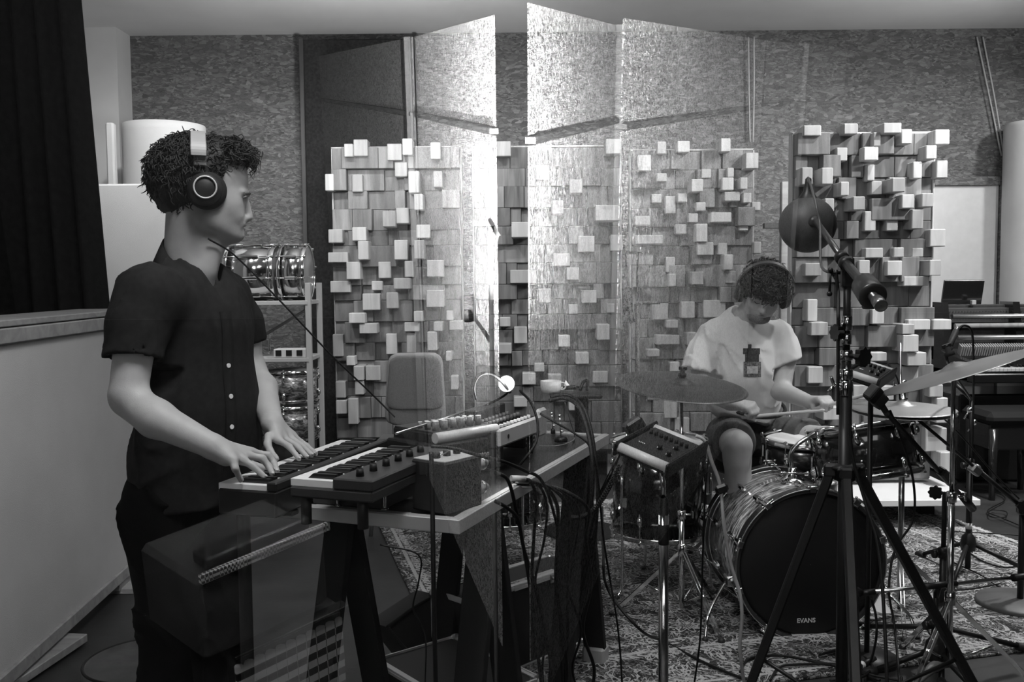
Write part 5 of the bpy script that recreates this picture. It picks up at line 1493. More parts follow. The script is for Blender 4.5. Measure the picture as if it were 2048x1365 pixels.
# --- black box with two big plugs at the near corner of the table
bx = T(.10, .075, .0)
t = thing('effect_unit', 'tall black box with big side plugs at the near corner of the table', 'effects unit', (bx.x, bx.y, TZ))
bu = V((math.cos(math.radians(52)), math.sin(math.radians(52)), 0)); bv = V((bu.y, -bu.x, 0))
MB().box(bx + V((0, 0, .062)), (.13, .105, .118), (bu, bv, UPV), .004).build('housing', mat('box_black', .014, .5), t)
MB().box(bx + V((0, 0, .122)), (.122, .097, .003), (bu, bv, UPV), .001).build('top_plate', mat('plate_pale', .42, .4), t)
for i in range(3): MB().cyl(bx + bu * (-.035 + i * .035) + V((0, 0, .123)), bx + bu * (-.035 + i * .035) + V((0, 0, .136)), .009, n=14).build('knob', BLACKP, t)
MB().tube([bx + bv * -.01 + bu * .045 + V((0, 0, .1235)), bx + bu * .02 + bv * .01 + V((0, 0, .14)), bx - bu * .03 + V((0, 0, .126))], .0015, 6).build('wire', CHROME, t)
for h in (.085, .028):
    p = bx + bu * .065 + bv * .01 + V((0, 0, h)); 
    pg = MB().cyl(p, p + bu * .016, .016, n=20).build('jack_socket', BLACKP, t)
for i, (h, txt) in enumerate(((.088, 'upper pale ribbed plug in the side of the tall black box'), (.030, 'lower pale ribbed plug in the side of the tall black box'))):
    p = bx + bu * .083 + bv * .01 + V((0, 0, h)); q = p + bu * .05
    pl = thing('cable_plug', txt, 'plug', tuple(p), 0, 'plugs in the black box')
    MB().lathe(p, bu, [(.001, 0), (.013, 0)] + [(.0135 + (.0008 if j % 2 else 0), .002 + .0035 * j) for j in range(9)] + [(.011, .036), (.007, .05), (.001, .05)], 24).build('plug_body', mat('plug_grey', .30, .45), pl)
    MB().lathe(p, bu, [(.0142, .026), (.0155, .028), (.0155, .034), (.0142, .036)], 24, closed=True).build('plug_ring', STEEL, pl)

# --- low effects box with a U handle on the front edge
fx = T(.055, .30, .0)
t = thing('effect_unit', 'low dark effects box with a metal U handle at the table edge', 'effects unit', (fx.x, fx.y, TZ))
MB().box(fx + V((0, 0, .031)) + tu * .05, (.16, .19, .06), (tu, tv, UPV), .004).build('housing', mat('box_dark', .04, .5), t)
for i in range(4):
    c = fx + tu * (.02 + .03 * (i % 2)) + tv * (-.06 + .04 * i) + V((0, 0, .061)); MB().cyl(c, c + V((0, 0, .018)), .010, .008, n=18).build('knob', BLACKP, t)
for i in range(2):
    c = fx + tu * .085 + tv * (-.05 + .07 * i) + V((0, 0, .061)); MB().cyl(c, c + V((0, 0, .014)), .006, n=12).build('switch', CHROME, t)
h0, h1 = PZ(677, 1016, TZ), PZ(770, 1022, TZ)
MB().tube([h0 + V((0, 0, .002)), h0 + V((0, 0, .034)), h0 + (h1 - h0) * .07 + V((0, 0, .045)), h0 + (h1 - h0) * .93 + V((0, 0, .045)), h1 + V((0, 0, .034)), h1 + V((0, 0, .002))], .0042, 10, 4).ball(h0 + V((0, 0, .004)), (.009, .009, .004)).ball(h1 + V((0, 0, .004)), (.009, .009, .004)).build('handle', CHROME, t)

# --- mixer with silver edge on a black case lettered Harley Benton
A_ = PZ(872, 868, .925); B_ = PZ(990, 850, .925)
mu = (B_ - A_).normalized(); mn = V((mu.y, -mu.x, 0)); ML = (B_ - A_).length; MD = .20
t = thing('mixer', 'small mixing desk with two rows of round knobs and a silver front edge', 'mixer', tuple(A_ - mn * .1))
cen = A_ + mu * (ML / 2) - mn * (MD / 2)
MB().box(cen - V((0, 0, .022)), (ML, MD - .02, .040), (mu, mn, UPV), .004).build('housing', BLACKP, t)
MB().cyl(A_ - V((0, 0, .012)) - mu * .004, B_ - V((0, 0, .012)) + mu * .004, .0145, n=18).build('front_edge', SILVERP, t)
MB().box(cen + V((0, 0, .0)), (ML - .006, MD - .03, .004), (mu, mn, UPV), .001).build('panel', mat('panel_dark', .03, .45), t)
for r_, (off, rr, hh) in enumerate(((.028, .0095, .026), (.062, .0085, .022), (.095, .007, .018))):
    for i in range(6 + r_):
        c = A_ + mu * (.022 + i * (ML - .03) / (6 + r_)) - mn * off
        o = MB().cyl(c, c + V((0, 0, hh)), rr, rr * .88, n=18).build('knob', mat('knob_grey', .10, .5), t)
        MB().cyl(c + V((0, 0, hh)), c + V((0, 0, hh + .002)), rr * .86, n=18).build('knob_cap', mat('knob_white', .65, .4), o)
ra = cen + mu * (-ML / 2 - .06) - mn * .03 + V((0, 0, .01)); rb = cen + mu * (ML / 2 + .06) - mn * .03 + V((0, 0, .04))
MB().cyl(PZ(792, 868, .94), P(978, 808, 2.9), .0035, n=8).build('metal_bar', STEEL, t)
# case under the mixer, lettered on its side
t = thing('effect_case', 'flat black case with pale brand lettering on its side, under the small mixing desk', 'case', (cen.x, cen.y, TZ))
cc = cen + mn * .012; ch_ = .098
MB().box(V((cc.x, cc.y, TZ + ch_ / 2)), (ML + .05, MD + .0, ch_ - .004), (mu, mn, UPV), .005).build('housing', mat('case_black', .010, .5), t)
fp = cc + mn * (MD / 2 + .0008)
to_ = fp - mu * (ML / 2 - .055); to_.z = TZ + .045
text_mesh('Harley Benton', .021, to_, mu, UPV, .0006, bold=.0002).build('lettering', mat('print_pale2', .5, .6), t)
lg = to_ - mu * .028 + V((0, 0, .008))
MB().torus(lg, mn, .009, .0007, 24, 5, arc=(.5, 5.6)).tube([lg + UPV * .005 - mu * .004, lg - UPV * .004 - mu * .002, lg + UPV * .003 + mu * .001, lg - UPV * .005 + mu * .004], .0006, 5).box(lg - mu * .026, (.022, .0006, .0012), (mu, mn, UPV)).build('logo', mat('print_pale2', .5, .6), t)

# --- second desk with silver cheek
A2 = PZ(993, 862, .915); B2_ = PZ(1082, 824, .925); A2.z = .915; B2_.z = .915
nu = (B2_ - A2).normalized(); nn = V((nu.y, -nu.x, 0)); NL = (B2_ - A2).length; ND = .15
t = thing('mixer', 'second tilted mixing desk with long silver side cheek and many small faders', 'mixer', tuple(A2))
cn = A2 + nu * (NL / 2) - nn * (ND / 2)
MB().box(cn - V((0, 0, .028)), (NL, ND, .05), (nu, nn, UPV), .005).build('housing', BLACKP, t)
ck = MB().box(A2 + nu * (NL / 2) + nn * .006 - V((0, 0, .022)), (NL + .01, .014, .052), (nu, nn, UPV), .007)
ck.build('side_cheek', SILVERP, t)
MB().box(A2 + nu * (NL - .01) + nn * .004 - V((0, 0, .02)), (.06, .018, .085), (nu, nn, UPV), .007).build('end_bracket', SILVERP, t)
MB().cyl(A2 + nu * .05 + nn * .0135 - V((0, 0, .022)), A2 + nu * .05 + nn * .0142 - V((0, 0, .022)), .006, n=14).build('bolt_hole', BLACK, t)
for j in range(3):
    for i in range(11):
        c = A2 + nu * (.03 + i * (NL - .05) / 11) - nn * (.022 + j * .036) - V((0, 0, .003))
        if j == 0: MB().box(c + V((0, 0, .004)), (.006, .011, .009), (nu, nn, UPV), .001).build('fader', mat('fader_white', .7, .4), t)
        else: MB().cyl(c, c + V((0, 0, .015)), .0065, .0055, n=12).build('knob', mat('knob_grey', .10, .5), t)
for s in (-1, 1):
    for q in (-1, 1):
        p = cn + nu * (s * (NL / 2 - .03)) + nn * (q * .05); MB().cyl((p.x, p.y, TZ), (p.x, p.y, cn.z - .05), .009, n=10).build('foot', RUBBER, t)
MB().box(cn - nn * .045 + nu * .02 + V((0, 0, .02)), (.20, .04, .04), (nu, nn, UPV), .004).build('patch_panel', mat('panel_dark', .03, .45), t)

# small black speaker-like block at the far table end
q = PZ(1098, 842, .80); q = T(TL_ - .30, .22, 0)
t = thing('power_supply', 'black ribbed power box at the far end of the mixing desks', 'power supply', (q.x, q.y, TZ))
MB().box(q + V((0, 0, .04)), (.10, .09, .078), (tu, tv, UPV), .006).build('housing', BLACKP, t)
for i in range(5): MB().box(q + V((0, 0, .016 + i * .013)) + tv * .046, (.08, .002, .004), (tu, tv, UPV)).build('rib', GREYP, t)

# table-top tripods
for (px, py, h, r0, lab) in ((1122, 884, .085, .022, 'little chrome boom on a heavy round base at the far end of the table'), (1106, 868, .070, .008, 'tiny chrome stick stand beside the heavy round base')):
    q = PZ(px, py, TZ)
    t = thing('desk_stand', lab, 'stand', tuple(q))
    MB().lathe(q, (0, 0, 1), [(.001, 0), (r0, 0), (r0, .008), (r0 * .8, .016), (r0 * .25, .02), (.001, .02)], 24).build('base', BLACK, t)
    MB().cyl(q + V((0, 0, .018)), q + V((-.004, 0, h)), .0028, n=8).ball(q + V((-.004, 0, h)), .006, n=10, m_=6).cyl(q + V((0, 0, h * .4)), q + V((.008, 0, h * .4)), .004, n=8).build('stick', CHROME, t)

# glowing clip lamp above the desks
g = P(1013, 768, 2.75)
t = thing('clip_lamp', 'small glowing round lamp on a thin gooseneck above the mixing desks', 'lamp', (g.x, g.y, .93))
gd = (CAM - g).normalized()
o = MB().lathe(g, gd, [(.001, -.03), (.016, -.028), (.021, -.012), (.024, .006), (.022, .006), (.0205, .0), (.001, -.001)], 28).build('lamp_head', mat('lamp_grey2', .25, .4), t)
MB().lathe(g, gd, [(.001, .0035), (.012, .003), (.0195, .001), (.0195, -.001), (.001, -.001)], 24).build('bulb', mat('lamp_glow', .9, .5, emit=14), o)
gb = T(TL_ - .55, .33, .10)
MB().tube([g - gd * .028, g - gd * .05 - V((0, 0, .03)), (g + gb) / 2 + V((0, .05, -.02)), gb, V((gb.x, gb.y, TZ + .12))], .0035, 8).build('gooseneck', BLACK, t)
MB().box((gb.x, gb.y, TZ + .065), (.04, .04, .13), None, .004).build('clamp', BLACK, t)
pl_ = bpy.data.lights.new('clip_lamp_light', 'POINT'); pl_.energy = 1.2; pl_.shadow_soft_size = .02
po = bpy.data.objects.new('clip_lamp_light', pl_); C.objects.link(po); po.location = g + gd * .03

# ================================================================= flight cases under the table
def flight(label, P0, e1, L1, e2, L2, H, name='flight_case', z0=.0, edge=.018):
    e1 = V(e1).normalized(); e2 = V(e2).normalized(); c = P0 + e1 * (L1 / 2) + e2 * (L2 / 2); c.z = z0
    t = thing(name, label, 'flight case', tuple(c))
    MB().box(c + V((0, 0, H / 2)), (L1 - .006, L2 - .006, H - .006), (e1, e2, UPV), .003).build('panel', mat('case_black', .010, .5), t)
    em = MB()
    for z in (.006, H - .006):
        for s in (-1, 1):
            em.box(c + e2 * (s * (L2 / 2 - .001)) + V((0, 0, z)), (L1, .006, edge), (e1, e2, UPV), .001).box(c + e1 * (s * (L1 / 2 - .001)) + V((0, 0, z)), (.006, L2, edge), (e1, e2, UPV), .001)
            em.box(c + e2 * (s * (L2 / 2 - .008)) + V((0, 0, z + (.005 if z > .02 else -.004))), (L1, edge, .004), (e1, e2, UPV)).box(c + e2 * (s * (L2 / 2 + .003)) + V((0, 0, z)), (L1, .003, .004), (e1, e2, UPV))
    for s in (-1, 1):
        for q in (-1, 1): em.box(c + e1 * (s * L1 / 2) + e2 * (q * L2 / 2) + V((0, 0, H / 2)), (.016, .016, H - .02), (e1, e2, UPV), .002)
    em.build('edging', mat('case_alu', .75, .38, metal=.6), t)
    for s in (-1, 1):
        for q in (-1, 1):
            for z in (.012, H - .012): MB().ball(c + e1 * (s * (L1 / 2 - .004)) + e2 * (q * (L2 / 2 - .004)) + V((0, 0, z)), (.022, .022, .020), (e1, e2, UPV), 12, 8).build('ball_corner', mat('corner_steel', .35, .3, metal=.9), t)
    return t, c
FP = PZ(1165, 1290, 0.0)
fe = V((-.707, -.707, 0)); fb_ = V((-.707, .707, 0))
t, c = flight('upright black flight case with aluminium edges and hand-lettered tape under the table', FP, fe, .56, fb_, .17, .30)
MB().box(c - fb_ * .088 + V((0, 0, .292)) - fe * .04, (.22, .0015, .018), (fe, fb_, UPV)).box(c + V((0, 0, .2985)) - fb_ * .06 - fe * .04, (.24, .03, .0015), (fe, fb_, UPV)).build('tape', mat('tape', .55, .8), t)
text_mesh('N.V.   Mor', .026, c + V((0, 0, .2998)) - fb_ * .072 + fe * .06, -fe, fb_, .0004).build('tape_lettering', BLACK, t)
MB().box(c - fb_ * .087 + V((0, 0, .215)) + fe * .17, (.07, .0015, .036), (fe, fb_, UPV)).build('tape', mat('tape', .55, .8), t)
text_mesh('HO', .036, c - fb_ * .0885 + V((0, 0, .203)) + fe * .195, -fe, UPV, .0004, bold=.001).build('tape_lettering', BLACK, t)
for s in (-.12, .14): MB().box(c + V((0, 0, .285)) - fb_ * .089 + fe * s, (.03, .008, .03), (fe, fb_, UPV), .002).cyl(c + V((0, 0, .285)) - fb_ * .094 + fe * (s - .01), c + V((0, 0, .285)) - fb_ * .094 + fe * (s + .01), .005, n=8).build('latch', STEEL, t)
Q0 = PZ(748, 1320, .20); Q0.z = 0
t, c = flight('flat flight case lying at the bottom edge with pale aluminium rims, below the soft bag', Q0, (.62, -.78, 0), .42, (.78, .62, 0), .30, .20)
# soft bag
gbp = PZ(850, 1300, .12)
t = thing('gear_bag', 'black padded bag leaning between the two flight cases', 'bag', (gbp.x, gbp.y, 0))
w1, w2 = P(775, 1255, 3.05), P(872, 1190, 3.25)
d = (w2 - w1).normalized(); n_ = V((d.y, -d.x, 0)).normalized()
MB().prism([w1 + V((0, 0, 0)), w2, w2 + V((.02, -.05, -.30)), w1 + V((.16, -.05, -.19)), w1 + V((.02, 0, -.03))], n_ * -.09).build('bag_body', mat('bag_cloth', .03, .9), t)
MB().tube([w1, (w1 + w2) / 2 + V((0, 0, .006)), w2], .006, 8).tube([w1, w1 + V((.16, -.05, -.19))], .006, 8).build('piping', BLACKM, t)

# ================================================================= microphone stands, monitor mixers
def knob_star(mb, c, axis, r=.022, h=.014):
    X, Y, Z = frame(axis)
    pts = []
    for i in range(32):
        a = 2 * PI * i / 32; rr = r * (1 + .12 * math.cos(8 * a)); pts.append(V(c) + X * math.cos(a) * rr + Y * math.sin(a) * rr)
    return mb.prism(pts, Z * h)
def boom_tube(t, a, b, r, m=BLACK, name='boom'): return MB().cyl(a, b, r, n=14).build(name, m, t)

# --- tall stand with black ball on a counterweighted boom
SY = 2.20
sp = P(1687, 1100, SY); sx = sp.x; spx = V((sx, SY, 0))
t = thing('boom_stand', 'tall black studio boom stand on a wide tripod, carrying the round ball', 'microphone stand', (sx, SY, 0))
def zy(py, Y=SY, px=1687): return P(px, py, Y).z
MB().cyl((sx, SY, .25), (sx, SY, zy(790)), .0145, n=20).build('lower_column', BLACK, t)
MB().cyl((sx, SY, zy(800)), (sx, SY, zy(700)), .0115, n=18).build('middle_column', mat('gun_metal', .12, .25, metal=.9), t)
MB().cyl((sx, SY, zy(760)), (sx, SY, zy(560)), .0085, n=16).build('upper_column', BLACK, t)
for (y0, y1, r) in ((632, 662, .0125), (668, 690, .0115), (700, 722, .0145), (738, 760, .0155), (762, 792, .0165)):
    MB().lathe((sx, SY, 0), (0, 0, 1), [(r * .7, zy(y1)), (r, zy(y1) + .002), (r, zy(y0) - .003), (r * .85, zy(y0))], 24).build('clutch_collar', CHROME, t)
k = MB(); knob_star(k, V((sx - .02, SY - .01, zy(665))), (-1, -.3, 0), .018); k.cyl((sx, SY, zy(665)), (sx - .02, SY - .01, zy(665)), .005, n=8).build('clamp_knob', BLACK, t)
k = MB(); knob_star(k, V((sx + .022, SY - .03, zy(712))), (.5, -.9, 0), .021); k.cyl((sx, SY, zy(712)), (sx + .022, SY - .03, zy(712)), .006, n=8).build('clamp_knob', BLACK, t)
k = MB().tube([(sx - .012, SY, zy(770)), (sx - .03, SY - .01, zy(768)), (sx - .04, SY - .015, zy(752))], .004, 8).tube([(sx - .03, SY - .012, zy(768)), (sx - .045, SY - .016, zy(782))], .004, 8); k.build('t_lever', CHROME, t)
MB().tube([P(1672, 540, 2.18), P(1676, 600, 2.18), P(1676, 700, 2.18), P(1676, 830, 2.18)], .0042, 8).build('side_rod', BLACK, t)
k = MB().cyl(P(1680, 546, 2.18), P(1663, 546, 2.18), .004, n=8).cyl(P(1661, 541, 2.18), P(1659, 587, 2.18), .0032, n=8).ball(P(1661, 541, 2.18), .0065, n=12, m_=8).ball(P(1659, 588, 2.18), .0065, n=12, m_=8); k.build('crank_handle', BLACK, t)
# leg collar and legs
zc = zy(938)
MB().lathe((sx, SY, 0), (0, 0, 1), [(.015, zc - .03), (.024, zc - .026), (.026, zc - .004), (.032, zc), (.032, zc + .006), (.016, zc + .012)], 24).build('leg_collar', BLACK, t)
MB().lathe((sx, SY, 0), (0, 0, 1), [(.015, .28), (.021, .285), (.021, .315), (.015, .32)], 20).build('brace_collar', BLACK, t)
for (fx_, fy_) in ((sx + .52, SY + .08), (sx - .30, SY + .10), (sx - .10, SY - .45)):
    d = V((fx_ - sx, fy_ - SY, 0)).normalized(); a = V((sx, SY, zc - .005)) + d * .03; b = V((fx_, fy_, .02))
    tn = V((-d.y, d.x, 0)); fa = frame_ax(b - a, tn)
    l = MB().box((a + b) / 2, ((b - a).length, .024, .022), fa, .004)
    l.build('leg', BLACK, t)
    MB().box(V((sx, SY, zc - .005)) + d * .032, (.03, .03, .03), (d, tn, UPV), .005).ball(V((sx, SY, zc + .002)) + d * .035 - tn * .016, .005, n=8, m_=5).build('hinge', STEEL if 0 else BLACK, t)
    MB().cyl(V((sx, SY, .30)), a + (b - a) * .55, .005, n=8).build('brace', BLACK, t)
    MB().ball(b, (.022, .022, .018), None, 12, 8).build('rubber_foot', RUBBER, t)
# boom head
bc = P(1688, 522, 2.20)
B0_ = P(1632, 442, 2.46); B1_ = P(1762, 612, 1.90)
bdv = (B1_ - B0_).normalized()
MB().box((sx, SY, zy(545)), (.028, .022, .075), None, .006).build('boom_yoke', BLACK, t)
MB().cyl(B0_, bc, .0075, n=16).build('boom', mat('gun_metal2', .10, .3, metal=.8), t)
MB().cyl(bc, B1_, .0105, n=16).build('boom_rear', mat('gun_metal2', .10, .3, metal=.8), t)
for q, r in ((-.02, .016), (.02, .0165)): MB().lathe(bc + bdv * q, bdv, [(.008, -.011), (r, -.009), (r, .009), (.008, .011)], 20).build('boom_sleeve', BLACK, t)
wc = bc + (B1_ - bc) * .70
MB().lathe(wc, bdv, [(.001, -.036), (.024, -.036), (.027, -.033), (.029, .030), (.027, .034), (.019, .036), (.015, .030), (.001, .030)], 36).build('counterweight', mat('weight_black', .022, .35), t)
MB().box(wc - V((0, 0, .03)), (.02, .03, .016), None, .003).build('weight_screw', BLACK, t)
MB().lathe(B1_, bdv, [(.001, -.03), (.0125, -.03), (.0135, 0), (.0115, .002), (.010, .001), (.001, .001)], 24).build('end_cap', mat('cap_metal', .25, .3, metal=.8), t)
# ball
bcn = P(1615, 450, 2.55)
bl = thing('ball_microphone', 'round dark grey ball with a pointed black neck and cable on the tall boom stand', 'microphone', tuple(bcn))
MB().ball(bcn, .0745, None, 48, 28).build('ball_shell', mat('ball_grey', .040, .55), bl)
MB().lathe(bcn + V((0, 0, .060)), (0, -.05, 1), [(.034, .0), (.024, .012), (.013, .028), (.009, .050), (.008, .062), (.001, .066)], 24).build('neck', BLACK, bl)
MB().lathe(bcn + (B0_ - bcn).normalized() * .070, (B0_ - bcn), [(.012, 0), (.016, .004), (.012, .012), (.001, .014)], 16).cyl(bcn + (B0_ - bcn) * .6, B0_, .007, n=10).build('swivel', BLACK, bl)
cb = MB().tube([bcn + V((0, 0, .125)), P(1622, 372, 2.5), P(1632, 410, 2.42), P(1640, 450, 2.40), P(1641, 520, 2.30), P(1648, 540, 2.22), P(1664, 548, 2.19), P(1676, 575, 2.18), P(1677, 640, 2.17)], .0034, 8)
tag(cb.build('microphone_cable', mat('cable_grey', .06, .4)), 'thin cable looping from the pointed neck of the ball down to the boom stand', 'cable')

# --- monitor mixer on its own chrome stand, foreground
def monitor(label, TLp, TRp, BLp, thick, knobs, name='monitor_mixer'):
    X = (TRp - TLp); W = X.length; X = X.normalized(); Yv = (TLp - BLp); Yv = (Yv - X * Yv.dot(X)); H = Yv.length; Yv = Yv.normalized(); Z = X.cross(Yv)
    c = (TRp + BLp) / 2
    t = thing(name, label, 'mixer', tuple(c - Z * thick))
    MB().box(c - Z * (thick / 2 + .002), (W, H, thick), (X, Yv, Z), .006).build('housing', BLACKP, t)
    for s in (-1, 1):
        MB().cyl(c + Yv * (s * (H / 2 - .012)) - X * (W / 2) - Z * .012, c + Yv * (s * (H / 2 - .012)) + X * (W / 2) - Z * .012, .0135, n=18).build('silver_strip', SILVERP, t)
    for s in (-1, 1): MB().box(c + X * (s * (W / 2 + .004)) - Z * (thick / 2), (.010, H + .012, thick + .012), (X, Yv, Z), .004).build('end_cheek', BLACKP, t)
    for i in range(knobs):
        p = c + X * ((i - (knobs - 1) / 2) * W / (knobs + 1.5)) + Yv * (H * .18)
        MB().cyl(p - Z * .003, p + Z * .010, .0048, .0042, n=14).build('knob', BLACK, t)
    for i, (u_, v_) in enumerate(((.28, .02), (.08, -.14), (.32, -.22))):
        p = c + X * (W * u_) + Yv * (H * v_)
        o = MB().cyl(p - Z * .003, p + Z * .011, .0062, .0052, n=16).build('knob', BLACK, t)
        MB().torus(p + Z * .0005, Z, .0068, .0014, 20, 6, arc=(0, 3)).build('knob_pointer', WHITEP, o)
    for i in range(4): MB().ball(c - X * (W * (.30 - i * .035)) - Yv * (H * .20) + Z * .001, .0018, None, 8, 5).build('indicator', mat('indicator', .8, .3), t)
    return t, c, X, Yv, Z
MM = monitor('angled personal mixer with silver strips on a chrome stand before the floor tom', P(1300, 842, 2.44), P(1394, 880, 2.36), P(1250, 896, 2.27), .026, 8)
msx = P(1327, 1150, 2.30); base = V((msx.x, 2.30, 0))
t = thing('microphone_stand', 'upright chrome stand with black grip holding the angled personal mixer', 'stand', tuple(base))
MB().cyl((base.x, base.y, .03), (base.x, base.y, zy(1030, 2.30, 1327)), .0125, n=20).build('lower_tube', CHROME, t)
MB().lathe(base, (0, 0, 1), [(.012, zy(1090, 2.3, 1327)), (.0135, zy(1088, 2.3, 1327)), (.013, zy(1050, 2.3, 1327)), (.0115, zy(1046, 2.3, 1327)), (.0115, zy(1000, 2.3, 1327)), (.009, zy(996, 2.3, 1327))], 20).build('hand_grip', RUBBER, t)
MB().cyl((base.x, base.y, zy(1000, 2.3, 1327)), P(1322, 918, 2.32), .0062, n=14).build('upper_tube', CHROME, t)
MB().box(P(1322, 925, 2.33), (.04, .04, .03), None, .006).build('mount_plate', BLACK, t)
MB().lathe(base, (0, 0, 1), [(.001, 0), (.13, 0), (.13, .012), (.11, .022), (.02, .035), (.001, .035)], 40).build('round_base', BLACK, t)
# its side arm clamp with plug at upper left of the mixer
t = thing('clamp_rod', 'chrome arm with black clamps running from the personal mixer down to the floor tom', 'clamp arm', tuple(P(1235, 900, 2.6)))
MB().cyl(P(1262, 868, 2.5), P(1205, 985, 2.75), .0085, n=12).build('tube', CHROME, t)
MB().box(P(1268, 852, 2.48), (.05, .05, .035), frame_ax((1, .2, .6), (0, 1, 0)), .006).build('clamp', BLACK, t)
MB().cyl(P(1247, 890, 2.53), P(1262, 862, 2.50), .006, n=10).cyl(P(1228, 893, 2.55), P(1262, 905, 2.55), .004, n=8).build('clamp_bolt', CHROME, t)
MB().tube([P(1205, 985, 2.75), P(1190, 1030, 2.8), P(1180, 1075, 2.85)], .006, 8).build('tube', BLACK, t)

# coiled lead
co = MB(); a, b_ = P(1240, 930, 2.55), P(1140, 1035, 2.75); pts = []
L_ = (b_ - a); X, Y, Z = frame(L_)
for i in range(221):
    u = i / 220; c = a + L_ * u + V((0, 0, -.05 * math.sin(u * PI))); an = u * 2 * PI * 36
    pts.append(c + (X * math.cos(an) + Y * math.sin(an)) * .0065)
co.tube(pts, .0022, 5, smooth_path=False)
tag(co.build('coiled_cable', CABLE), 'black coiled lead stretched from the personal mixer towards the effects table', 'cable')

# second personal mixer beside the drummer
M2_ = monitor('small personal mixer with silver strips mounted behind the tall boom stand', P(1722, 716, 3.25), P(1778, 734, 3.2), P(1708, 745, 3.05), .03, 5)
t = thing('microphone_stand', 'black stand half hidden behind the tall boom stand, holding the small personal mixer', 'stand', (P(1742, 760, 3.22).x, 3.22, 0))
bb = V((P(1742, 760, 3.22).x, 3.22, 0))
MB().cyl(bb + V((0, 0, .02)), V((bb.x, bb.y, P(1742, 752, 3.22).z)), .009, n=12).build('tube', BLACK, t)
MB().lathe(bb, (0, 0, 1), [(.001, 0), (.11, 0), (.11, .012), (.02, .03), (.001, .03)], 32).build('round_base', BLACK, t)

# --- black tripod stand with rectangular microphone over the tom
def mic_stand(name, label, base, z_top, r_leg=.24, m=BLACK, ang=0.0, n=3, legz=.10, tr=.0125, ur=.0085):
    base = V((base[0], base[1], 0)); t = thing(name, label, 'microphone stand', tuple(base))
    MB().cyl(base + V((0, 0, .03)), base + V((0, 0, z_top * .62)), tr, n=16).build('lower_tube', m, t)
    MB().cyl(base + V((0, 0, z_top * .6)), base + V((0, 0, z_top)), ur, n=14).build('upper_tube', m, t)
    MB().lathe(base, (0, 0, 1), [(tr, z_top * .60), (tr * 1.5, z_top * .605), (tr * 1.5, z_top * .66), (ur, z_top * .67)], 18).cyl(base + V((0, 0, z_top * .63)), base + V((-.035, -.01, z_top * .63)), .006, n=8).cyl(base + V((-.03, -.01, z_top * .63)), base + V((-.042, -.01, z_top * .63)), .014, n=14).build('clutch', m, t)
    MB().lathe(base, (0, 0, 1), [(tr, legz - .03), (.03, legz - .028), (.034, legz), (.028, legz + .03), (tr, legz + .05)], 20).build('base_hub', m, t)
    for k in range(n):
        a = ang + 2 * PI * k / n; d = V((math.cos(a), math.sin(a), 0))
        MB().cyl(base + d * .02 + V((0, 0, legz)), base + d * r_leg + V((0, 0, .018)), .0095, n=12).build('leg', m, t)
        MB().cyl(base + d * (r_leg - .02) + V((0, 0, .022)), base + d * (r_leg + .025) + V((0, 0, .015)), .0145, n=12).build('rubber_foot', RUBBER, t)
    return t, base
q = P(1885, 1200, 3.25)
t, b0_ = mic_stand('microphone_stand', 'black tripod stand right of the bass drum with boom reaching over the tilted tom', (q.x, 3.25), P(1886, 985, 3.25).z, .30, ang=.1)
hd_ = P(1886, 985, 3.25)
ba, bb_ = P(1770, 822, 3.02), P(1945, 1018, 3.42)
bdir = (bb_ - ba).normalized()
boom_tube(t, ba, bb_, .0085); 
MB().box(P(1893, 955, 3.28), (.11, .032, .030), frame_ax(bdir, (0, 1, 0)), .005).build('boom_clamp', BLACK, t)
MB().cyl(P(1925, 993, 3.36), bb_, .0145, n=16).build('counterweight', BLACK, t)
k = MB(); knob_star(k, P(1872, 985, 3.22), (-.6, -.8, 0), .022); k.build('clamp_knob', BLACK, t)
mc = thing('microphone', 'flat black square microphone pointing at the tilted tom from its boom', 'microphone', tuple(P(1752, 795, 3.0)))
MB().box(P(1752, 794, 3.0), (.085, .032, .048), frame_ax(bdir, (.2, 1, -.2)), .004).build('mic_body', mat('mic_grey', .035, .55), mc)
MB().box(P(1752, 794, 3.0) - bdir * .02 , (.032, .036, .052), frame_ax(bdir, (.2, 1, -.2)), .003).build('mic_grille', BLACKM, mc)
MB().cyl(P(1764, 812, 3.01), P(1774, 828, 3.03), .010, n=14).build('mic_clip', BLACK, mc)

# --- low stand with chrome telescopic boom to the bass drum
q = P(1872, 1190, 3.05)
t, b0_ = mic_stand('microphone_stand', 'short stand whose long chrome telescopic arm lies level before the bass drum', (q.x, 3.05), .30, .20, ang=.9)
a, c = P(1748, 1184, 2.95), P(2075, 1152, 3.2)
hp0 = a + (c - a) * .30; hp1 = a + (c - a) * .52
MB().cyl(a, c, .0065, n=14).build('chrome_tube', CHROME, t)
MB().cyl(a + (c - a) * .28, a + (c - a) * .48, .011, n=14).build('boom_sleeve', BLACK, t)
MB().cyl(a + (c - a) * .84, c, .0125, n=14).build('boom_end', BLACK, t)
MB().cyl(V((b0_.x, b0_.y, .28)), a + (c - a) * .38, .009, n=12).build('boom_swivel', BLACK, t)
mc = thing('microphone', 'stubby dark microphone at the end of the level chrome arm by the bass drum', 'microphone', tuple(a))
MB().cyl(P(1700, 1176, 2.95), P(1722, 1188, 2.95), .0135, n=18).ball(P(1698, 1175, 2.95), .015, None, 16, 10).build('mic_body', BLACK, mc)
MB().cyl(P(1722, 1188, 2.95), P(1750, 1184, 2.95), .010, n=14).build('mic_clip', BLACK, mc)

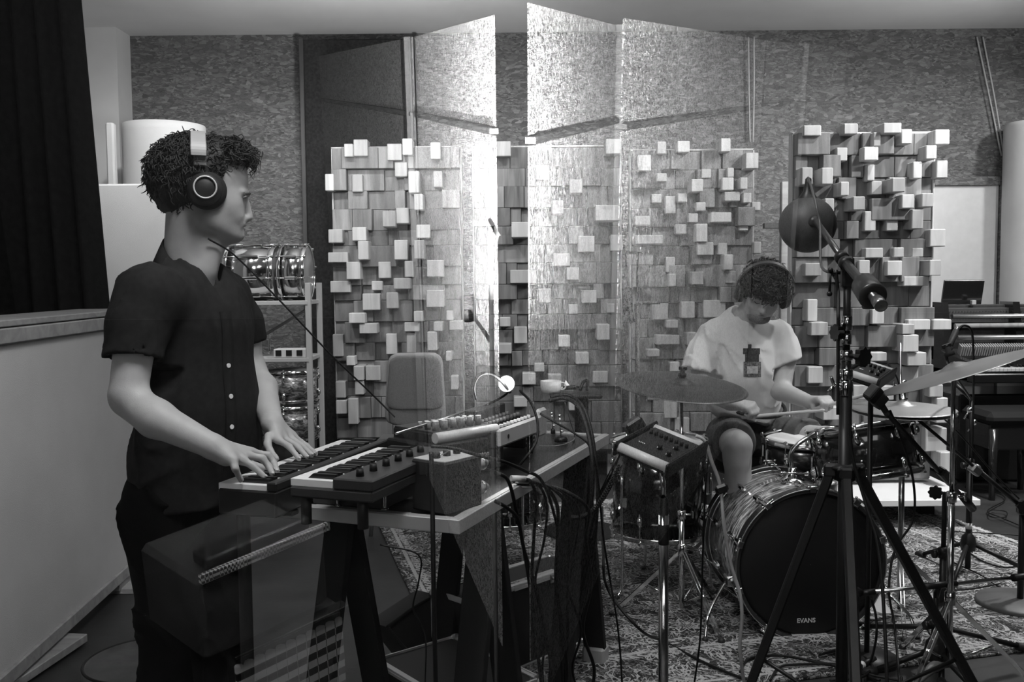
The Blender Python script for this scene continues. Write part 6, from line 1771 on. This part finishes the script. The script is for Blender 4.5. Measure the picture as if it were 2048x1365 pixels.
# --- round-base stand at the right edge with long boom
q = PZ(2040, 1215, 0)
base = V((q.x, q.y, 0)); 
t = thing('microphone_stand', 'black stand on a heavy round base, its boom rising to the hi-hat', 'microphone stand', tuple(base))
MB().lathe(base, (0, 0, 1), [(.001, 0), (.165, 0), (.165, .022), (.158, .03), (.02, .036), (.001, .036)], 56).build('round_base', mat('base_grey', .10, .5), t)
zt_ = P(2046, 1015, base.y).z
MB().cyl(base + V((0, 0, .03)), V((base.x, base.y, zt_)), .0125, n=16).build('tube', BLACK, t)
k = MB(); knob_star(k, V((base.x - .01, base.y - .02, zt_ + .01)), (-.2, -1, 0), .026, .02); k.box((base.x, base.y, zt_), (.04, .04, .06), None, .008).build('clamp_knob', BLACK, t)
a, c = P(1822, 828, 3.55), P(2050, 1020, base.y)
mid = a + (c - a) * .55
MB().cyl(a, mid, .0062, n=12).build('boom', BLACK, t); MB().cyl(mid, c + (c - a) * .06, .009, n=12).build('boom', BLACK, t)
MB().ball(P(1953, 937, base.y - .08), .017, None, 14, 8).box(P(1950, 940, base.y - .08), (.05, .035, .035), frame_ax(c - a, (0, 1, 0)), .006).build('boom_joint', mat('joint_metal', .3, .3, metal=.8), t)
mc = thing('microphone', 'slim dark microphone lying under the hi-hat at the end of a long boom', 'microphone', tuple(P(1830, 832, 3.55)))
m0, m1 = P(1818, 836, 3.5), P(1872, 824, 3.6)
MB().cyl(m0, m1, .0105, n=16).lathe(m1, (m1 - m0), [(.0105, 0), (.008, .012), (.005, .03), (.001, .03)], 14).build('mic_body', BLACK, mc)

# --- slim stand with bent-cable microphone near the piano
q = PZ(1935, 1150, 0)
t, b0_ = mic_stand('microphone_stand', 'black tripod stand with white tape ring in front of the piano bench', (q.x, q.y), P(1925, 800, q.y).z, .27, ang=-.15, legz=.14)
MB().lathe(b0_, (0, 0, 1), [(.0132, P(1933, 1058, q.y).z), (.0138, P(1933, 1058, q.y).z), (.0138, P(1933, 1046, q.y).z), (.0132, P(1933, 1046, q.y).z)], 16, closed=True).build('tape_ring', WHITEP, t)
top = V((b0_.x, b0_.y, P(1925, 800, q.y).z)); me_ = P(1905, 742, q.y)
MB().cyl(top, P(1912, 770, q.y), .008, n=12).build('boom', BLACK, t)
for (px, py) in ((1940, 820), (1948, 845)): MB().ball(P(px, py, q.y), .014, None, 12, 8).cyl(P(px, py, q.y), P(px - 12, py + 18, q.y), .004, n=8).build('joint_screw', CHROME, t)
mc = thing('microphone', 'slim upright microphone with a curled cable above the crash cymbal bell', 'microphone', tuple(P(1900, 680, 3.35)))
m0, m1 = P(1896, 700, 3.3), P(1912, 662, 3.35)
MB().cyl(m0, m1, .0105, n=16).cyl(P(1890, 706, 3.3), P(1900, 692, 3.3), .014, n=14).build('mic_body', mat('mic_grey', .035, .55), mc)
MB().lathe(m1, (m1 - m0), [(.0095, 0), (.0085, .014), (.004, .018), (.001, .018)], 16).build('mic_connector', STEEL, mc)
MB().tube([P(1892, 704, 3.3), P(1900, 735, 3.4), top], .005, 8).build('gooseneck', BLACK, mc)

# --- dark post and hanging microphone between the diffusers
t = thing('microphone_stand', 'slim dark stand rising in front of the diffuser gap, left of the drummer', 'microphone stand', (P(1275, 800, 5.4).x, 5.4, 0))
hx = P(1275, 800, 5.4).x
MB().cyl((hx, 5.4, .02), (hx, 5.4, P(1272, 612, 5.4).z), .014, n=14).build('tube', DARKWOOD, t)
MB().lathe((hx, 5.4, 0), (0, 0, 1), [(.001, 0), (.15, 0), (.15, .015), (.02, .03), (.001, .03)], 32).build('round_base', BLACK, t)
zz = P(1272, 606, 5.4).z
MB().cyl((hx - .01, 5.4, zz), (P(1320, 606, 5.4).x, 5.4, zz), .010, n=12).build('cross_bar', DARKWOOD, t)
hm_ = P(1255, 603, 5.35)
mc = thing('hanging_microphone', 'black cylindrical microphone hanging upside down on its lead before the diffusers', 'microphone', tuple(hm_))
MB().lathe(hm_, (0, 0, 1), [(.001, -.082), (.024, -.078), (.030, -.06), (.030, .066), (.026, .074), (.008, .08), (.001, .08)], 24).build('mic_body', BLACKM, mc)
MB().tube([hm_ + V((0, 0, .078)), P(1254, 540, 5.35), P(1251, 506, 5.35), P(1262, 505, 5.36), P(1285, 506, 5.38)], .004, 6).build('mic_lead', CABLE, mc)
MB().tube([hm_ + V((.015, 0, -.08)), hm_ + V((.03, 0, -.12))], .018, 10).build('mic_mount', BLACK, mc)
zz = P(1285, 506, 5.4).z; 
MB().cyl((hx, 5.4, P(1272, 612, 5.4).z - .05), (hx, 5.4, zz), .006, n=10).cyl((P(1250, 506, 5.4).x, 5.4, zz), (hx, 5.4, zz), .006, n=10).build('hanger_rod', BLACK, mc)

# ropes on the back wall
ROPE = mat('rope', .42, .9)
for pts_, lab in ((((1497, 74), (1498, 180), (1500, 284)), 'pale cord hanging straight down the wall above the drummer, left one'), (((1508, 74), (1508, 180), (1506, 284)), 'pale cord hanging straight down the wall above the drummer, right one'),
                  (((1954, 74), (1978, 190), (2003, 312)), 'slanting pale cord on the wall left of the white cylinder, outer one'), (((1966, 74), (1988, 190), (2007, 305)), 'slanting pale cord on the wall nearest the white cylinder')):
    tag(MB().tube([P(x, y, 6.86) for x, y in pts_], .006, 6).build('cord', ROPE), lab, 'cord', 'cords on the wall')

# ================================================================= chair, side table, shelf with drums
CY = 5.3
t = thing('chair', 'grey upholstered chair with a rounded backrest standing before the leftmost diffuser', 'chair', (P(830, 770, CY).x, CY, 0))
cx_ = P(830, 770, CY).x; zt_ = P(830, 708, CY).z; zb_ = P(830, 818, CY).z
UPH = mat('chair_fabric', .12, .95, bump=.3, bscale=500, var=.1, nscale=200); UPE = mat('chair_shell', .26, .6)
def rr_rings(w_top, w_bot, z0, z1, y, th, m_, name, n=28, curve=.03):
    rg = []
    for k in range(n + 1):
        u = k / n; z = z0 + (z1 - z0) * u; w = w_bot + (w_top - w_bot) * u
        e = min(u, 1 - u) * 6
        if e < 1: w *= .72 + .28 * math.sqrt(max(0, 1 - (1 - e) ** 2))
        r = []
        for i in range(24):
            a = 2 * PI * i / 24; ca, sa = math.cos(a), math.sin(a)
            px_ = math.copysign(abs(ca) ** .5, ca) * w / 2; py_ = math.copysign(abs(sa) ** .7, sa) * th / 2
            r.append(V((cx_ + px_, y + py_ + curve * (px_ / .2) ** 2 * -1 + (z - z0) * .1, z)))
        rg.append(r)
    return MB().rings(rg).build(name, m_, t)
W_ = (P(893, 770, CY).x - P(768, 770, CY).x)
rr_rings(W_ * .88, W_, zb_ - .09, zt_, CY + .02, .05, UPE, 'back_shell')
rr_rings(W_ * .80, W_ * .92, zb_, zt_ - .015, CY - .012, .05, UPH, 'backrest')
rr_rings(W_ * .86, W_ * .80, zb_ - .085, zb_ + .005, CY - .014, .05, UPH, 'lumbar_pad')
MB().box((cx_, CY - .22, .44), (.42, .42, .07), None, .03).build('seat', UPH, t)
MB().box((cx_, CY + .05, .56), (.06, .03, .22), None, .008).build('back_bracket', BLACK, t)
for s in (-1, 1):
    for q in (-.38, -.05): MB().cyl((cx_ + s * .17, CY + q, .42), (cx_ + s * .2, CY + q * 1.1, .0), .011, n=10).build('leg', STEEL, t)
# side table
SYT = 4.9; c_ = P(1163, 785, SYT)
t = thing('side_table', 'small dark pedestal table with a thick column behind the trestle table', 'table', (c_.x, SYT, 0))
rad = (P(1200, 785, SYT).x - P(1098, 785, SYT).x) / 2; cxx = (P(1200, 785, SYT).x + P(1098, 785, SYT).x) / 2
MB().box((cxx, SYT, c_.z - .006), (rad * 2, .30, .022), None, .008).build('table_top', mat('side_black', .012, .35), t)
MB().cyl((c_.x, SYT, .02), (c_.x, SYT, c_.z - .015), .036, n=24).build('column', BLACKM, t)
MB().lathe((c_.x, SYT, 0), (0, 0, 1), [(.001, 0), (.2, 0), (.2, .02), (.04, .035), (.001, .035)], 40).build('round_base', BLACKM, t)
TT = c_.z + .005
q = P(1088, 774, SYT - .05)
mg = thing('white_cup', 'wide white cup standing on the left end of the small pedestal table', 'cup', (q.x, SYT - .05, TT))
q.x += .035
MB().lathe((q.x, SYT - .05, TT), (0, 0, 1), [(.001, 0), (.046, 0), (.052, .02), (.054, .062), (.050, .062), (.047, .01), (.001, .008)], 36).build('cup_body', WHITEP, mg)
MB().torus((q.x + .058, SYT - .05, TT + .034), (0, 1, 0), .018, .004, 20, 8).build('cup_handle', WHITEP, mg)
q = P(1140, 775, SYT); 
tt_ = thing('hand_torch', 'short black hand torch lying on the small pedestal table', 'torch', (q.x, SYT - .02, TT))
MB().cyl((q.x - .035, SYT - .02, TT + .020), (q.x + .03, SYT - .03, TT + .024), .012, n=14).build('torch_body', BLACK, tt_)
MB().cyl((q.x - .055, SYT - .02, TT + .019), (q.x - .035, SYT - .02, TT + .02), .010, n=14).build('torch_head', CHROME, tt_)
pp = MB().add([(q.x - .04, SYT + .03, TT + .001), (q.x + .02, SYT + .03, TT + .001), (q.x - .02, SYT + .045, TT + .055), (q.x - .03, SYT + .02, TT + .03)], [(0, 1, 2), (0, 3, 2), (0, 1, 3), (1, 2, 3)])
tag(pp.build('paper_scrap', WHITEP), 'small crumpled white paper behind the torch on the pedestal table', 'paper')
tag(MB().tube([(q.x + .05, SYT - .02, TT + .006), (q.x + .07, SYT - .01, TT + .05), (q.x + .09, SYT - .02, TT + .055), (q.x + .085, SYT - .02, TT + .006)], .009, 8).build('clamp', BLACK), 'small black clamp standing beside the torch on the pedestal table', 'clamp')

# shelf
HY = 5.75
t = thing('metal_shelf', 'pale slotted shelf unit holding drums behind the standing man', 'shelf', (P(540, 700, HY).x, HY, 0))
xr = P(630, 700, HY).x; xl = P(400, 700, HY).x; SHM = mat('shelf_grey', .42, .5)
zS1 = P(560, 601, HY).z; zS2 = P(560, 712, HY).z; zTp = P(630, 566, HY).z
for x in (xl, xr):
    for y in (HY - .16, HY + .16): MB().box((x, y, zTp / 2), (.032, .032, zTp), None, .002).build('post', SHM, t)
for z in (zS1, zS2, .18): MB().box(((xl + xr) / 2, HY, z - .012), (xr - xl, .36, .024), None, .002).build('shelf_board', SHM, t)
a, b_ = P(510, 682, HY + .18), P(622, 614, HY + .18)
MB().cyl(a, b_, .009, n=8).build('diagonal_brace', GREYP, t)
r_ = .165
for (x0, x1, wrap, lab) in ((462, 556, mat('mirror_shell', .62, .12, metal=1), 'chrome drum lying on its side on the top shelf, left of the two'), (566, 618, mat('mirror_shell2', .55, .16, metal=1), 'shallower chrome drum lying on its side at the right end of the top shelf')):
    a = P(x0, 545, HY - .02); b_ = P(x1, 545, HY - .02); a.z = b_.z = zS1 + r_ + .002; a.y = b_.y = HY - .02
    drum(lab, a, b_ - a, r_, (b_ - a).length, wrap, mat('clear_head', .3, .3), 8, .2, 'long', name='chrome_drum', shell_in=.006)
for (y0, y1, lab) in ((800, 738, 'marble-wrapped tom standing on top of another below the lower shelf'), (876, 808, 'marble-wrapped drum at the bottom of the stack below the lower shelf')):
    a = P(588, y0, HY); b_ = P(588, y1, HY); b_.x = a.x; a.y = b_.y = HY - .02
    drum(lab, a, (0, 0, 1), .15, b_.z - a.z - .004, WRAP_M, HEAD, 6, .4, 'short', name='marbled_drum', hoop_h=.014, rods=True, shell_in=.008)
lowz = P(588, 878, HY).z
tag(MB().lathe((P(588, 878, HY).x, HY - .02, 0), (0, 0, 1), [(.001, .18 + .001), (.14, .181), (.14, lowz - .003), (.001, lowz - .003)], 36).build('drum_case', BLACKM), 'round black drum case supporting the stacked marble-wrapped drums', 'case')
bx_ = thing('sample_tray', 'pale tray with dark square slots on the lower shelf board', 'tray', (P(600, 705, HY).x, HY - .1, zS2))
x0, x1 = P(560, 700, HY).x, P(624, 700, HY).x
MB().box(((x0 + x1) / 2, HY - .1, zS2 + .026), (x1 - x0, .12, .05), None, .003).build('tray_body', mat('tray_pale', .55, .6), bx_)
for i in range(3): MB().box((x0 + .03 + i * .062, HY - .162, zS2 + .028), (.034, .006, .034), None, .001).build('slot', BLACK, bx_)
tag(MB().tube([P(538, 708, HY - .17) , P(540, 672, HY - .17), P(546, 668, HY - .17)], .006, 8).build('shelf_hook', CHROME), 'small bright hook standing up from the lower shelf board', 'hook')

# round low drum platform on the floor, bottom left
q = PZ(292, 1322, .07)
t = thing('round_floor_disc', 'round wooden disc with dark raised rim lying on the floor by the man', 'disc', (q.x, q.y, 0))
rx = PZ(410, 1322, .07).x - q.x
MB().lathe((q.x, q.y, 0), (0, 0, 1), [(.001, 0), (rx, 0), (rx, .075), (rx - .012, .075), (rx - .014, .062), (.001, .062)], 64).build('disc_body', mat('disc_wood', .12, .5, var=.3, nscale=12), t)
MB().torus((q.x, q.y, .074), (0, 0, 1), rx - .004, .005, 72, 8).build('rim', BLACK, t)

# ================================================================= cables, each its own thing
def cable(pts, lab, r=.0035, m=CABLE, grp=None, cat='cable', name='cable'):
    P_ = [P(*p) if len(p) == 3 and not isinstance(p, Vector) else V(p) for p in pts]
    if pix(P_[-1])[1] >= 1399 and P_[-1].z > .03:
        e = P_[-1]; P_ += [V((e.x, e.y, max(.12, e.z * .4))), V((e.x + .02, e.y + .01, .012)), V((e.x + .12, e.y - .05, .008))]
    return tag(MB().tube(P_, r, 7, 8).build(name, m), lab, cat, grp)
def fl(px, py, z=.018): return PZ(px, py, z)
cable([V(hp(412, 478, -.06)), P(470, 512, 2.45), P(560, 602, 2.5), P(660, 708, 2.55), P(745, 790, 2.6), P(790, 835, 2.6)], 'thin straight headphone lead running from the man down to the mixing desk', .0024)
bpp = T(.2, .02, .05)
cable([P(950, 800, 2.62), P(946, 775, 2.62), P(957, 752, 2.64), P(978, 747, 2.68), P(1000, 760, 2.72), P(1020, 785, 2.76)], 'black cable arching up over the knobs of the first mixing desk', .0055)
cable([P(1040, 782, 2.55), P(1062, 806, 2.5), P(1075, 845, 2.45), P(1072, 885, 2.4), P(1052, 915, 2.38), P(1040, 930, 2.38)], 'black cable falling in a loop in front of the second mixing desk', .0035)
cable([P(1098, 802, 2.85), P(1130, 797, 2.85), P(1158, 815, 2.8), P(1176, 865, 2.75), P(1185, 930, 2.7), P(1182, 1010, 2.7), P(1165, 1130, 2.75)], 'thick pair of leads curving off the right of the desks down past the table edge', .0065)
cable([P(1102, 795, 2.9), P(1140, 792, 2.9), P(1168, 818, 2.85), P(1186, 880, 2.8), P(1195, 980, 2.75), P(1188, 1090, 2.75), P(1160, 1230, 2.8)], 'second lead curving beside the thick pair off the right of the desks', .005)
cable([P(1080, 828, 2.8), P(1110, 845, 2.78), P(1150, 868, 2.76), P(1180, 895, 2.74), P(1196, 960, 2.74), P(1205, 1060, 2.8), P(1215, 1130, 2.85), P(1232, 1230, 2.9), P(1240, 1300, 2.9), P(1246, 1400, 2.9)], 'long thin lead crossing the table and hanging down to the rug beside the cases', .0032)
cable([P(1130, 806, 2.9), P(1140, 840, 2.95), PZ(1149, 873, TZ + .004), PZ(1142, 884, TZ + .004), PZ(1115, 892, TZ + .004), PZ(1078, 893, TZ + .004)], 'thin pale wire curling on the black table top round the little stands', .0016, mat('wire_grey', .2, .5))
cable([P(862, 893, 2.1), P(905, 897, 2.1), P(960, 912, 2.1), P(1010, 925, 2.12), P(1050, 942, 2.2), P(1080, 958, 2.3), P(1100, 1000, 2.45), P(1118, 1080, 2.55), P(1112, 1160, 2.6), P(1120, 1250, 2.6), P(1125, 1400, 2.6)], 'long black lead sweeping past the case lettering and over the table edge', .0042)
for i, (p0, lab) in enumerate((((990, 946), 'lead from the upper plug hanging off the table edge'), ((990, 1003), 'lead from the lower plug hanging off the table edge'))):
    pts = [(p0[0], p0[1], 2.18), (p0[0] + 25, p0[1] + 14, 2.2), (1030 + i * 6, 1010 + i * 30, 2.25), (1048, 1100, 2.3), (1062 + i * 14, 1190, 2.35), (1072 + i * 22, 1280, 2.35), (1085 + i * 24, 1400, 2.35)]
    cable(pts, lab, .0046, grp='leads hanging from the table')
for i in range(6):
    rr_ = random.Random(i + 3); x0 = 1040 + i * 5; xx = 1068 + i * 21
    pts = [(x0, 958 + i * 2.2, 2.42 + i * .01), (x0 + 22 + i * 7, 964 + i * 3, 2.42), (xx + 4, 1005 + i * 3, 2.44), (xx + rr_.uniform(-4, 10), 1080, 2.48 + i * .02), (xx + rr_.uniform(-22, 10), 1170, 2.52 + i * .02), (xx + rr_.uniform(-12, 22), 1260, 2.55 + i * .02), (xx + rr_.uniform(-10, 26), 1340, 2.55 + i * .03), (xx + rr_.uniform(0, 30), 1410, 2.55 + i * .03)]
    cable(pts, 'one of the bunch of black leads pouring over the table edge before the flight case', (.0046, .0036, .0052)[i % 3], grp='bunch of leads over the table edge')
t = thing('plug_row', 'row of pale and dark jack plugs at the table edge above the hanging leads', 'plug', tuple(P(1060, 960, 2.4)))
for i in range(4):
    a = P(1022 + i * 6, 957 + i * 5, 2.40 + i * .01); b_ = P(1050 + i * 6, 958 + i * 5, 2.42 + i * .01)
    MB().cyl(a, b_, .0075, n=12).build('jack_plug', (mat('plug_white', .55, .4), STEEL, BLACK, mat('plug_white', .55, .4))[i], t)
cable([P(760, 1090, 1.95), P(836, 1110, 1.95), P(838, 1160, 1.96), P(826, 1215, 1.97), P(842, 1250, 2.0), P(852, 1290, 2.0), P(850, 1400, 2.0)], 'thin wavy wire hanging below the near end of the table', .0018)
cable([P(862, 905, 2.0), P(864, 960, 1.98), P(866, 1100, 1.95), P(868, 1220, 1.95), P(872, 1400, 1.95)], 'thick straight black lead hanging in front of the near table corner', .0052)
cable([fl(1205, 1015), P(1206, 1100, 3.3), P(1216, 1180, 3.2), P(1280, 1260, 3.1), fl(1330, 1285), fl(1400, 1322), fl(1470, 1352), fl(1500, 1360)], 'black cable lying across the rug from the floor tom towards the bottom edge', .005)
cable([P(1420, 893, 2.5), P(1412, 960, 2.5), P(1408, 1040, 2.55), P(1404, 1160, 2.6), P(1400, 1280, 2.6), P(1384, 1400, 2.6)], 'thin dark lead dropping from behind the personal mixer past the ride stand', .0028)
cable([P(1392, 872, 2.42), P(1410, 884, 2.42), P(1424, 925, 2.43), P(1441, 975, 2.44), P(1448, 1050, 2.44), P(1462, 1130, 2.45), P(1480, 1190, 2.45), P(1484, 1240, 2.45), P(1480, 1300, 2.46), P(1492, 1400, 2.48)], 'pale grey cable running down across the bass drum shell from the personal mixer', .0048, mat('cable_pale', .42, .5))
cl = thing('cable_clamp', 'black clamp gripping the pale cable above the bass drum rim', 'clamp', tuple(P(1443, 978, 2.43)))
MB().box(P(1443, 978, 2.44), (.034, .02, .024), frame_ax((1, 0, .35), (0, 1, 0)), .006).build('clamp_jaw', BLACK, cl)
for i, (a, lab) in enumerate(((((1480, 1345), (1500, 1318), (1560, 1312), (1620, 1322), (1700, 1340), (1760, 1362)), 'black cable curve on the rug at the foot of the bass drum'),
    (((1540, 1362), (1560, 1335), (1600, 1330), (1680, 1330), (1740, 1350), (1800, 1362)), 'inner black cable curve below the bass drum'),
    (((1640, 1310), (1690, 1300), (1730, 1316), (1744, 1335), (1720, 1356), (1660, 1362)), 'loop of black cable right below the bass drum logo'),
    (((1900, 1075), (1960, 1120), (2010, 1135), (2048, 1130)), 'cable on the rug running behind the tripod to the right edge'),
    (((1905, 1125), (1960, 1150), (2000, 1175), (2048, 1180)), 'cable lying beneath the chrome arm near the round base'),
    (((1840, 1165), (1890, 1178), (1930, 1180), (1980, 1172), (2000, 1168)), 'short cable curve beside the base hub on the rug'),
    (((1930, 975), (1990, 985), (2010, 1000), (1975, 1022), (2000, 1035), (2040, 1052)), 'thin cable winding over the bare floor below the piano bench'),
    (((1985, 1020), (2012, 1024), (2010, 1035), (1982, 1034), (1978, 1024), (1990, 1019)), 'small oval coil of cable on the bare floor'),
    (((1860, 1045), (1900, 1062), (1990, 1068), (2048, 1072)), 'thin cable crossing the rug fringe at the right'))):
    cable([fl(x, y, .016 + .004 * (i % 3)) for x, y in a], lab, .0045 if i < 3 else .0032)
pc = thing('cable_connector', 'pair of joined connectors with a white ring on the rug by the bass drum', 'connector', tuple(fl(1725, 1335)))
MB().cyl(fl(1700, 1345, .024), fl(1722, 1332, .024), .011, n=14).cyl(fl(1724, 1331, .024), fl(1748, 1318, .024), .011, n=14).build('connector_body', BLACK, pc)
MB().cyl(fl(1720, 1333, .024), fl(1725, 1330, .024), .0125, n=14).build('white_ring', WHITEP, pc)
cable([P(1742, 1196, 2.95), P(1752, 1235, 2.95), P(1752, 1280, 2.95), fl(1740, 1330), fl(1730, 1362)], 'cable dropping from the stubby bass drum microphone to the rug', .0042)
cable([P(1916, 660, 3.35), P(1926, 652, 3.36), P(1938, 655, 3.37), P(1945, 672, 3.4), P(1947, 730, 3.5), P(1946, 850, 3.8), P(1942, 1000, 4.0), fl(1944, 1105)], 'black cable curling over from the slim microphone and dropping beside the crash cymbal', .0042)
cable([P(1780, 822, 3.05), P(1800, 870, 3.1), P(1826, 960, 3.2), P(1826, 1040, 3.25), P(1790, 1100, 3.2), P(1778, 1180, 3.15), P(1790, 1260, 3.1), P(1802, 1400, 2.8)], 'lead hanging in a long bow from the square microphone past the bass drum', .0042)
cable([P(1872, 824, 3.6), P(1888, 838, 3.6), P(1900, 850, 3.65), P(1930, 880, 3.7), P(1990, 950, 3.75), P(2050, 1010, 3.8)], 'lead following the long boom from the hi-hat microphone to the right edge', .0035)
cable([P(1600, 1000, 2.15), P(1700, 760, 2.17), P(1703, 900, 2.17), P(1732, 1010, 2.15), P(1760, 1120, 2.1), P(1775, 1400, 2.0)][1:], 'black lead running down the tall boom stand and its right leg', .004)
mm = P(1786, 748, 3.2)
cable([P(1775, 728, 3.2), P(1786, 742, 3.2), P(1797, 765, 3.22), P(1800, 800, 3.25)], 'short lead arching off the small personal mixer', .003)
pad = P(1990, 1345, 2.9)
tag(MB().tube([PZ(1830, 1372, .05), PZ(1868, 1335, .06), PZ(1905, 1326, .06), PZ(1940, 1350, .05)], [.006, .018, .018, .012], 10).build('strap', mat('strap_pale', .25, .6)), 'pale curved strap lying at the bottom edge beside the tripod foot', 'strap')
